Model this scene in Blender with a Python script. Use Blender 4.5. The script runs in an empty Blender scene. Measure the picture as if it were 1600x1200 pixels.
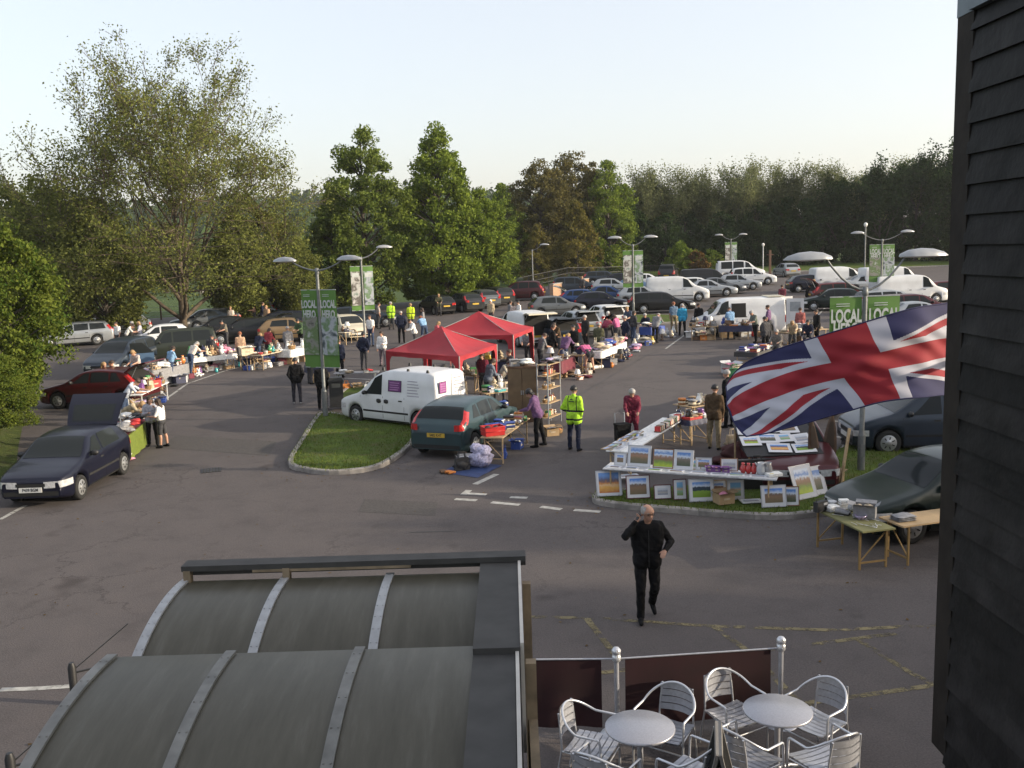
import bpy, bmesh, math, random
import numpy as np
from mathutils import Vector, Matrix, Euler
from math import sin, cos, pi, radians as R, sqrt, atan2

SC = bpy.context.scene
COL = SC.collection
random.seed(7)

# ------------------------------------------------------------------ camera, sky, sun, exposure
F_PX = 1450.0; PITCH = R(8.18); ROLL = R(1.75); CAM = Vector((0, 0, 5.5))
c_f = Vector((0, cos(PITCH), -sin(PITCH))); c_u0 = Vector((0, sin(PITCH), cos(PITCH))); c_r0 = Vector((1, 0, 0))
c_r = cos(ROLL)*c_r0 - sin(ROLL)*c_u0; c_u = cos(ROLL)*c_u0 + sin(ROLL)*c_r0
cd = bpy.data.cameras.new('camera'); cam = bpy.data.objects.new('camera', cd); COL.objects.link(cam)
cd.sensor_width = 36; cd.lens = 36*F_PX/1600; cd.clip_start = 0.1; cd.clip_end = 6000
cam.matrix_world = Matrix(((c_r.x, c_u.x, -c_f.x, CAM.x), (c_r.y, c_u.y, -c_f.y, CAM.y), (c_r.z, c_u.z, -c_f.z, CAM.z), (0, 0, 0, 1)))
SC.camera = cam
SUN_AZ = R(-10); SUN_EL = R(15)          # azimuth from +X towards +Y
sun_dir = Vector((cos(SUN_EL)*cos(SUN_AZ), cos(SUN_EL)*sin(SUN_AZ), sin(SUN_EL)))
W = bpy.data.worlds.new('World'); SC.world = W; W.use_nodes = True
nt = W.node_tree; bg = nt.nodes['Background']
sky = nt.nodes.new('ShaderNodeTexSky'); sky.sky_type = 'NISHITA'; sky.sun_disc = False
sky.sun_elevation = SUN_EL; sky.sun_rotation = pi/2 - SUN_AZ
sky.air_density = 1.0; sky.dust_density = 3.5; sky.ozone_density = 1.6; sky.altitude = 50
hz = nt.nodes.new('ShaderNodeMix'); hz.data_type = 'RGBA'; hz.inputs[0].default_value = .5; hz.inputs[7].default_value = (3.0, 2.84, 2.72, 1)   # milky high haze in the sky
nt.links.new(sky.outputs[0], hz.inputs[6]); nt.links.new(hz.outputs[2], bg.inputs[0]); bg.inputs[1].default_value = 0.15
sl = bpy.data.lights.new('sun', 'SUN'); sl.energy = 2.7; sl.angle = R(0.6); sl.color = (1.0, 0.86, 0.66)
so = bpy.data.objects.new('sun', sl); COL.objects.link(so); so.rotation_euler = sun_dir.to_track_quat('Z', 'Y').to_euler()
SC.view_settings.view_transform = 'Standard'; SC.view_settings.look = 'None'
SC.view_settings.exposure = 1.3; SC.view_settings.gamma = 1.0; SC.view_settings.use_curve_mapping = False
SC.cycles.max_bounces = 6; SC.cycles.diffuse_bounces = 3; SC.cycles.glossy_bounces = 3
SC.cycles.transmission_bounces = 4; SC.cycles.transparent_max_bounces = 8; SC.cycles.volume_bounces = 0
SC.cycles.caustics_reflective = False; SC.cycles.caustics_refractive = False

# ------------------------------------------------------------------ ground height and survey helpers
def gz(x, y):
    s = (y + 0.4*x - 28)/4
    return 0.096*(math.log1p(math.exp(s)) if s < 40 else s)
def P(px, py, h=0.0):
    """survey: where the line of sight through a pixel of the 1600x1200 photograph meets the ground (+h)"""
    d = c_f + (px-800)/F_PX*c_r + (600-py)/F_PX*c_u
    t = 5.0
    for i in range(160):
        q = CAM + d*t
        t += (q.z - gz(q.x, q.y) - h)/(abs(d.z)+0.03)
    q = CAM + d*t
    return Vector((q.x, q.y, gz(q.x, q.y)))
def at_depth(px, py, depth):
    return CAM + depth*(c_f + (px-800)/F_PX*c_r + (600-py)/F_PX*c_u)

# ------------------------------------------------------------------ tags
def tag(o, label=None, cat=None, group=None, kind=None):
    if label: o['label'] = label
    if cat: o['category'] = cat
    if group: o['group'] = group
    if kind: o['kind'] = kind
    return o
def empty(name, loc=(0, 0, 0), rz=0.0, label=None, cat=None, group=None):
    o = bpy.data.objects.new(name, None); COL.objects.link(o); o.empty_display_size = 0.2
    o.location = loc; o.rotation_euler = (0, 0, rz)
    return tag(o, label, cat, group)
def copy_tree(o, parent=None):
    c = o.copy(); COL.objects.link(c)
    if parent is not None: c.parent = parent
    for k in ('label', 'category', 'group'):
        if parent is None and k in c: del c[k]
    for ch in list(o.children): copy_tree(ch, c)
    return c

# ------------------------------------------------------------------ materials
MATS = {}
def lin(c):
    return tuple(((v/255)/12.92 if v/255 <= .04045 else ((v/255+.055)/1.055)**2.4) for v in c)
def mat(name, col, rough=.6, metal=0.0, var=.12, scale=6.0, bump=0.0, coat=0.0, spec=.5, trans=0.0, detail=4, sheen=0):
    if name in MATS: return MATS[name]
    m = bpy.data.materials.new(name); m.use_nodes = True; MATS[name] = m
    n = m.node_tree.nodes; l = m.node_tree.links; b = n['Principled BSDF']
    b.inputs['Roughness'].default_value = rough; b.inputs['Metallic'].default_value = metal
    b.inputs['Specular IOR Level'].default_value = spec; b.inputs['Coat Weight'].default_value = coat
    b.inputs['Coat Roughness'].default_value = .08
    tc = n.new('ShaderNodeTexCoord'); no = n.new('ShaderNodeTexNoise')
    no.inputs['Scale'].default_value = scale; no.inputs['Detail'].default_value = detail
    l.new(tc.outputs['Object'], no.inputs['Vector'])
    mx = n.new('ShaderNodeMix'); mx.data_type = 'RGBA'
    a = tuple(max(0, v*(1-var)) for v in col); c = tuple(min(1, v*(1+var)) for v in col)
    mx.inputs[6].default_value = (*a, 1); mx.inputs[7].default_value = (*c, 1)
    rp = n.new('ShaderNodeMapRange'); rp.inputs[1].default_value = .3; rp.inputs[2].default_value = .7
    l.new(no.outputs[0], rp.inputs[0]); l.new(rp.outputs[0], mx.inputs[0]); l.new(mx.outputs[2], b.inputs['Base Color'])
    if bump:
        bp = n.new('ShaderNodeBump'); bp.inputs['Strength'].default_value = bump; bp.inputs['Distance'].default_value = .02
        l.new(no.outputs[0], bp.inputs['Height']); l.new(bp.outputs[0], b.inputs['Normal'])
    return m
def ramp_node(n, pts):
    r = n.new('ShaderNodeValToRGB'); e = r.color_ramp.elements
    while len(e) < len(pts): e.new(.5)
    for i, (p, c) in enumerate(pts): e[i].position = p; e[i].color = (*c, 1)
    return r
def leaf_mat(name, dark, light, scale=.55, trans=.35):
    if name in MATS: return MATS[name]
    m = bpy.data.materials.new(name); m.use_nodes = True; MATS[name] = m
    n = m.node_tree.nodes; l = m.node_tree.links; n.remove(n['Principled BSDF']); out = n['Material Output']
    tc = n.new('ShaderNodeTexCoord'); no = n.new('ShaderNodeTexNoise'); no.inputs['Scale'].default_value = scale; no.inputs['Detail'].default_value = 5
    no.inputs['Roughness'].default_value = .7
    l.new(tc.outputs['Object'], no.inputs['Vector'])
    geo = n.new('ShaderNodeNewGeometry')
    ad = n.new('ShaderNodeMath'); ad.operation = 'MULTIPLY_ADD'; ad.inputs[1].default_value = .35; l.new(geo.outputs['Random Per Island'], ad.inputs[0]); l.new(no.outputs[0], ad.inputs[2])
    r = ramp_node(n, [(.42, dark), (.9, light)]); l.new(ad.outputs[0], r.inputs[0])
    d = n.new('ShaderNodeBsdfDiffuse'); t = n.new('ShaderNodeBsdfTranslucent'); mx = n.new('ShaderNodeMixShader'); mx.inputs[0].default_value = trans
    l.new(r.outputs[0], d.inputs[0]); l.new(r.outputs[0], t.inputs[0]); l.new(d.outputs[0], mx.inputs[1]); l.new(t.outputs[0], mx.inputs[2])
    l.new(mx.outputs[0], out.inputs[0])
    return m

# ------------------------------------------------------------------ mesh builder
class MB:
    def __init__(s): s.v = []; s.f = []; s.m = []; s.s = []
    def add(s, vs, fs, m=0, smooth=False):
        o = len(s.v); s.v.extend([tuple(q) for q in vs])
        for f in fs: s.f.append([i+o for i in f]); s.m.append(m); s.s.append(smooth)
        return s
    def box(s, c, size, rz=0.0, m=0, rot=None, taper=1.0):
        hx, hy, hz = size[0]/2, size[1]/2, size[2]/2
        M_ = (rot if rot is not None else Matrix.Rotation(rz, 3, 'Z')); c = Vector(c)
        vs = []
        for z in (-hz, hz):
            k = taper if z > 0 else 1
            for x, y in ((-hx*k, -hy*k), (hx*k, -hy*k), (hx*k, hy*k), (-hx*k, hy*k)): vs.append(c + M_ @ Vector((x, y, z)))
        return s.add(vs, [(3, 2, 1, 0), (4, 5, 6, 7), (0, 1, 5, 4), (1, 2, 6, 5), (2, 3, 7, 6), (3, 0, 4, 7)], m)
    def bar(s, a, b, w, h=None, m=0, up=(0, 0, 1)):
        a = Vector(a); b = Vector(b); h = h or w; d = (b-a).normalized(); u = Vector(up)
        if abs(d.dot(u)) > .95: u = Vector((1, 0, 0))
        sd = d.cross(u).normalized(); uu = sd.cross(d).normalized(); vs = []
        for q in (a, b):
            for i, j in ((-1, -1), (1, -1), (1, 1), (-1, 1)): vs.append(q + sd*(i*w/2) + uu*(j*h/2))
        return s.add(vs, [(0, 1, 2, 3), (7, 6, 5, 4), (0, 4, 5, 1), (1, 5, 6, 2), (2, 6, 7, 3), (3, 7, 4, 0)], m)
    def tube(s, path, r, n=8, m=0, caps=True, closed=False):
        path = [Vector(p) for p in path]; k = len(path); rs = r if isinstance(r, (list, tuple)) else [r]*k
        vs = []; prev = None
        for i, p in enumerate(path):
            d = ((path[(i+1) % k] - path[i-1]) if closed else (path[min(i+1, k-1)] - path[max(i-1, 0)])).normalized()
            if prev is None:
                u = Vector((0, 0, 1)) if abs(d.z) < .9 else Vector((1, 0, 0))
            else: u = prev
            sd = d.cross(u).normalized(); u = sd.cross(d).normalized(); prev = u
            for j in range(n): a = 2*pi*j/n; vs.append(p + (sd*cos(a) + u*sin(a))*rs[i])
        fs = []
        for i in range(k if closed else k-1):
            i2 = (i+1) % k
            for j in range(n): j2 = (j+1) % n; fs.append((i*n+j, i*n+j2, i2*n+j2, i2*n+j))
        s.add(vs, fs, m, True)
        if caps and not closed: s.add(vs[:n], [tuple(range(n-1, -1, -1))], m); s.add(vs[-n:], [tuple(range(n))], m)
        return s
    def lathe(s, prof, c=(0, 0, 0), n=16, m=0, axis='Z', sx=1, sy=1):
        vs = []; c = Vector(c)
        for r_, z in prof:
            for j in range(n):
                a = 2*pi*j/n; q = Vector((r_*cos(a)*sx, r_*sin(a)*sy, z))
                if axis == 'Y': q = Vector((q.x, q.z, q.y))
                if axis == 'X': q = Vector((q.z, q.x, q.y))
                vs.append(c+q)
        fs = [(i*n+j, i*n+(j+1) % n, (i+1)*n+(j+1) % n, (i+1)*n+j) for i in range(len(prof)-1) for j in range(n)]
        if axis == 'Y': fs = [f[::-1] for f in fs]
        s.add(vs, fs, m, True)
        return s
    def grid(s, fn, nu, nv, m=0, smooth=True, flip=False):
        vs = [fn(i/nu, j/nv) for i in range(nu+1) for j in range(nv+1)]; w = nv+1
        fs = [(i*w+j, (i+1)*w+j, (i+1)*w+j+1, i*w+j+1) for i in range(nu) for j in range(nv)]
        if flip: fs = [f[::-1] for f in fs]
        return s.add(vs, fs, m, smooth)
    def ell(s, c, r, n=12, k=8, m=0, rot=None):
        c = Vector(c); vs = []
        for i in range(k+1):
            t = pi*i/k
            for j in range(n):
                a = 2*pi*j/n; q = Vector((r[0]*sin(t)*cos(a), r[1]*sin(t)*sin(a), -r[2]*cos(t)))
                vs.append(c + (rot @ q if rot is not None else q))
        return s.add(vs, [(i*n+j, i*n+(j+1) % n, (i+1)*n+(j+1) % n, (i+1)*n+j) for i in range(k) for j in range(n)], m, True)
    def prism(s, poly, z0, z1, m=0, zf=None, smooth=False):
        """vertical prism over a CCW xy polygon"""
        n = len(poly); zf = zf or (lambda x, y: 0)
        vs = [(x, y, z0+zf(x, y)) for x, y in poly] + [(x, y, z1+zf(x, y)) for x, y in poly]
        s.add(vs, [tuple(range(n-1, -1, -1)), tuple(range(n, 2*n))], m)
        return s.add(vs, [(i, (i+1) % n, n+(i+1) % n, n+i) for i in range(n)], m, smooth)
    def build(s, name, mats, parent=None, loc=None, rz=0.0, label=None, cat=None, group=None, kind=None):
        me = bpy.data.meshes.new(name); me.from_pydata(s.v, [], s.f); 
        if not isinstance(mats, (list, tuple)): mats = [mats]
        for q in mats: me.materials.append(q)
        me.polygons.foreach_set('material_index', s.m); me.polygons.foreach_set('use_smooth', s.s); me.update()
        o = bpy.data.objects.new(name, me); COL.objects.link(o)
        if parent is not None: o.parent = parent
        if loc is not None: o.location = loc
        o.rotation_euler = (0, 0, rz)
        return tag(o, label, cat, group, kind)
def merge(me, d=.0005):
    b = bmesh.new(); b.from_mesh(me); bmesh.ops.remove_doubles(b, verts=b.verts, dist=d); b.to_mesh(me); b.free()
def recolour(o, i, m):
    sl_ = o.material_slots[i]; sl_.link = 'OBJECT'; sl_.material = m
def text_mesh(txt, size, name, m, parent=None, sx=1.0, extrude=.001, bold=0.0):
    cu = bpy.data.curves.new('lettering', 'FONT'); cu.body = txt; cu.size = size; cu.align_x = 'CENTER'; cu.align_y = 'CENTER'
    cu.extrude = extrude; cu.offset = bold; cu.resolution_u = 3
    t = bpy.data.objects.new('lettering', cu); COL.objects.link(t)
    me = bpy.data.meshes.new_from_object(t.evaluated_get(bpy.context.evaluated_depsgraph_get()))
    bpy.data.objects.remove(t); bpy.data.curves.remove(cu)
    for v in me.vertices: v.co.x *= sx
    me.materials.clear(); me.materials.append(m)
    o = bpy.data.objects.new(name, me); COL.objects.link(o)
    if parent is not None: o.parent = parent
    return o

BLACK = mat('black_plastic', (.015, .015, .016), .5)
STEEL = mat('galvanised_steel', (.42, .44, .46), .45, .6, .15, 12)
WHITE = mat('white_paint', (.75, .75, .74), .5)
WOOD = mat('pale_wood', (.42, .30, .17), .65, 0, .3, 9)
DWOOD = mat('brown_wood', (.13, .07, .04), .6, 0, .3, 9)
CARD = mat('cardboard', (.36, .25, .14), .85, 0, .15, 5)
# ================================================================== SETTING
def asphalt_mat():
    m = bpy.data.materials.new('asphalt'); m.use_nodes = True; n = m.node_tree.nodes; l = m.node_tree.links; b = n['Principled BSDF']
    tc = n.new('ShaderNodeTexCoord')
    def noise(sc, det=4, ro=.6):
        q = n.new('ShaderNodeTexNoise'); q.inputs['Scale'].default_value = sc; q.inputs['Detail'].default_value = det; q.inputs['Roughness'].default_value = ro
        l.new(tc.outputs['Object'], q.inputs['Vector']); return q
    big = noise(.16, 5, .65); mid = noise(1.3, 6, .7); fine = noise(45, 3)
    r1 = ramp_node(n, [(.3, (.088, .077, .075)), (.7, (.106, .093, .090))]); l.new(big.outputs[0], r1.inputs[0])
    r2 = ramp_node(n, [(.28, (.76, .76, .76)), (.5, (1, 1, 1)), (.75, (1.1, 1.08, 1.06))]); l.new(mid.outputs[0], r2.inputs[0])
    r3 = ramp_node(n, [(.3, (.72, .72, .72)), (.7, (1.22, 1.22, 1.22))]); l.new(fine.outputs[0], r3.inputs[0])
    m1 = n.new('ShaderNodeMix'); m1.data_type = 'RGBA'; m1.blend_type = 'MULTIPLY'; m1.inputs[0].default_value = .8
    l.new(r1.outputs[0], m1.inputs[6]); l.new(r2.outputs[0], m1.inputs[7])
    m2 = n.new('ShaderNodeMix'); m2.data_type = 'RGBA'; m2.blend_type = 'MULTIPLY'; m2.inputs[0].default_value = 1
    l.new(m1.outputs[2], m2.inputs[6]); l.new(r3.outputs[0], m2.inputs[7])
    # oil stains: sparse dark blots
    wv = n.new('ShaderNodeTexVoronoi'); wv.feature = 'DISTANCE_TO_EDGE'; wv.inputs['Scale'].default_value = .33; mpx = n.new('ShaderNodeVectorMath'); mpx.operation = 'MULTIPLY_ADD'; mpx.inputs[1].default_value = (1.6, 1.6, 1.6); l.new(mid.outputs[1], mpx.inputs[0]); l.new(tc.outputs['Object'], mpx.inputs[2]); l.new(mpx.outputs[0], wv.inputs['Vector'])
    cr = ramp_node(n, [(.0, (.55, .55, .55)), (.006, (.72, .72, .72)), (.012, (1, 1, 1))]); l.new(wv.outputs[0], cr.inputs[0]); mc = n.new('ShaderNodeMix'); mc.data_type = 'RGBA'; mc.blend_type = 'MULTIPLY'; l.new(m2.outputs[2], mc.inputs[6]); l.new(cr.outputs[0], mc.inputs[7])
    cm_ = n.new('ShaderNodeMapRange'); cm_.inputs[1].default_value = .48; cm_.inputs[2].default_value = .6; l.new(big.outputs[0], cm_.inputs[0]); l.new(cm_.outputs[0], mc.inputs[0])
    st = noise(.55, 3, .5); sr = ramp_node(n, [(.66, (1, 1, 1)), (.74, (.5, .48, .47))]); l.new(st.outputs[0], sr.inputs[0])
    m3 = n.new('ShaderNodeMix'); m3.data_type = 'RGBA'; m3.blend_type = 'MULTIPLY'; m3.inputs[0].default_value = .8
    l.new(mc.outputs[2], m3.inputs[6]); l.new(sr.outputs[0], m3.inputs[7]); l.new(m3.outputs[2], b.inputs['Base Color'])
    b.inputs['Roughness'].default_value = .88; b.inputs['Specular IOR Level'].default_value = .25
    bp = n.new('ShaderNodeBump'); bp.inputs['Strength'].default_value = .5; bp.inputs['Distance'].default_value = .01
    l.new(fine.outputs[0], bp.inputs['Height']); l.new(bp.outputs[0], b.inputs['Normal'])
    return m
def grass_mat(name, a, b_, c):
    m = bpy.data.materials.new(name); m.use_nodes = True; n = m.node_tree.nodes; l = m.node_tree.links; b = n['Principled BSDF']
    tc = n.new('ShaderNodeTexCoord'); q = n.new('ShaderNodeTexNoise'); q.inputs['Scale'].default_value = 1.6; q.inputs['Detail'].default_value = 8; q.inputs['Roughness'].default_value = .75
    l.new(tc.outputs['Object'], q.inputs['Vector']); r = ramp_node(n, [(.3, a), (.5, b_), (.72, c)]); l.new(q.outputs[0], r.inputs[0]); l.new(r.outputs[0], b.inputs['Base Color'])
    b.inputs['Roughness'].default_value = .9; b.inputs['Specular IOR Level'].default_value = .1
    q2 = n.new('ShaderNodeTexNoise'); q2.inputs['Scale'].default_value = 30; l.new(tc.outputs['Object'], q2.inputs['Vector'])
    bp = n.new('ShaderNodeBump'); bp.inputs['Strength'].default_value = .9; bp.inputs['Distance'].default_value = .05; l.new(q2.outputs[0], bp.inputs['Height']); l.new(bp.outputs[0], b.inputs['Normal'])
    return m
ASPH = asphalt_mat()
GRASS = grass_mat('grass', (.12, .10, .055), (.072, .11, .024), (.13, .17, .036))
FIELD = grass_mat('field_grass', (.05, .075, .025), (.07, .105, .035), (.095, .12, .045))
KERB = mat('kerb_stone', (.27, .25, .23), .85, 0, .22, 7, .2)
KERB2 = mat('kerb_stone_grey', (.21, .195, .18), .9, 0, .25, 5, .3)
BRICK = mat('orange_brick', (.33, .20, .12), .85, 0, .25, 14, .3)

# terrain: one sheet to the horizon (dense near, coarse far)
def terr(x, y):
    z = gz(min(x, 60), min(y, 112)) - .14
    if y > 112 and x > -20: z += 0.0
    # falling field to the left behind the tree, then rising wooded hills
    if y > 70: z -= .012*(min(y, 150)-70)*max(0, min(1, (-x-5)/25))
    d = max(0, y-170); z += 60*(1-math.exp(-(d/330)**2))*(0.8+.35*sin(x*.006+1.2)+.15*sin(x*.017))*max(.15, min(1, (60-x)/260+.45))
    return z
def axis_pts(lo, hi, near0, near1, step):
    a = list(np.arange(near0, near1+.1, step)); s = step; q = near1
    while q < hi: s *= 1.35; q += s; a.append(min(q, hi))
    s = step; q = near0; pre = []
    while q > lo: s *= 1.35; q -= s; pre.append(max(q, lo))
    return [float(v) for v in pre[::-1]+a]
def sheet(name, xs_of, ys, zf, m, **k):
    b = MB(); rows = [[(x, y, zf(x, y)) for x in xs_of(y)] for y in ys]; w = len(rows[0])
    vs = [p for r_ in rows for p in r_]
    b.add(vs, [(i*w+j, i*w+j+1, (i+1)*w+j+1, (i+1)*w+j) for i in range(len(rows)-1) for j in range(w-1)], 0, True)
    return b.build(name, m, **k)
txs = axis_pts(-2500, 2500, -60, 100, 4); tys = axis_pts(-300, 3500, -20, 180, 4)
sheet('ground', lambda y: txs, tys, terr, FIELD, kind='structure')
def xl(y):
    t = [(-14, -15), (18, -13.4), (22, -12.6), (28, -15.2), (35, -19), (45, -31), (60, -46), (75, -34), (86, 0), (98, 4), (112, 10)]
    for (y0, x0), (y1, x1) in zip(t, t[1:]):
        if y0 <= y <= y1: return x0+(x1-x0)*(y-y0)/(y1-y0)
    return t[0][1] if y < t[0][0] else t[-1][1]
sheet('car_park', lambda y: [xl(y)+(95-xl(y))*i/60 for i in range(61)], [-14+1.5*i for i in range(83)], lambda x, y: gz(x, y), ASPH, kind='structure')

def smooth_poly(pts, k=4):
    """closed Catmull-Rom"""
    n = len(pts); out = []
    for i in range(n):
        p0, p1, p2, p3 = [Vector(pts[(i+j-1) % n][:2]) for j in range(4)]
        for t in range(k):
            t /= k; out.append(.5*((2*p1)+(p2-p0)*t+(2*p0-5*p1+4*p2-p3)*t*t+(3*p1-p0-3*p2+p3)*t**3))
    return out
def island(name, px, k=4, pts=None):
    base = pts or [P(*q) for q in px]
    poly = smooth_poly(base, k) if k > 1 else [Vector(q[:2]) for q in base]
    a = sum(poly[i].x*poly[(i+1) % len(poly)].y-poly[(i+1) % len(poly)].x*poly[i].y for i in range(len(poly)))
    if a < 0: poly = poly[::-1]
    n = len(poly); cen = sum(poly, Vector((0, 0)))/n
    def inset(d):
        o = []
        for i in range(n):
            t = (poly[(i+1) % n]-poly[i-1]).normalized(); nrm = Vector((-t.y, t.x)); o.append(poly[i]+nrm*d)
        return o
    i1 = inset(.14); b = MB()
    ring = lambda pl, z: [(q.x, q.y, gz(q.x, q.y)+z) for q in pl]
    vs = ring(poly, -.05)+ring(poly, .10)+ring(inset(.02), .12)+ring(i1, .12)+ring(i1, .0); m_ = n
    fs = [(r_*m_+i, r_*m_+(i+1) % m_, (r_+1)*m_+(i+1) % m_, (r_+1)*m_+i) for r_ in range(4) for i in range(m_)]
    b.add(vs, fs, 0, False); b.m = [(i//2) % 2 if i % 2 or k else (i//2) % 2 for k in range(4) for i in range(m_)]
    b.build('kerb', [KERB, KERB2], kind='structure')
    g = MB(); i2 = inset(.145); rings = [ring(i2, .10)]
    for s_ in (.75, .5, .25): rings.append([(cen.x+(q.x-cen.x)*s_, cen.y+(q.y-cen.y)*s_, gz(cen.x+(q.x-cen.x)*s_, cen.y+(q.y-cen.y)*s_)+.125) for q in i2])
    vs = [p for r_ in rings for p in r_]+[(cen.x, cen.y, gz(cen.x, cen.y)+.13)]
    fs = [(r_*n+i, r_*n+(i+1) % n, (r_+1)*n+(i+1) % n, (r_+1)*n+i) for r_ in range(3) for i in range(n)]+[(3*n+i, 3*n+(i+1) % n, 4*n) for i in range(n)]
    g.add(vs, fs, 0, True); g.build('grass_verge', GRASS, kind='structure')
    return poly
def tufts(poly, num, m, z=.1, hmin=.03, hmax=.09, name='grass_blades'):
    xs = [q.x for q in poly]; ys = [q.y for q in poly]; b = MB(); c = 0
    def inside(x, y):
        r_ = False; j = len(poly)-1
        for i in range(len(poly)):
            if (poly[i].y > y) != (poly[j].y > y) and x < (poly[j].x-poly[i].x)*(y-poly[i].y)/(poly[j].y-poly[i].y)+poly[i].x: r_ = not r_
            j = i
        return r_
    while c < num:
        x = random.uniform(min(xs), max(xs)); y = random.uniform(min(ys), max(ys))
        if not inside(x, y): continue
        c += 1; a = random.uniform(0, pi); h = random.uniform(hmin, hmax); w = .012; z0 = gz(x, y)+z
        dx, dy = cos(a)*w, sin(a)*w; lx, ly = random.uniform(-.03, .03), random.uniform(-.03, .03)
        b.add([(x-dx, y-dy, z0), (x+dx, y+dy, z0), (x+lx, y+ly, z0+h)], [(0, 1, 2)], 0)
    b.build(name, m, kind='stuff')
BLADE = leaf_mat('grass_blade', (.05, .085, .018), (.16, .19, .045), 1.2, .25)
isl_l = island('island', [(450, 726), (470, 690), (492, 656), (508, 648), (560, 654), (636, 660), (650, 690), (600, 730), (530, 742), (475, 738)])
tufts([q*1.0 for q in isl_l], 9000, BLADE, .1)
isl_r = island('island', [(926, 785), (950, 772), (1100, 768), (1270, 764), (1300, 720), (1330, 694), (1390, 692), (1430, 705), (1420, 780), (1275, 808), (1180, 812), (1050, 802), (960, 794)], 3)
tufts(isl_r, 9000, BLADE, .1)
island('island', [(990, 494), (1060, 494), (1068, 502), (1050, 506), (990, 507), (975, 500)], 2)
island('island', [(525, 632), (540, 610), (590, 604), (640, 606), (640, 618), (560, 640)], 2)
# far verge under the belt of trees, and the verge left of the bays
island('verge', None, 1, [Vector((8, 106)), Vector((60, 104)), Vector((95, 90)), Vector((110, 100)), Vector((100, 125)), Vector((8, 124))])

# grassy bank and earth on the left
def bank():
    EARTH = grass_mat('bank_grass', (.07, .06, .035), (.055, .075, .022), (.11, .12, .04))
    b = MB(); pts = [(14, -13.6), (18, -13.4), (21, -12.6), (24, -13.2), (28, -15.2), (33, -17.6), (38, -20.5), (44, -25)]
    def fn(u, v):
        t = u*(len(pts)-1); i = min(int(t), len(pts)-2); f = t-i
        y = pts[i][0]*(1-f)+pts[i+1][0]*f; x = pts[i][1]*(1-f)+pts[i+1][1]*f
        d = v*14; z = gz(x, y)+.02+1.9*(1-math.exp(-(d/2.6)**1.6))+.12*sin(x*2.1+y*1.3+d*1.7)*min(1, d)
        return (x-d*.95, y-d*.25, z)
    b.grid(fn, 60, 40, flip=True); b.build('grass_bank', EARTH, kind='structure')
bank()

# painted lines
PAINT = mat('worn_white_paint', (.36, .35, .32), .75, 0, .3, 9)
YEL = mat('worn_yellow_paint', (.17, .14, .07), .8, 0, .35, 4)
def worn(base, name, thr):
    m = base.copy(); m.name = name; n = m.node_tree.nodes; l = m.node_tree.links; out = n['Material Output']; b = n['Principled BSDF']
    tc = n.new('ShaderNodeTexCoord'); q = n.new('ShaderNodeTexNoise'); q.inputs['Scale'].default_value = 3.2; q.inputs['Detail'].default_value = 9; q.inputs['Roughness'].default_value = .75; l.new(tc.outputs['Object'], q.inputs['Vector'])
    r = n.new('ShaderNodeMapRange'); r.inputs[1].default_value = thr-.06; r.inputs[2].default_value = thr+.06; l.new(q.outputs[0], r.inputs[0])
    t = n.new('ShaderNodeBsdfTransparent'); mx = n.new('ShaderNodeMixShader'); l.new(r.outputs[0], mx.inputs[0]); l.new(t.outputs[0], mx.inputs[1]); l.new(b.outputs[0], mx.inputs[2]); l.new(mx.outputs[0], out.inputs[0]); return m
PAINTW = worn(PAINT, 'flaking_white_paint', .42); YELW = worn(YEL, 'flaking_yellow_paint', .50)
def stripe(b, p, q, w, m=0, z=.005):
    p = Vector(p[:2]); q = Vector(q[:2]); d = (q-p); L = d.length; d.normalize(); s = Vector((-d.y, d.x))*w/2; n = max(1, int(L/1.5))
    vs = []
    for i in range(n+1):
        c = p+d*L*i/n
        for e in (c+s, c-s): vs.append((e.x, e.y, gz(e.x, e.y)+z))
    b.add(vs, [(2*i+1, 2*i+3, 2*i+2, 2*i) for i in range(n)], m)
def line_px(b, pts, w, **k):
    ps = [P(*q) for q in pts]
    for a, c in zip(ps, ps[1:]): stripe(b, a, c, w, **k)
b = MB()
for a, c in [((742, 757), (776, 741)), ((724, 773), (733, 766)), ((726, 771), (760, 773)), ((711, 780), (745, 782)), ((768, 785), (812, 789)), ((797, 777), (824, 778)), ((845, 792), (877, 796)), ((897, 797), (938, 800))]:
    line_px(b, [a, c], .16)
b.build('give_way_markings', PAINT, kind='structure')
b = MB()
for pts in [[(0, 812), (40, 790)], [(250, 630), (292, 600), (350, 580), (405, 566), (450, 558)], [(0, 1078), (60, 1076), (118, 1072)],
            [(1292, 682), (1330, 684)], [(1300, 658), (1335, 660)], [(1290, 636), (1330, 638)], [(1262, 510), (1290, 480)], [(520, 590), (600, 594)], [(1040, 545), (1072, 522)],
            [(520, 606), (560, 606), (600, 600)]]:
    line_px(b, pts, .11)
b.build('bay_lines', PAINTW, kind='structure')
b = MB()
for pts in [[(820, 964), (930, 966), (1100, 978), (1300, 985), (1480, 976)], [(916, 966), (968, 1032)], [(1116, 980), (1175, 1022), (1240, 1090), (1290, 1120)], [(870, 1060), (1000, 1044), (1170, 1020), (1400, 990)],
            [(1338, 998), (1420, 1050), (1470, 1075)], [(1480, 1068), (1340, 1088), (1180, 1110), (1000, 1130)]]:
    line_px(b, pts, .1)
b.build('hatched_yellow_lines', YELW, kind='structure')
# repaired trench lines in the asphalt
PATCH = mat('tar_seam', (.045, .042, .04), .7, 0, .3, 5)
b = MB()
for pts in [[(860, 640), (900, 620), (960, 585), (1010, 555), (1090, 525)], [(250, 640), (400, 615), (470, 598)], [(640, 832), (710, 830)], [(150, 765), (190, 752)], [(940, 598), (1010, 590)]]:
    line_px(b, pts, .05)
b.build('tar_seams', PATCH, kind='structure')

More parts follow.
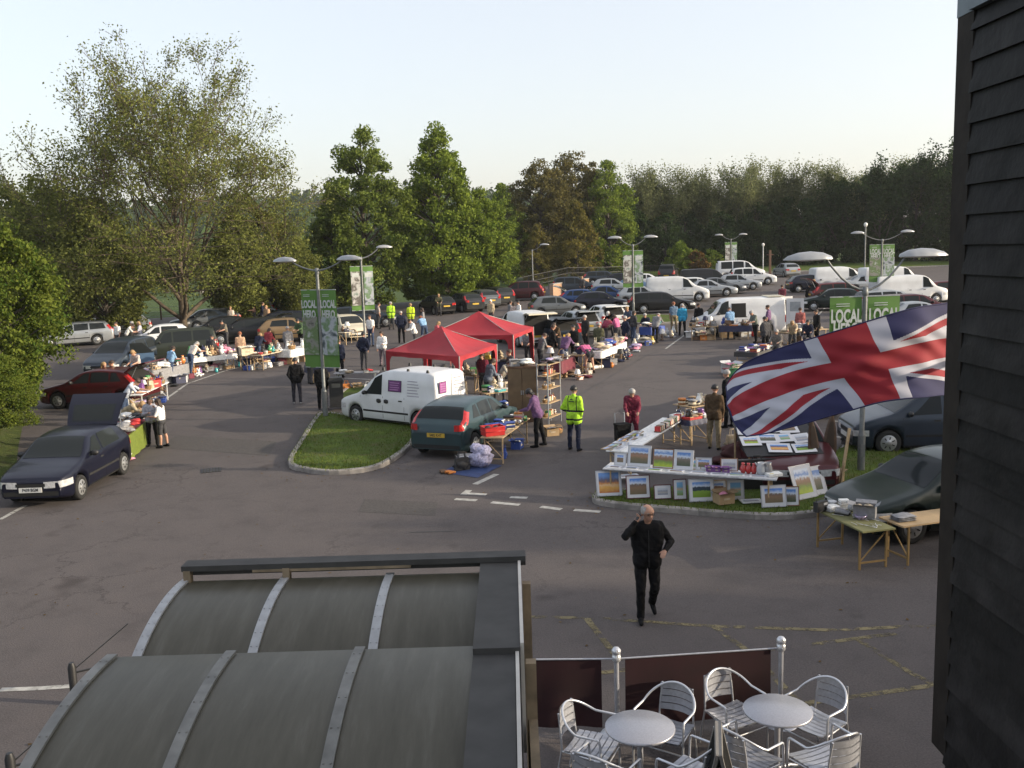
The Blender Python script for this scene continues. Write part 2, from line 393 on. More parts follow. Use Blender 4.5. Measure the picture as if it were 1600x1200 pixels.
PATCHA = mat('tarmac_patch_dark', (.060, .053, .049), .9, 0, .25, 20, .4); PATCHB = mat('tarmac_patch_pale', (.084, .073, .068), .9, 0, .2, 20, .4)
def patch(px, m, z=.004):
    ps = [P(*q) for q in px]; b = MB(); n = 8
    def fn(u, v): q = ps[0].lerp(ps[1], u).lerp(ps[3].lerp(ps[2], u), v); return (q.x, q.y, gz(q.x, q.y)+z)
    b.grid(fn, n, n); b.build('tarmac_patch', m, kind='structure')
patch([(250, 700), (420, 712), (432, 690), (275, 680)], PATCHA); patch([(560, 800), (680, 806), (684, 785), (570, 780)], PATCHA)
def drain(px, py):
    q = P(px, py); b = MB(); b.box((0, 0, .006), (.5, .5, .01)); 
    for i in range(6): b.box((-.19+.076*i, 0, .014), (.03, .42, .008), 0, 1)
    b.build('drain_cover', [BLACK, mat('cast_iron', (.06, .055, .05), .7, .4, .2, 20)], None, q, .3, kind='structure')
drain(330, 735)
# ------------------------------------------------------------------ trees
BARK = mat('bark', (.085, .065, .045), .9, 0, .35, 5, .6)
BARKD = mat('dark_bark', (.06, .05, .04), .9, 0, .35, 5, .6)
LEAF = dict(
    spring=leaf_mat('spring_leaf', (.062, .078, .022), (.215, .235, .065), .35, .4),
    lime=leaf_mat('lime_leaf', (.06, .10, .02), (.21, .27, .045), .4, .35),
    green=leaf_mat('green_leaf', (.04, .065, .02), (.14, .17, .045), .4, .3),
    bronze=leaf_mat('bronze_leaf', (.065, .045, .02), (.2, .125, .045), .6, .35),
    brown=leaf_mat('olive_brown_leaf', (.055, .055, .022), (.16, .14, .05), .4, .3),
    dark=leaf_mat('dark_leaf_and_shade', (.018, .034, .014), (.05, .08, .026), .4, .2),  # dark foliage; also paints shade into the far wood's lower trees
    pale=leaf_mat('pale_spring_leaf', (.075, .09, .04), (.22, .24, .11), .4, .45),
    mid=leaf_mat('mid_green_leaf', (.05, .085, .02), (.18, .225, .05), .4, .35), gold=leaf_mat('gold_green_leaf', (.07, .072, .022), (.21, .18, .05), .5, .35),
    hedge=leaf_mat('hedge_leaf', (.035, .07, .014), (.16, .19, .035), .7, .3))
NPR = np.random.default_rng(11)
def leaf_mesh(pts, size, name='crown', m=None, up=.35):
    """pts: (n,3) leaf-spray centres -> one quad each, random tilt"""
    n = len(pts); nr = NPR.normal(size=(n, 3)); nr[:, 2] += up; nr /= np.linalg.norm(nr, axis=1)[:, None]
    t = np.cross(nr, NPR.normal(size=(n, 3))); t /= np.linalg.norm(t, axis=1)[:, None]; q = np.cross(nr, t)
    s = (size*(.55+.9*NPR.random(n)))[:, None]; a = t*s*.5; b = q*s*.33
    v = np.stack([pts-a, pts-b*.9+a*.1, pts+a, pts+b*.9-a*.1], 1).reshape(-1, 3)
    me = bpy.data.meshes.new(name); me.vertices.add(4*n); me.vertices.foreach_set('co', v.astype(np.float32).ravel())
    me.loops.add(4*n); me.loops.foreach_set('vertex_index', np.arange(4*n, dtype=np.int32)); me.polygons.add(n)
    me.polygons.foreach_set('loop_start', np.arange(0, 4*n, 4, dtype=np.int32)); me.polygons.foreach_set('loop_total', np.full(n, 4, dtype=np.int32)); me.update(calc_edges=True)
    me.materials.append(m); return me
def grow(H, spread, seed, levels=5, split=(2, 4), fork=.22, upw=.35, r0=.3, limbs=7, trunk_frac=.9, elev=.38):
    """branching skeleton -> (list of tubes, tip points)"""
    rnd = random.Random(seed); tubes = []; tips = []
    def br(p, d, L, r, lev):
        pts = [p]; q = p; dd = d.copy(); n = 4 if lev < 3 else 3; rs = [r]
        for i in range(n):
            dd = (dd+Vector((rnd.gauss(0, .14), rnd.gauss(0, .14), rnd.gauss(0, .08)+upw*.12))).normalized(); q = q+dd*L/n; pts.append(q); rs.append(r*(1-.42*(i+1)/n))
        tubes.append((pts, rs, lev))
        if lev >= levels-1: tips.extend(pts[1:])
        elif lev >= levels-2: tips.append(pts[-1])
        if lev >= levels: return
        k = rnd.randint(*split)+(1 if lev < 2 else 0)
        for j in range(k):
            f = rnd.uniform(.35, 1.0) if j else 1.0
            ii = min(n, max(1, int(f*n+.5))); ax = Vector((rnd.gauss(0, 1), rnd.gauss(0, 1), rnd.gauss(0, .5)+.1)).normalized()
            nd = (dd*(1-.0)+ax*spread*rnd.uniform(.7, 1.25)+Vector((0, 0, upw*.3))).normalized()
            br(pts[ii], nd, L*rnd.uniform(.55, .8), rs[ii]*rnd.uniform(.5, .72), lev+1)
    tp = []; z = 0; tr = H*trunk_frac*.62
    n = 8; pts = []; rs = []; q = Vector((0, 0, -.3)); lean = Vector((rnd.gauss(0, .02), rnd.gauss(0, .02), 1))
    for i in range(n+1): pts.append(q.copy()); rs.append(r0*(1.25 if i == 0 else 1)*(1-.7*i/n)); q = q+(lean+Vector((rnd.gauss(0, .03), rnd.gauss(0, .03), 0)))*tr/n
    tubes.append((pts, rs, 0))
    for j in range(limbs):
        f = fork+(1-fork)*(j/(limbs-1))**1.1; i = min(n, int(f*n)); a = j*2.4+rnd.uniform(-.4, .4); e = elev+.75*f
        d = Vector((cos(a)*cos(e), sin(a)*cos(e), sin(e))); br(pts[i], d, H*(.36-.12*f), rs[i]*.62, 1)
    return tubes, tips
def tubes_mb(tubes, minr=.012, maxlev=9):
    b = MB()
    for pts, rs, lev in tubes:
        if lev > maxlev: continue
        b.tube(pts, [max(minr, x) for x in rs], (9 if lev == 0 else 6 if lev < 3 else 4), 0, caps=False)
    return b
def branch_tree(H, spread, seed, leaf, size, per_tip, jitter, name='tree', m_bark=BARK, skirt=0, **k):
    tubes, tips = grow(H, spread, seed, **k); b = tubes_mb(tubes, .014)
    T = np.array([tuple(t) for t in tips]); T = np.repeat(T, per_tip, 0)+NPR.normal(size=(len(T)*per_tip, 3))*jitter
    if skirt:                              # leafing side twigs that fill the lower dome of the crown
        rg = np.random.default_rng(seed+1); sk = np.array([tuple(q) for pts, rs, lev in tubes if lev in (1, 2, 3) for q in pts[1:]]); ex = []
        for i in range(skirt):
            z = H*(.17+.62*rg.random()**1.15); a = rg.random()*2*pi; f = z/H; rmax = H*.50*(1-(max(0, f-.34)/.70)**2)**.5 if f < 1 else 0; r_ = rmax*(.45+.53*rg.random()**.6); c = np.array((r_*np.cos(a), r_*np.sin(a), z))
            d = np.linalg.norm((sk-c)*np.array((1, 1, .8)), axis=1)+np.where(sk[:, 2] > z+.3, 2.5, 0); n_ = sk[int(np.argmin(d))]; m_ = (n_+c)/2+rg.normal(size=3)*.18
            b.tube([tuple(n_), tuple(m_), tuple(c), tuple(c+(c-n_)*.12+np.array((0, 0, .2)))], [.045, .03, .018, .012], 4, 0, caps=False)
            for k in range(4): e = c+rg.normal(size=3)*np.array((.75, .75, .5)); b.tube([tuple(m_*.3+c*.7), tuple(e)], [.016, .008], 3, 0, caps=False); ex.append(e+rg.normal(size=(26, 3))*.30)
            ex.append(c+rg.normal(size=(26, 3))*np.array((.6, .6, .42)))
        T = np.concatenate([T]+ex)
    root = empty(name); t = b.build('trunk', m_bark, root)
    o = bpy.data.objects.new('crown', leaf_mesh(T, size, 'crown', leaf)); COL.objects.link(o); o.parent = root
    return root
def mass_tree(H, prof, seed, leaf, size=.3, clumps=170, per=95, base=.1, name='tree', spread=.06, m_bark=BARKD, squash=.75, shell=.62):
    """crown given as a radius profile over height; clumps of leaf sprays fill its outer volume"""
    rng = np.random.default_rng(seed); hs = np.array([p[0] for p in prof])*H; rs = np.array([p[1] for p in prof])*H
    wgt = np.maximum(rs, .05); hh = np.linspace(hs[0], hs[-1], 60); rr = np.interp(hh, hs, rs); pr = (rr+.04*H)/np.sum(rr+.04*H)
    cen = []; rad = []
    ph = rng.random(6)*6.28
    for i in range(clumps):
        z = rng.choice(hh, p=pr)+rng.normal()*.02*H; r_ = np.interp(z, hs, rs); a = rng.random()*2*pi
        lob = 1+.16*np.sin(3*a+ph[0]+z*.7)+.13*np.sin(5*a+ph[1]-z*1.1)+.1*np.sin(z*2.3+ph[2]+2*a)
        q = r_*lob*(shell+(1-shell)*rng.random()**.6); cen.append((q*np.cos(a), q*np.sin(a), z)); rad.append(H*spread*(.6+.8*rng.random()))
    cen = np.array(cen); rad = np.array(rad); C_ = np.repeat(cen, per, 0); Rr = np.repeat(rad, per)[:, None]
    d = rng.normal(size=C_.shape); d /= np.linalg.norm(d, axis=1)[:, None]; d *= Rr*(.35+.75*rng.random((len(C_), 1))); d[:, 2] *= squash
    pts = C_+d; pts = pts[pts[:, 2] > base*.3*H]
    root = empty(name); b = MB(); tr = Vector((0, 0, 0)); r0 = H*.018
    b.tube([(0, 0, -.4), (0.02*H*.2, 0, H*.25), (-.01*H, .005*H, H*.55), (0, 0, H*.88)], [r0*1.3, r0, r0*.7, r0*.15], 8)
    for i in range(0, clumps, 4):
        c = Vector(cen[i]); z0 = max(base*H*.8, c.z-.55*Vector((c.x, c.y)).length-.05*H); mid = Vector((c.x*.5, c.y*.5, z0+(c.z-z0)*.6))
        b.tube([(0, 0, z0), mid, c], [r0*.42, r0*.25, r0*.06], 4, 0, caps=False)
    b.build('trunk', m_bark, root)
    o = bpy.data.objects.new('crown', leaf_mesh(pts, size, 'crown', leaf)); COL.objects.link(o); o.parent = root
    return root
def put(o, p, rz=0.0, s=1.0, label=None, cat='tree', group=None, sz=None):
    o.location = p; o.rotation_euler = (0, 0, rz); o.scale = (s, s, sz or s); return tag(o, label, cat, group)
def gp(x, y, off=0.0): return Vector((x, y, (gz(x, y) if y < 112 else terr(x, y))+off))
def tp(px, depth_y):
    """ground point on the bearing of pixel column px at world distance y"""
    x = (px-800)/F_PX*depth_y*1.0; return Vector((x, depth_y, gz(x, depth_y)))

big = branch_tree(17.6, .60, 5, LEAF['spring'], .17, 5, .33, name='ash_tree', skirt=250, levels=6, limbs=15, fork=.14, upw=.3, r0=.29, split=(2, 3), elev=.48)
put(big, P(287, 520), R(40), .95, 'huge half-leafed spring tree towering over the parked cars on the left', sz=.95)
def litter():
    pts = []; rg = random.Random(5)
    for poly in (isl_l, isl_r):
        for i in range(260): q = poly[rg.randrange(len(poly))]; x = q.x+rg.gauss(0, .45); y = q.y+rg.gauss(0, .45)-.15; pts.append((x, y, gz(x, y)+.012))
    for i in range(420): x = rg.uniform(-12, 8); y = rg.uniform(9, 40); pts.append((x, y, gz(x, y)+.012))
    o = bpy.data.objects.new('leaf_litter', leaf_mesh(np.array(pts), .055, 'leaf_litter', LEAF['bronze'], 9)); COL.objects.link(o); tag(o, 'dry leaf litter scattered over the tarmac', 'leaf litter', kind='stuff')
litter()
# ---- named trees
def inst(proto, p, rz, s, label, cat='tree', group=None, sz=None):
    c = copy_tree(proto); return put(c, p, rz, s, label, cat, group, sz)
CONE = [(.03, .16), (.12, .27), (.3, .285), (.5, .235), (.7, .165), (.85, .1), (.95, .05), (1, .015)]
OVAL = [(.05, .12), (.18, .24), (.4, .31), (.62, .29), (.8, .22), (.92, .13), (1, .04)]
ROUND = [(.0, .3), (.15, .42), (.4, .5), (.65, .46), (.85, .32), (1, .1)]
tA = mass_tree(13.9, [(.05, .14), (.2, .25), (.42, .285), (.66, .225), (.85, .14), (.95, .07), (1, .03)], 21, LEAF['mid'], .22, 250, 150, name='maple_tree', spread=.048, shell=.5)
put(tA, gp(-11.5, 76), 1.0, 1, 'tall green tree with sky showing through its top, left of the pair in the middle', sz=1.0)
tA2 = mass_tree(9.2, CONE, 3, LEAF['mid'], .24, 220, 160, name='maple_tree')
put(tA2, gp(-13.8, 74.5), 0, 1, 'lower dark green tree filling the foot of the taller tree behind the green banner')
tB = mass_tree(14.2, CONE, 5, LEAF['lime'], .24, 340, 190, name='maple_tree', spread=.05, shell=.72)
put(tB, gp(-5.6, 79), 0.4, 1, 'dense yellow-green cone-shaped tree behind the row of dark parked cars')
tB2 = mass_tree(9.0, OVAL, 8, LEAF['lime'], .22, 170, 180, name='maple_tree', spread=.06)
put(tB2, gp(-2.3, 81), 2.0, 1, 'low yellow-green spreading tree at the end of the dark parked cars')
tDk = mass_tree(8.4, OVAL, 12, LEAF['gold'], .25, 130, 140, name='copper_tree', spread=.065)
put(tDk, gp(-19.6, 74), .3, 1, 'golden-green tree between the huge spring tree and the green pair')
tDk2 = mass_tree(6.5, ROUND, 14, LEAF['dark'], .3, 90, 90, name='evergreen_shrub', spread=.08)
put(tDk2, gp(-17.5, 71), 0, 1, 'dark evergreen bush in the shade under the golden-green tree', 'bush')
# olive skirts of the big spring tree and smaller companions
tO = mass_tree(9.6, OVAL, 17, LEAF['spring'], .22, 170, 150, name='field_maple', spread=.08, shell=.45)
put(tO, gp(-26.5, 61), 0, 1, 'low olive tree beside the left foot of the huge spring tree', sz=.9)
inst(tO, gp(-32.5, 66), 1.7, 1.1, 'wide olive tree behind the white cars on the far left')
inst(tO, gp(-38.5, 72), 2.4, 1.15, 'olive tree farthest left behind the white cars')
inst(tO, gp(-15.5, 69), .4, .62, 'small olive bush-like tree below the golden-green tree')
inst(tO, gp(-19.5, 67), 3.1, .82, 'small olive tree right of the huge spring trunk')
# hedge on the left bank
tH = mass_tree(6.6, ROUND, 19, LEAF['hedge'], .13, 260, 260, name='hedge_shrub', spread=.075)
put(tH, Vector((-18.1, 31, .9)), 0, .88, 'tallest bright green hedge shrub at the left edge', 'shrub', sz=.95)
for i, (x, y, s, sz, z, rz, lb) in enumerate([(-15.6, 27.0, .42, .36, .7, 1, 'low green shrub on the bank above the navy hatchback'), (-18.9, 33.5, .55, .6, .8, 2, 'round green shrub on the bank beside the red hatchback'),
        (-24.5, 38, .62, .7, 1.0, 3, 'hedge shrub behind the bonnet of the red hatchback'), (-30.5, 44, .7, .62, .8, 4, 'farthest hedge shrub on the bank, below the white cars'), (-15.4, 24.0, .40, .34, .8, 5, 'small shrub lowest on the bank at the left edge')]):
    inst(tH, Vector((x, y, z)), rz, s, lb, 'shrub', sz=sz)
# brown-green group in the middle distance
tC = mass_tree(13.8, OVAL, 23, LEAF['brown'], .27, 260, 130, name='oak_tree', spread=.06, shell=.5)
put(tC, gp(4.2, 112), 0, 1, 'tall brown-budded tree with open top left of the wood')
inst(tC, gp(8.2, 116), 1.3, 1.08, 'tallest brown-budded tree in the middle of the wood edge')
tC2 = mass_tree(13.4, CONE, 25, LEAF['lime'], .27, 220, 130, name='beech_tree', spread=.055)
put(tC2, gp(12.2, 113), 0, 1, 'fresh green tree at the right end of the brown group')
inst(tC2, gp(-.5, 110), .9, .82, 'fresh green tree half hidden behind the cone-shaped tree')
tC3 = mass_tree(8.6, CONE, 27, LEAF['gold'], .24, 150, 120, name='larch_tree', spread=.055)
put(tC3, gp(7.6, 104), 0, 1, 'small golden cone tree above the railings')
inst(tC3, gp(3.2, 103), 2.2, .72, 'smaller golden-green tree behind the single-headed lamp')
# wood along the far edge
tP = branch_tree(13.4, .5, 31, LEAF['pale'], .24, 11, .42, name='woodland_tree', m_bark=BARKD, levels=4, limbs=9, fork=.38, upw=.55, r0=.22, split=(2, 4))
tP.location = gp(17, 124); tag(tP, None, 'tree', 'bare-branched trees of the far wood')
tD = mass_tree(9, OVAL, 33, LEAF['dark'], .30, 130, 120, name='woodland_tree', spread=.085)
tD.location = gp(15, 119); tag(tD, None, 'tree', 'dark undergrowth trees of the far wood')
wl = 'pale thinly leafed tree standing in the far wood behind the white vans'
dl = 'dark leafy tree of the lower layer along the far wood'
tP['label'] = wl; tD['label'] = dl
rr = random.Random(4)
for i in range(13):
    x = 20+i*3.6+rr.uniform(-.8, .8); c = copy_tree(tP); put(c, gp(x, 124+rr.uniform(-3, 5)), rr.uniform(0, 6), rr.uniform(.80, 1.02), wl, 'tree', 'bare-branched trees of the far wood')
for i in range(22):
    x = 17+i*3.0+rr.uniform(-.8, .8); c = copy_tree(tD); put(c, gp(x, 120+rr.uniform(-3, 2)-max(0, (x-48))*.6), rr.uniform(0, 6), rr.uniform(.76, 1.0), dl, 'tree', 'dark undergrowth trees of the far wood')
tN = branch_tree(12.3, .52, 37, LEAF['dark'], .3, 16, .42, name='pine_tree', m_bark=BARKD, levels=4, limbs=9, fork=.45, upw=.45, r0=.26, split=(2, 3))
put(tN, gp(50.5, 116), 0, 1, 'dark pine with open crown nearest to the dark timber wall')
for x, y, s, lb in [(46.5, 117, .93, 'dark pine with open crown second from the timber wall'), (42.8, 119, .84, 'third and smallest dark pine from the timber wall'), (55.5, 114, 1.02, 'dark pine whose crown is cut by the timber wall')]:
    inst(tN, gp(x, y), rr.uniform(0, 6), s, lb)
tG = mass_tree(3.6, ROUND, 41, LEAF['lime'], .26, 90, 60, name='shrub', spread=.1)
put(tG, gp(19.5, 106), 0, 1, 'light green bush behind the dark four-by-four', 'shrub')
inst(tG, gp(23.2, 107), 2, .72, 'small light green bush left of the far banner lamp', 'shrub')
tG3 = mass_tree(2.6, ROUND, 43, LEAF['bronze'], .26, 70, 60, name='shrub', spread=.1)
put(tG3, gp(21.2, 105), 0, 1, 'reddish-brown bush between two light green bushes', 'shrub')
# unseen trees added at the right to shade the car park and far wood
for i, (x, y, s) in enumerate([(50, -14, .9), (53, -6, 1), (51, 2, .95), (54, 9, 1.0), (57, 17, .9), (84, 60, .72), (88, 70, .72), (84, 80, .7), (90, 90, .7), (78, 100, .6)]):
    inst(tC, gp(x, y), i*1.1, s, 'unseen brown-budded tree added right of the car park for shade', 'tree', 'unseen shade trees added right of the car park')
for i, (x, y, s) in enumerate([(46, -3, 1.5), (48, 4, 1.55), (49, 10, 1.5), (47, 15, 1.5), (51, 20, 1.45)]):
    inst(tD, gp(x, y), i*1.3, s, 'unseen dark leafy tree added right of the car park for shade', 'tree', 'unseen dark shade trees added right of the car park')
# left background wood and hill cover
for i, (x, y, s, sz, pr, lb) in enumerate([(-78, 132, 1.0, 1.0, tC, 'brown tree at the far left on the field edge'), (-66, 138, .85, .9, tD, 'dark tree at the far left on the field edge'), (-88, 125, 1.2, 1.2, tD, 'taller dark tree cut by the left picture edge'),
        (-55, 150, 1.0, .8, tC, 'brown tree on the field edge seen through the huge spring tree'), (-44, 160, 1.0, .7, tD, 'dark tree on the field edge behind the huge spring tree'), (-26, 150, .8, .6, tD, 'dark tree at the right end of the sheep field')]):
    inst(pr, Vector((x, y, terr(x, y))), i, s, lb, sz=sz)
def hillwood():
    pts = []; rg = random.Random(9)
    for i in range(1500):
        x = rg.uniform(-420, 120); y = rg.uniform(230, 520)
        c = np.array((x, y, terr(x, y)+3.0)); pts.append(c+np.random.default_rng(i).normal(size=(26, 3))*np.array((3.2, 3.2, 2.2)))
    o = bpy.data.objects.new('hill_wood', leaf_mesh(np.concatenate(pts), 3.4, 'hill_wood', LEAF['dark'])); COL.objects.link(o)
    tag(o, 'distant wooded hill skyline', 'wood', kind='stuff')
hillwood()
def sheep(px, py, rz, lb):
    root = empty('sheep', P(px, py), rz, lb, 'sheep', 'sheep in the field'); root.location.z = terr(root.location.x, root.location.y)
    wool = mat('wool', (.55, .52, .46), .95, 0, .2, 12, .5); dk = mat('sheep_face', (.16, .14, .12), .8)
    b = MB(); b.ell((0, 0, .62), (.52, .25, .27), 14, 9); b.ell((.42, 0, .68), (.2, .17, .2)); b.ell((-.4, 0, .62), (.2, .22, .22)); b.tube([(-.5, 0, .66), (-.62, 0, .5)], [.05, .03])
    for x in (.3, -.36):
        for y in (-.13, .13): b.tube([(x, y, .5), (x-.03 if x < 0 else x, y, .25), (x, y, 0)], [.06, .035, .03], 6, 1)
    b.tube([(.5, 0, .74), (.62, 0, .74), (.78, 0, .62)], [.1, .1, .05], 8, 1)
    for y in (-.1, .1): b.ell((.6, y, .8), (.03, .07, .025), 6, 4, 1)
    me = b.build('body', [wool, dk], root)
sheep(332, 448, 2.6, 'white sheep standing in the field, right of two'); sheep(318, 455, .4, 'sheep grazing in the field, left of two')
# ================================================================== STREET LAMPS AND BANNERS
GREEN = mat('banner_green', (.085, .19, .035), .7, 0, .08, 3); BWHITE = mat('banner_print', (.45, .48, .47), .7, 0, .1, 8)
LAMPM = mat('lamp_shell', (.33, .34, .35), .35, .3, .08, 5); POLE = mat('lamp_pole', (.17, .18, .18), .55, .4, .15, 12); LENS = mat('lamp_lens', (.75, .75, .7), .25)
def photo_mat(name, cols, scale=2.6):
    m = bpy.data.materials.new(name); m.use_nodes = True; n = m.node_tree.nodes; l = m.node_tree.links; b = n['Principled BSDF']
    tc = n.new('ShaderNodeTexCoord'); v = n.new('ShaderNodeTexNoise'); v.inputs['Scale'].default_value = scale; v.inputs['Detail'].default_value = 3; v.inputs['Distortion'].default_value = 1.2
    v.inputs['Distortion'].default_value = .3; l.new(tc.outputs['Object'], v.inputs['Vector']); r = ramp_node(n, [(.3+.4*i/(len(cols)-1), c) for i, c in enumerate(cols)]); r.color_ramp.interpolation = 'EASE'
    l.new(v.outputs[0], r.inputs[0]); l.new(r.outputs[0], b.inputs['Base Color']); b.inputs['Roughness'].default_value = .7; return m
BPH = [photo_mat('banner_photo_farm', [(.05, .05, .045), (.2, .2, .18), (.1, .16, .06), (.38, .4, .4)]), photo_mat('banner_photo_market', [(.04, .06, .07), (.35, .38, .42), (.12, .2, .1), (.3, .34, .36)]),
       photo_mat('banner_photo_shop', [(.03, .1, .07), (.45, .45, .43), (.1, .09, .08), (.6, .6, .58)])]
def banner(root, side, z0, z1, w, style, tilt=0.0):
    """one vertical banner on one side of the pole: green cloth, white lettering, photo panel"""
    o = .07; x0, x1 = (o, o+w) if side > 0 else (-o-w, -o); cx = (x0+x1)/2; H = z1-z0
    b = MB(); b.grid(lambda u, v: (x0+(x1-x0)*u, .018*sin(v*5+side)*sin(u*pi), z0+H*v), 8, 14); b.grid(lambda u, v: (x0+(x1-x0)*u, .006+.018*sin(v*5+side)*sin(u*pi), z0+H*v), 8, 14, flip=True)
    bn = b.build('banner', GREEN, root)
    for z in (z0+.01, z1-.01): a = MB(); a.bar((0, 0, z), (x1 if side > 0 else x0, 0, z), .025); a.build('banner_arm', STEEL, root)
    off = -.035
    if style == 'head':
        for k, (t, z) in enumerate((('LOCAL', z1-.37*H/1.95*1.0), ('HERO', z1-.62*H/1.95))):
            t_ = text_mesh(t, .27*w/.55, 'lettering', BWHITE, bn, sx=.62, bold=.012, extrude=.002); t_.rotation_euler = (pi/2, 0, 0); t_.location = (cx, off, z); t_.scale = (1, 1.15, 1)
        s = MB()
        for k in range(2): s.box((cx-.08, off, z1-.17-.05*k), (w*.42, .003, .016))
        s.build('small_print', BWHITE, bn)
        ph = MB(); ph.box((cx, off, z0+.17*H+.24*H), (w*.98, .004, .49*H)); ph.build('photo_panel', BPH[0 if side < 0 else 1], bn)
    else:
        ph = MB(); ph.box((cx, off, z0+.5*H), (w*.92, .004, .76*H)); ph.build('photo_panel', BPH[2 if side < 0 else 1], bn)
        s = MB(); s.box((cx, off-.004, z1-.2*H), (w*.7, .003, .1*H)); s.build('small_print', BWHITE, bn)
def lamp(p, H, rz, label, arms=(1, -1), ban=None, reach=1.0, head=.95, rise=.42):
    root = empty('street_lamp', p, rz, label, 'street lamp', 'street lamps of the car park')
    b = MB(); b.tube([(0, 0, 0), (0, 0, .95)], .085, 12); b.tube([(0, 0, .95), (0, 0, 1.05), (0, 0, H)], [.085, .058, .052], 12); b.lathe([(0, H+.06), (.06, H+.05), (.075, H-.12), (.055, H-.15)][::-1], n=12); b.box((0, -.086, .6), (.1, .01, .3))
    b.build('pole', POLE, root)
    for s in arms:
        a = MB(); a.tube([(s*reach*t, 0, H-.03+.06*t*(rise/.42)+rise*t*t) for t in (0, .15, .35, .6, .85, 1)], [.032, .03, .028, .026, .024, .024], 8); arm = a.build('arm', POLE, root)
        h = MB(); zc = H+.05+rise; xc = s*(reach+head*.36)
        prof = [(-.5, .0, 0), (-.46, .09, .06), (-.3, .155, .13), (-.05, .175, .16), (.2, .155, .14), (.4, .09, .08), (.5, .0, .01)]
        def fn(u, v):
            t = u*(len(prof)-1); i = min(int(t), len(prof)-2); f = t-i; q = [prof[i][k]*(1-f)+prof[i+1][k]*f for k in range(3)]; an = pi*v
            return (xc+s*q[0]*head, q[1]*cos(an)*head, zc+q[2]*sin(an)*head)
        h.grid(fn, 18, 10, flip=(s > 0)); 
        h.grid(lambda u, v: (lambda a_: (a_[0], a_[1], zc-.03*sin(pi*v)*sin(pi*u)-.002))(fn(u, 0) if v == 0 else tuple(fn(u, 0)[k]*(1-v)+fn(u, 1)[k]*v for k in range(3))), 18, 6, 1, flip=(s < 0))
        h.build('lamp_head', [LAMPM, LENS], root)
    if ban:
        for sd, z0, z1, w, st in ban: banner(root, sd, z0, z1, w, st)
    return root
head2 = lambda z0, z1, w: [(-1, z0, z1, w, 'head'), (1, z0, z1, w, 'head')]
ph2 = lambda z0, z1, w: [(-1, z0, z1, w, 'photo'), (1, z0, z1, w, 'photo')]
lamp(P(509, 655), 5.0, R(-24), 'twin-headed lamp with two green banners on the left grass island', ban=head2(1.75, 4.35, .62), reach=.95, rise=.25)
lamp(P(572, 560), 5.0, R(20), 'single-armed lamp with picture banners behind the left island', arms=(1,), ban=ph2(2.4, 4.6, .5), reach=.9, head=.85)
lamp(P(1345, 742), 4.35, R(2), 'nearest twin-headed lamp with large green banners behind the flag', ban=head2(1.75, 4.2, .74), reach=.92, head=1.15, rise=.66)
lamp(P(833, 452), 3.9, R(0), 'plain single-armed lamp without banners in front of the wood', arms=(1,), reach=.9)
lamp(P(990, 497), 4.75, R(4), 'twin-headed lamp with picture banners above the blue cars', ban=ph2(2.0, 4.4, .6), reach=.85)
lamp(P(1142, 432), 4.0, R(4), 'farthest twin-headed lamp with picture banners above the minibus', ban=ph2(1.3, 3.7, .6), reach=1.0)
lamp(P(1376, 478), 4.4, R(2), 'twin-headed lamp with green banners beyond the nearest one', ban=head2(1.6, 4.1, .78), reach=1.35)
def post_light(p, H, lb, m=STEEL):
    root = empty('post_light', p, 0, lb, 'lamp post'); b = MB(); b.tube([(0, 0, 0), (0, 0, H)], .06, 8); b.build('pole', m, root); b = MB(); b.ell((0, 0, H+.12), (.16, .16, .18)); b.lathe([(.1, H-.05), (.13, H)], n=10); b.build('lamp_head', LENS, root)
post_light(P(1192, 428), 3.1, 'short post light with a pale globe before the far wood')
post_light(P(1372, 452)+Vector((0, 3, 0)), 5.2, 'thin post with small camera dome above the twin-headed lamp', POLE)
o = MB(); o.bar((0, 0, 0), (0, 0, 2.7), .22); o.bar((-.35, 0, 2.2), (.35, 0, 2.2), .1); r_ = o.build('timber_post', DWOOD, None, P(1203, 430), label='brown timber post beside the globe light at the far wood', cat='post')

# litter bin beside the left lamp
def bin_(p, lb):
    root = empty('litter_bin', p, R(10), lb, 'litter bin'); b = MB(); b.box((0, 0, .45), (.48, .48, .9)); b.box((0, 0, .03), (.52, .52, .06)); b.build('body', BLACK, root)
    b = MB(); b.box((0, 0, 1.0), (.52, .52, .1), taper=.8); b.box((0, 0, .94), (.54, .54, .05)); b.build('lid', BLACK, root)
    b = MB(); b.box((0, -.245, .78), (.3, .012, .14)); b.build('opening', mat('bin_opening', (.10, .10, .09), .6), root)
bin_(P(519, 643)+Vector((.12, .35, .12)), 'black litter bin beside the left lamp post')

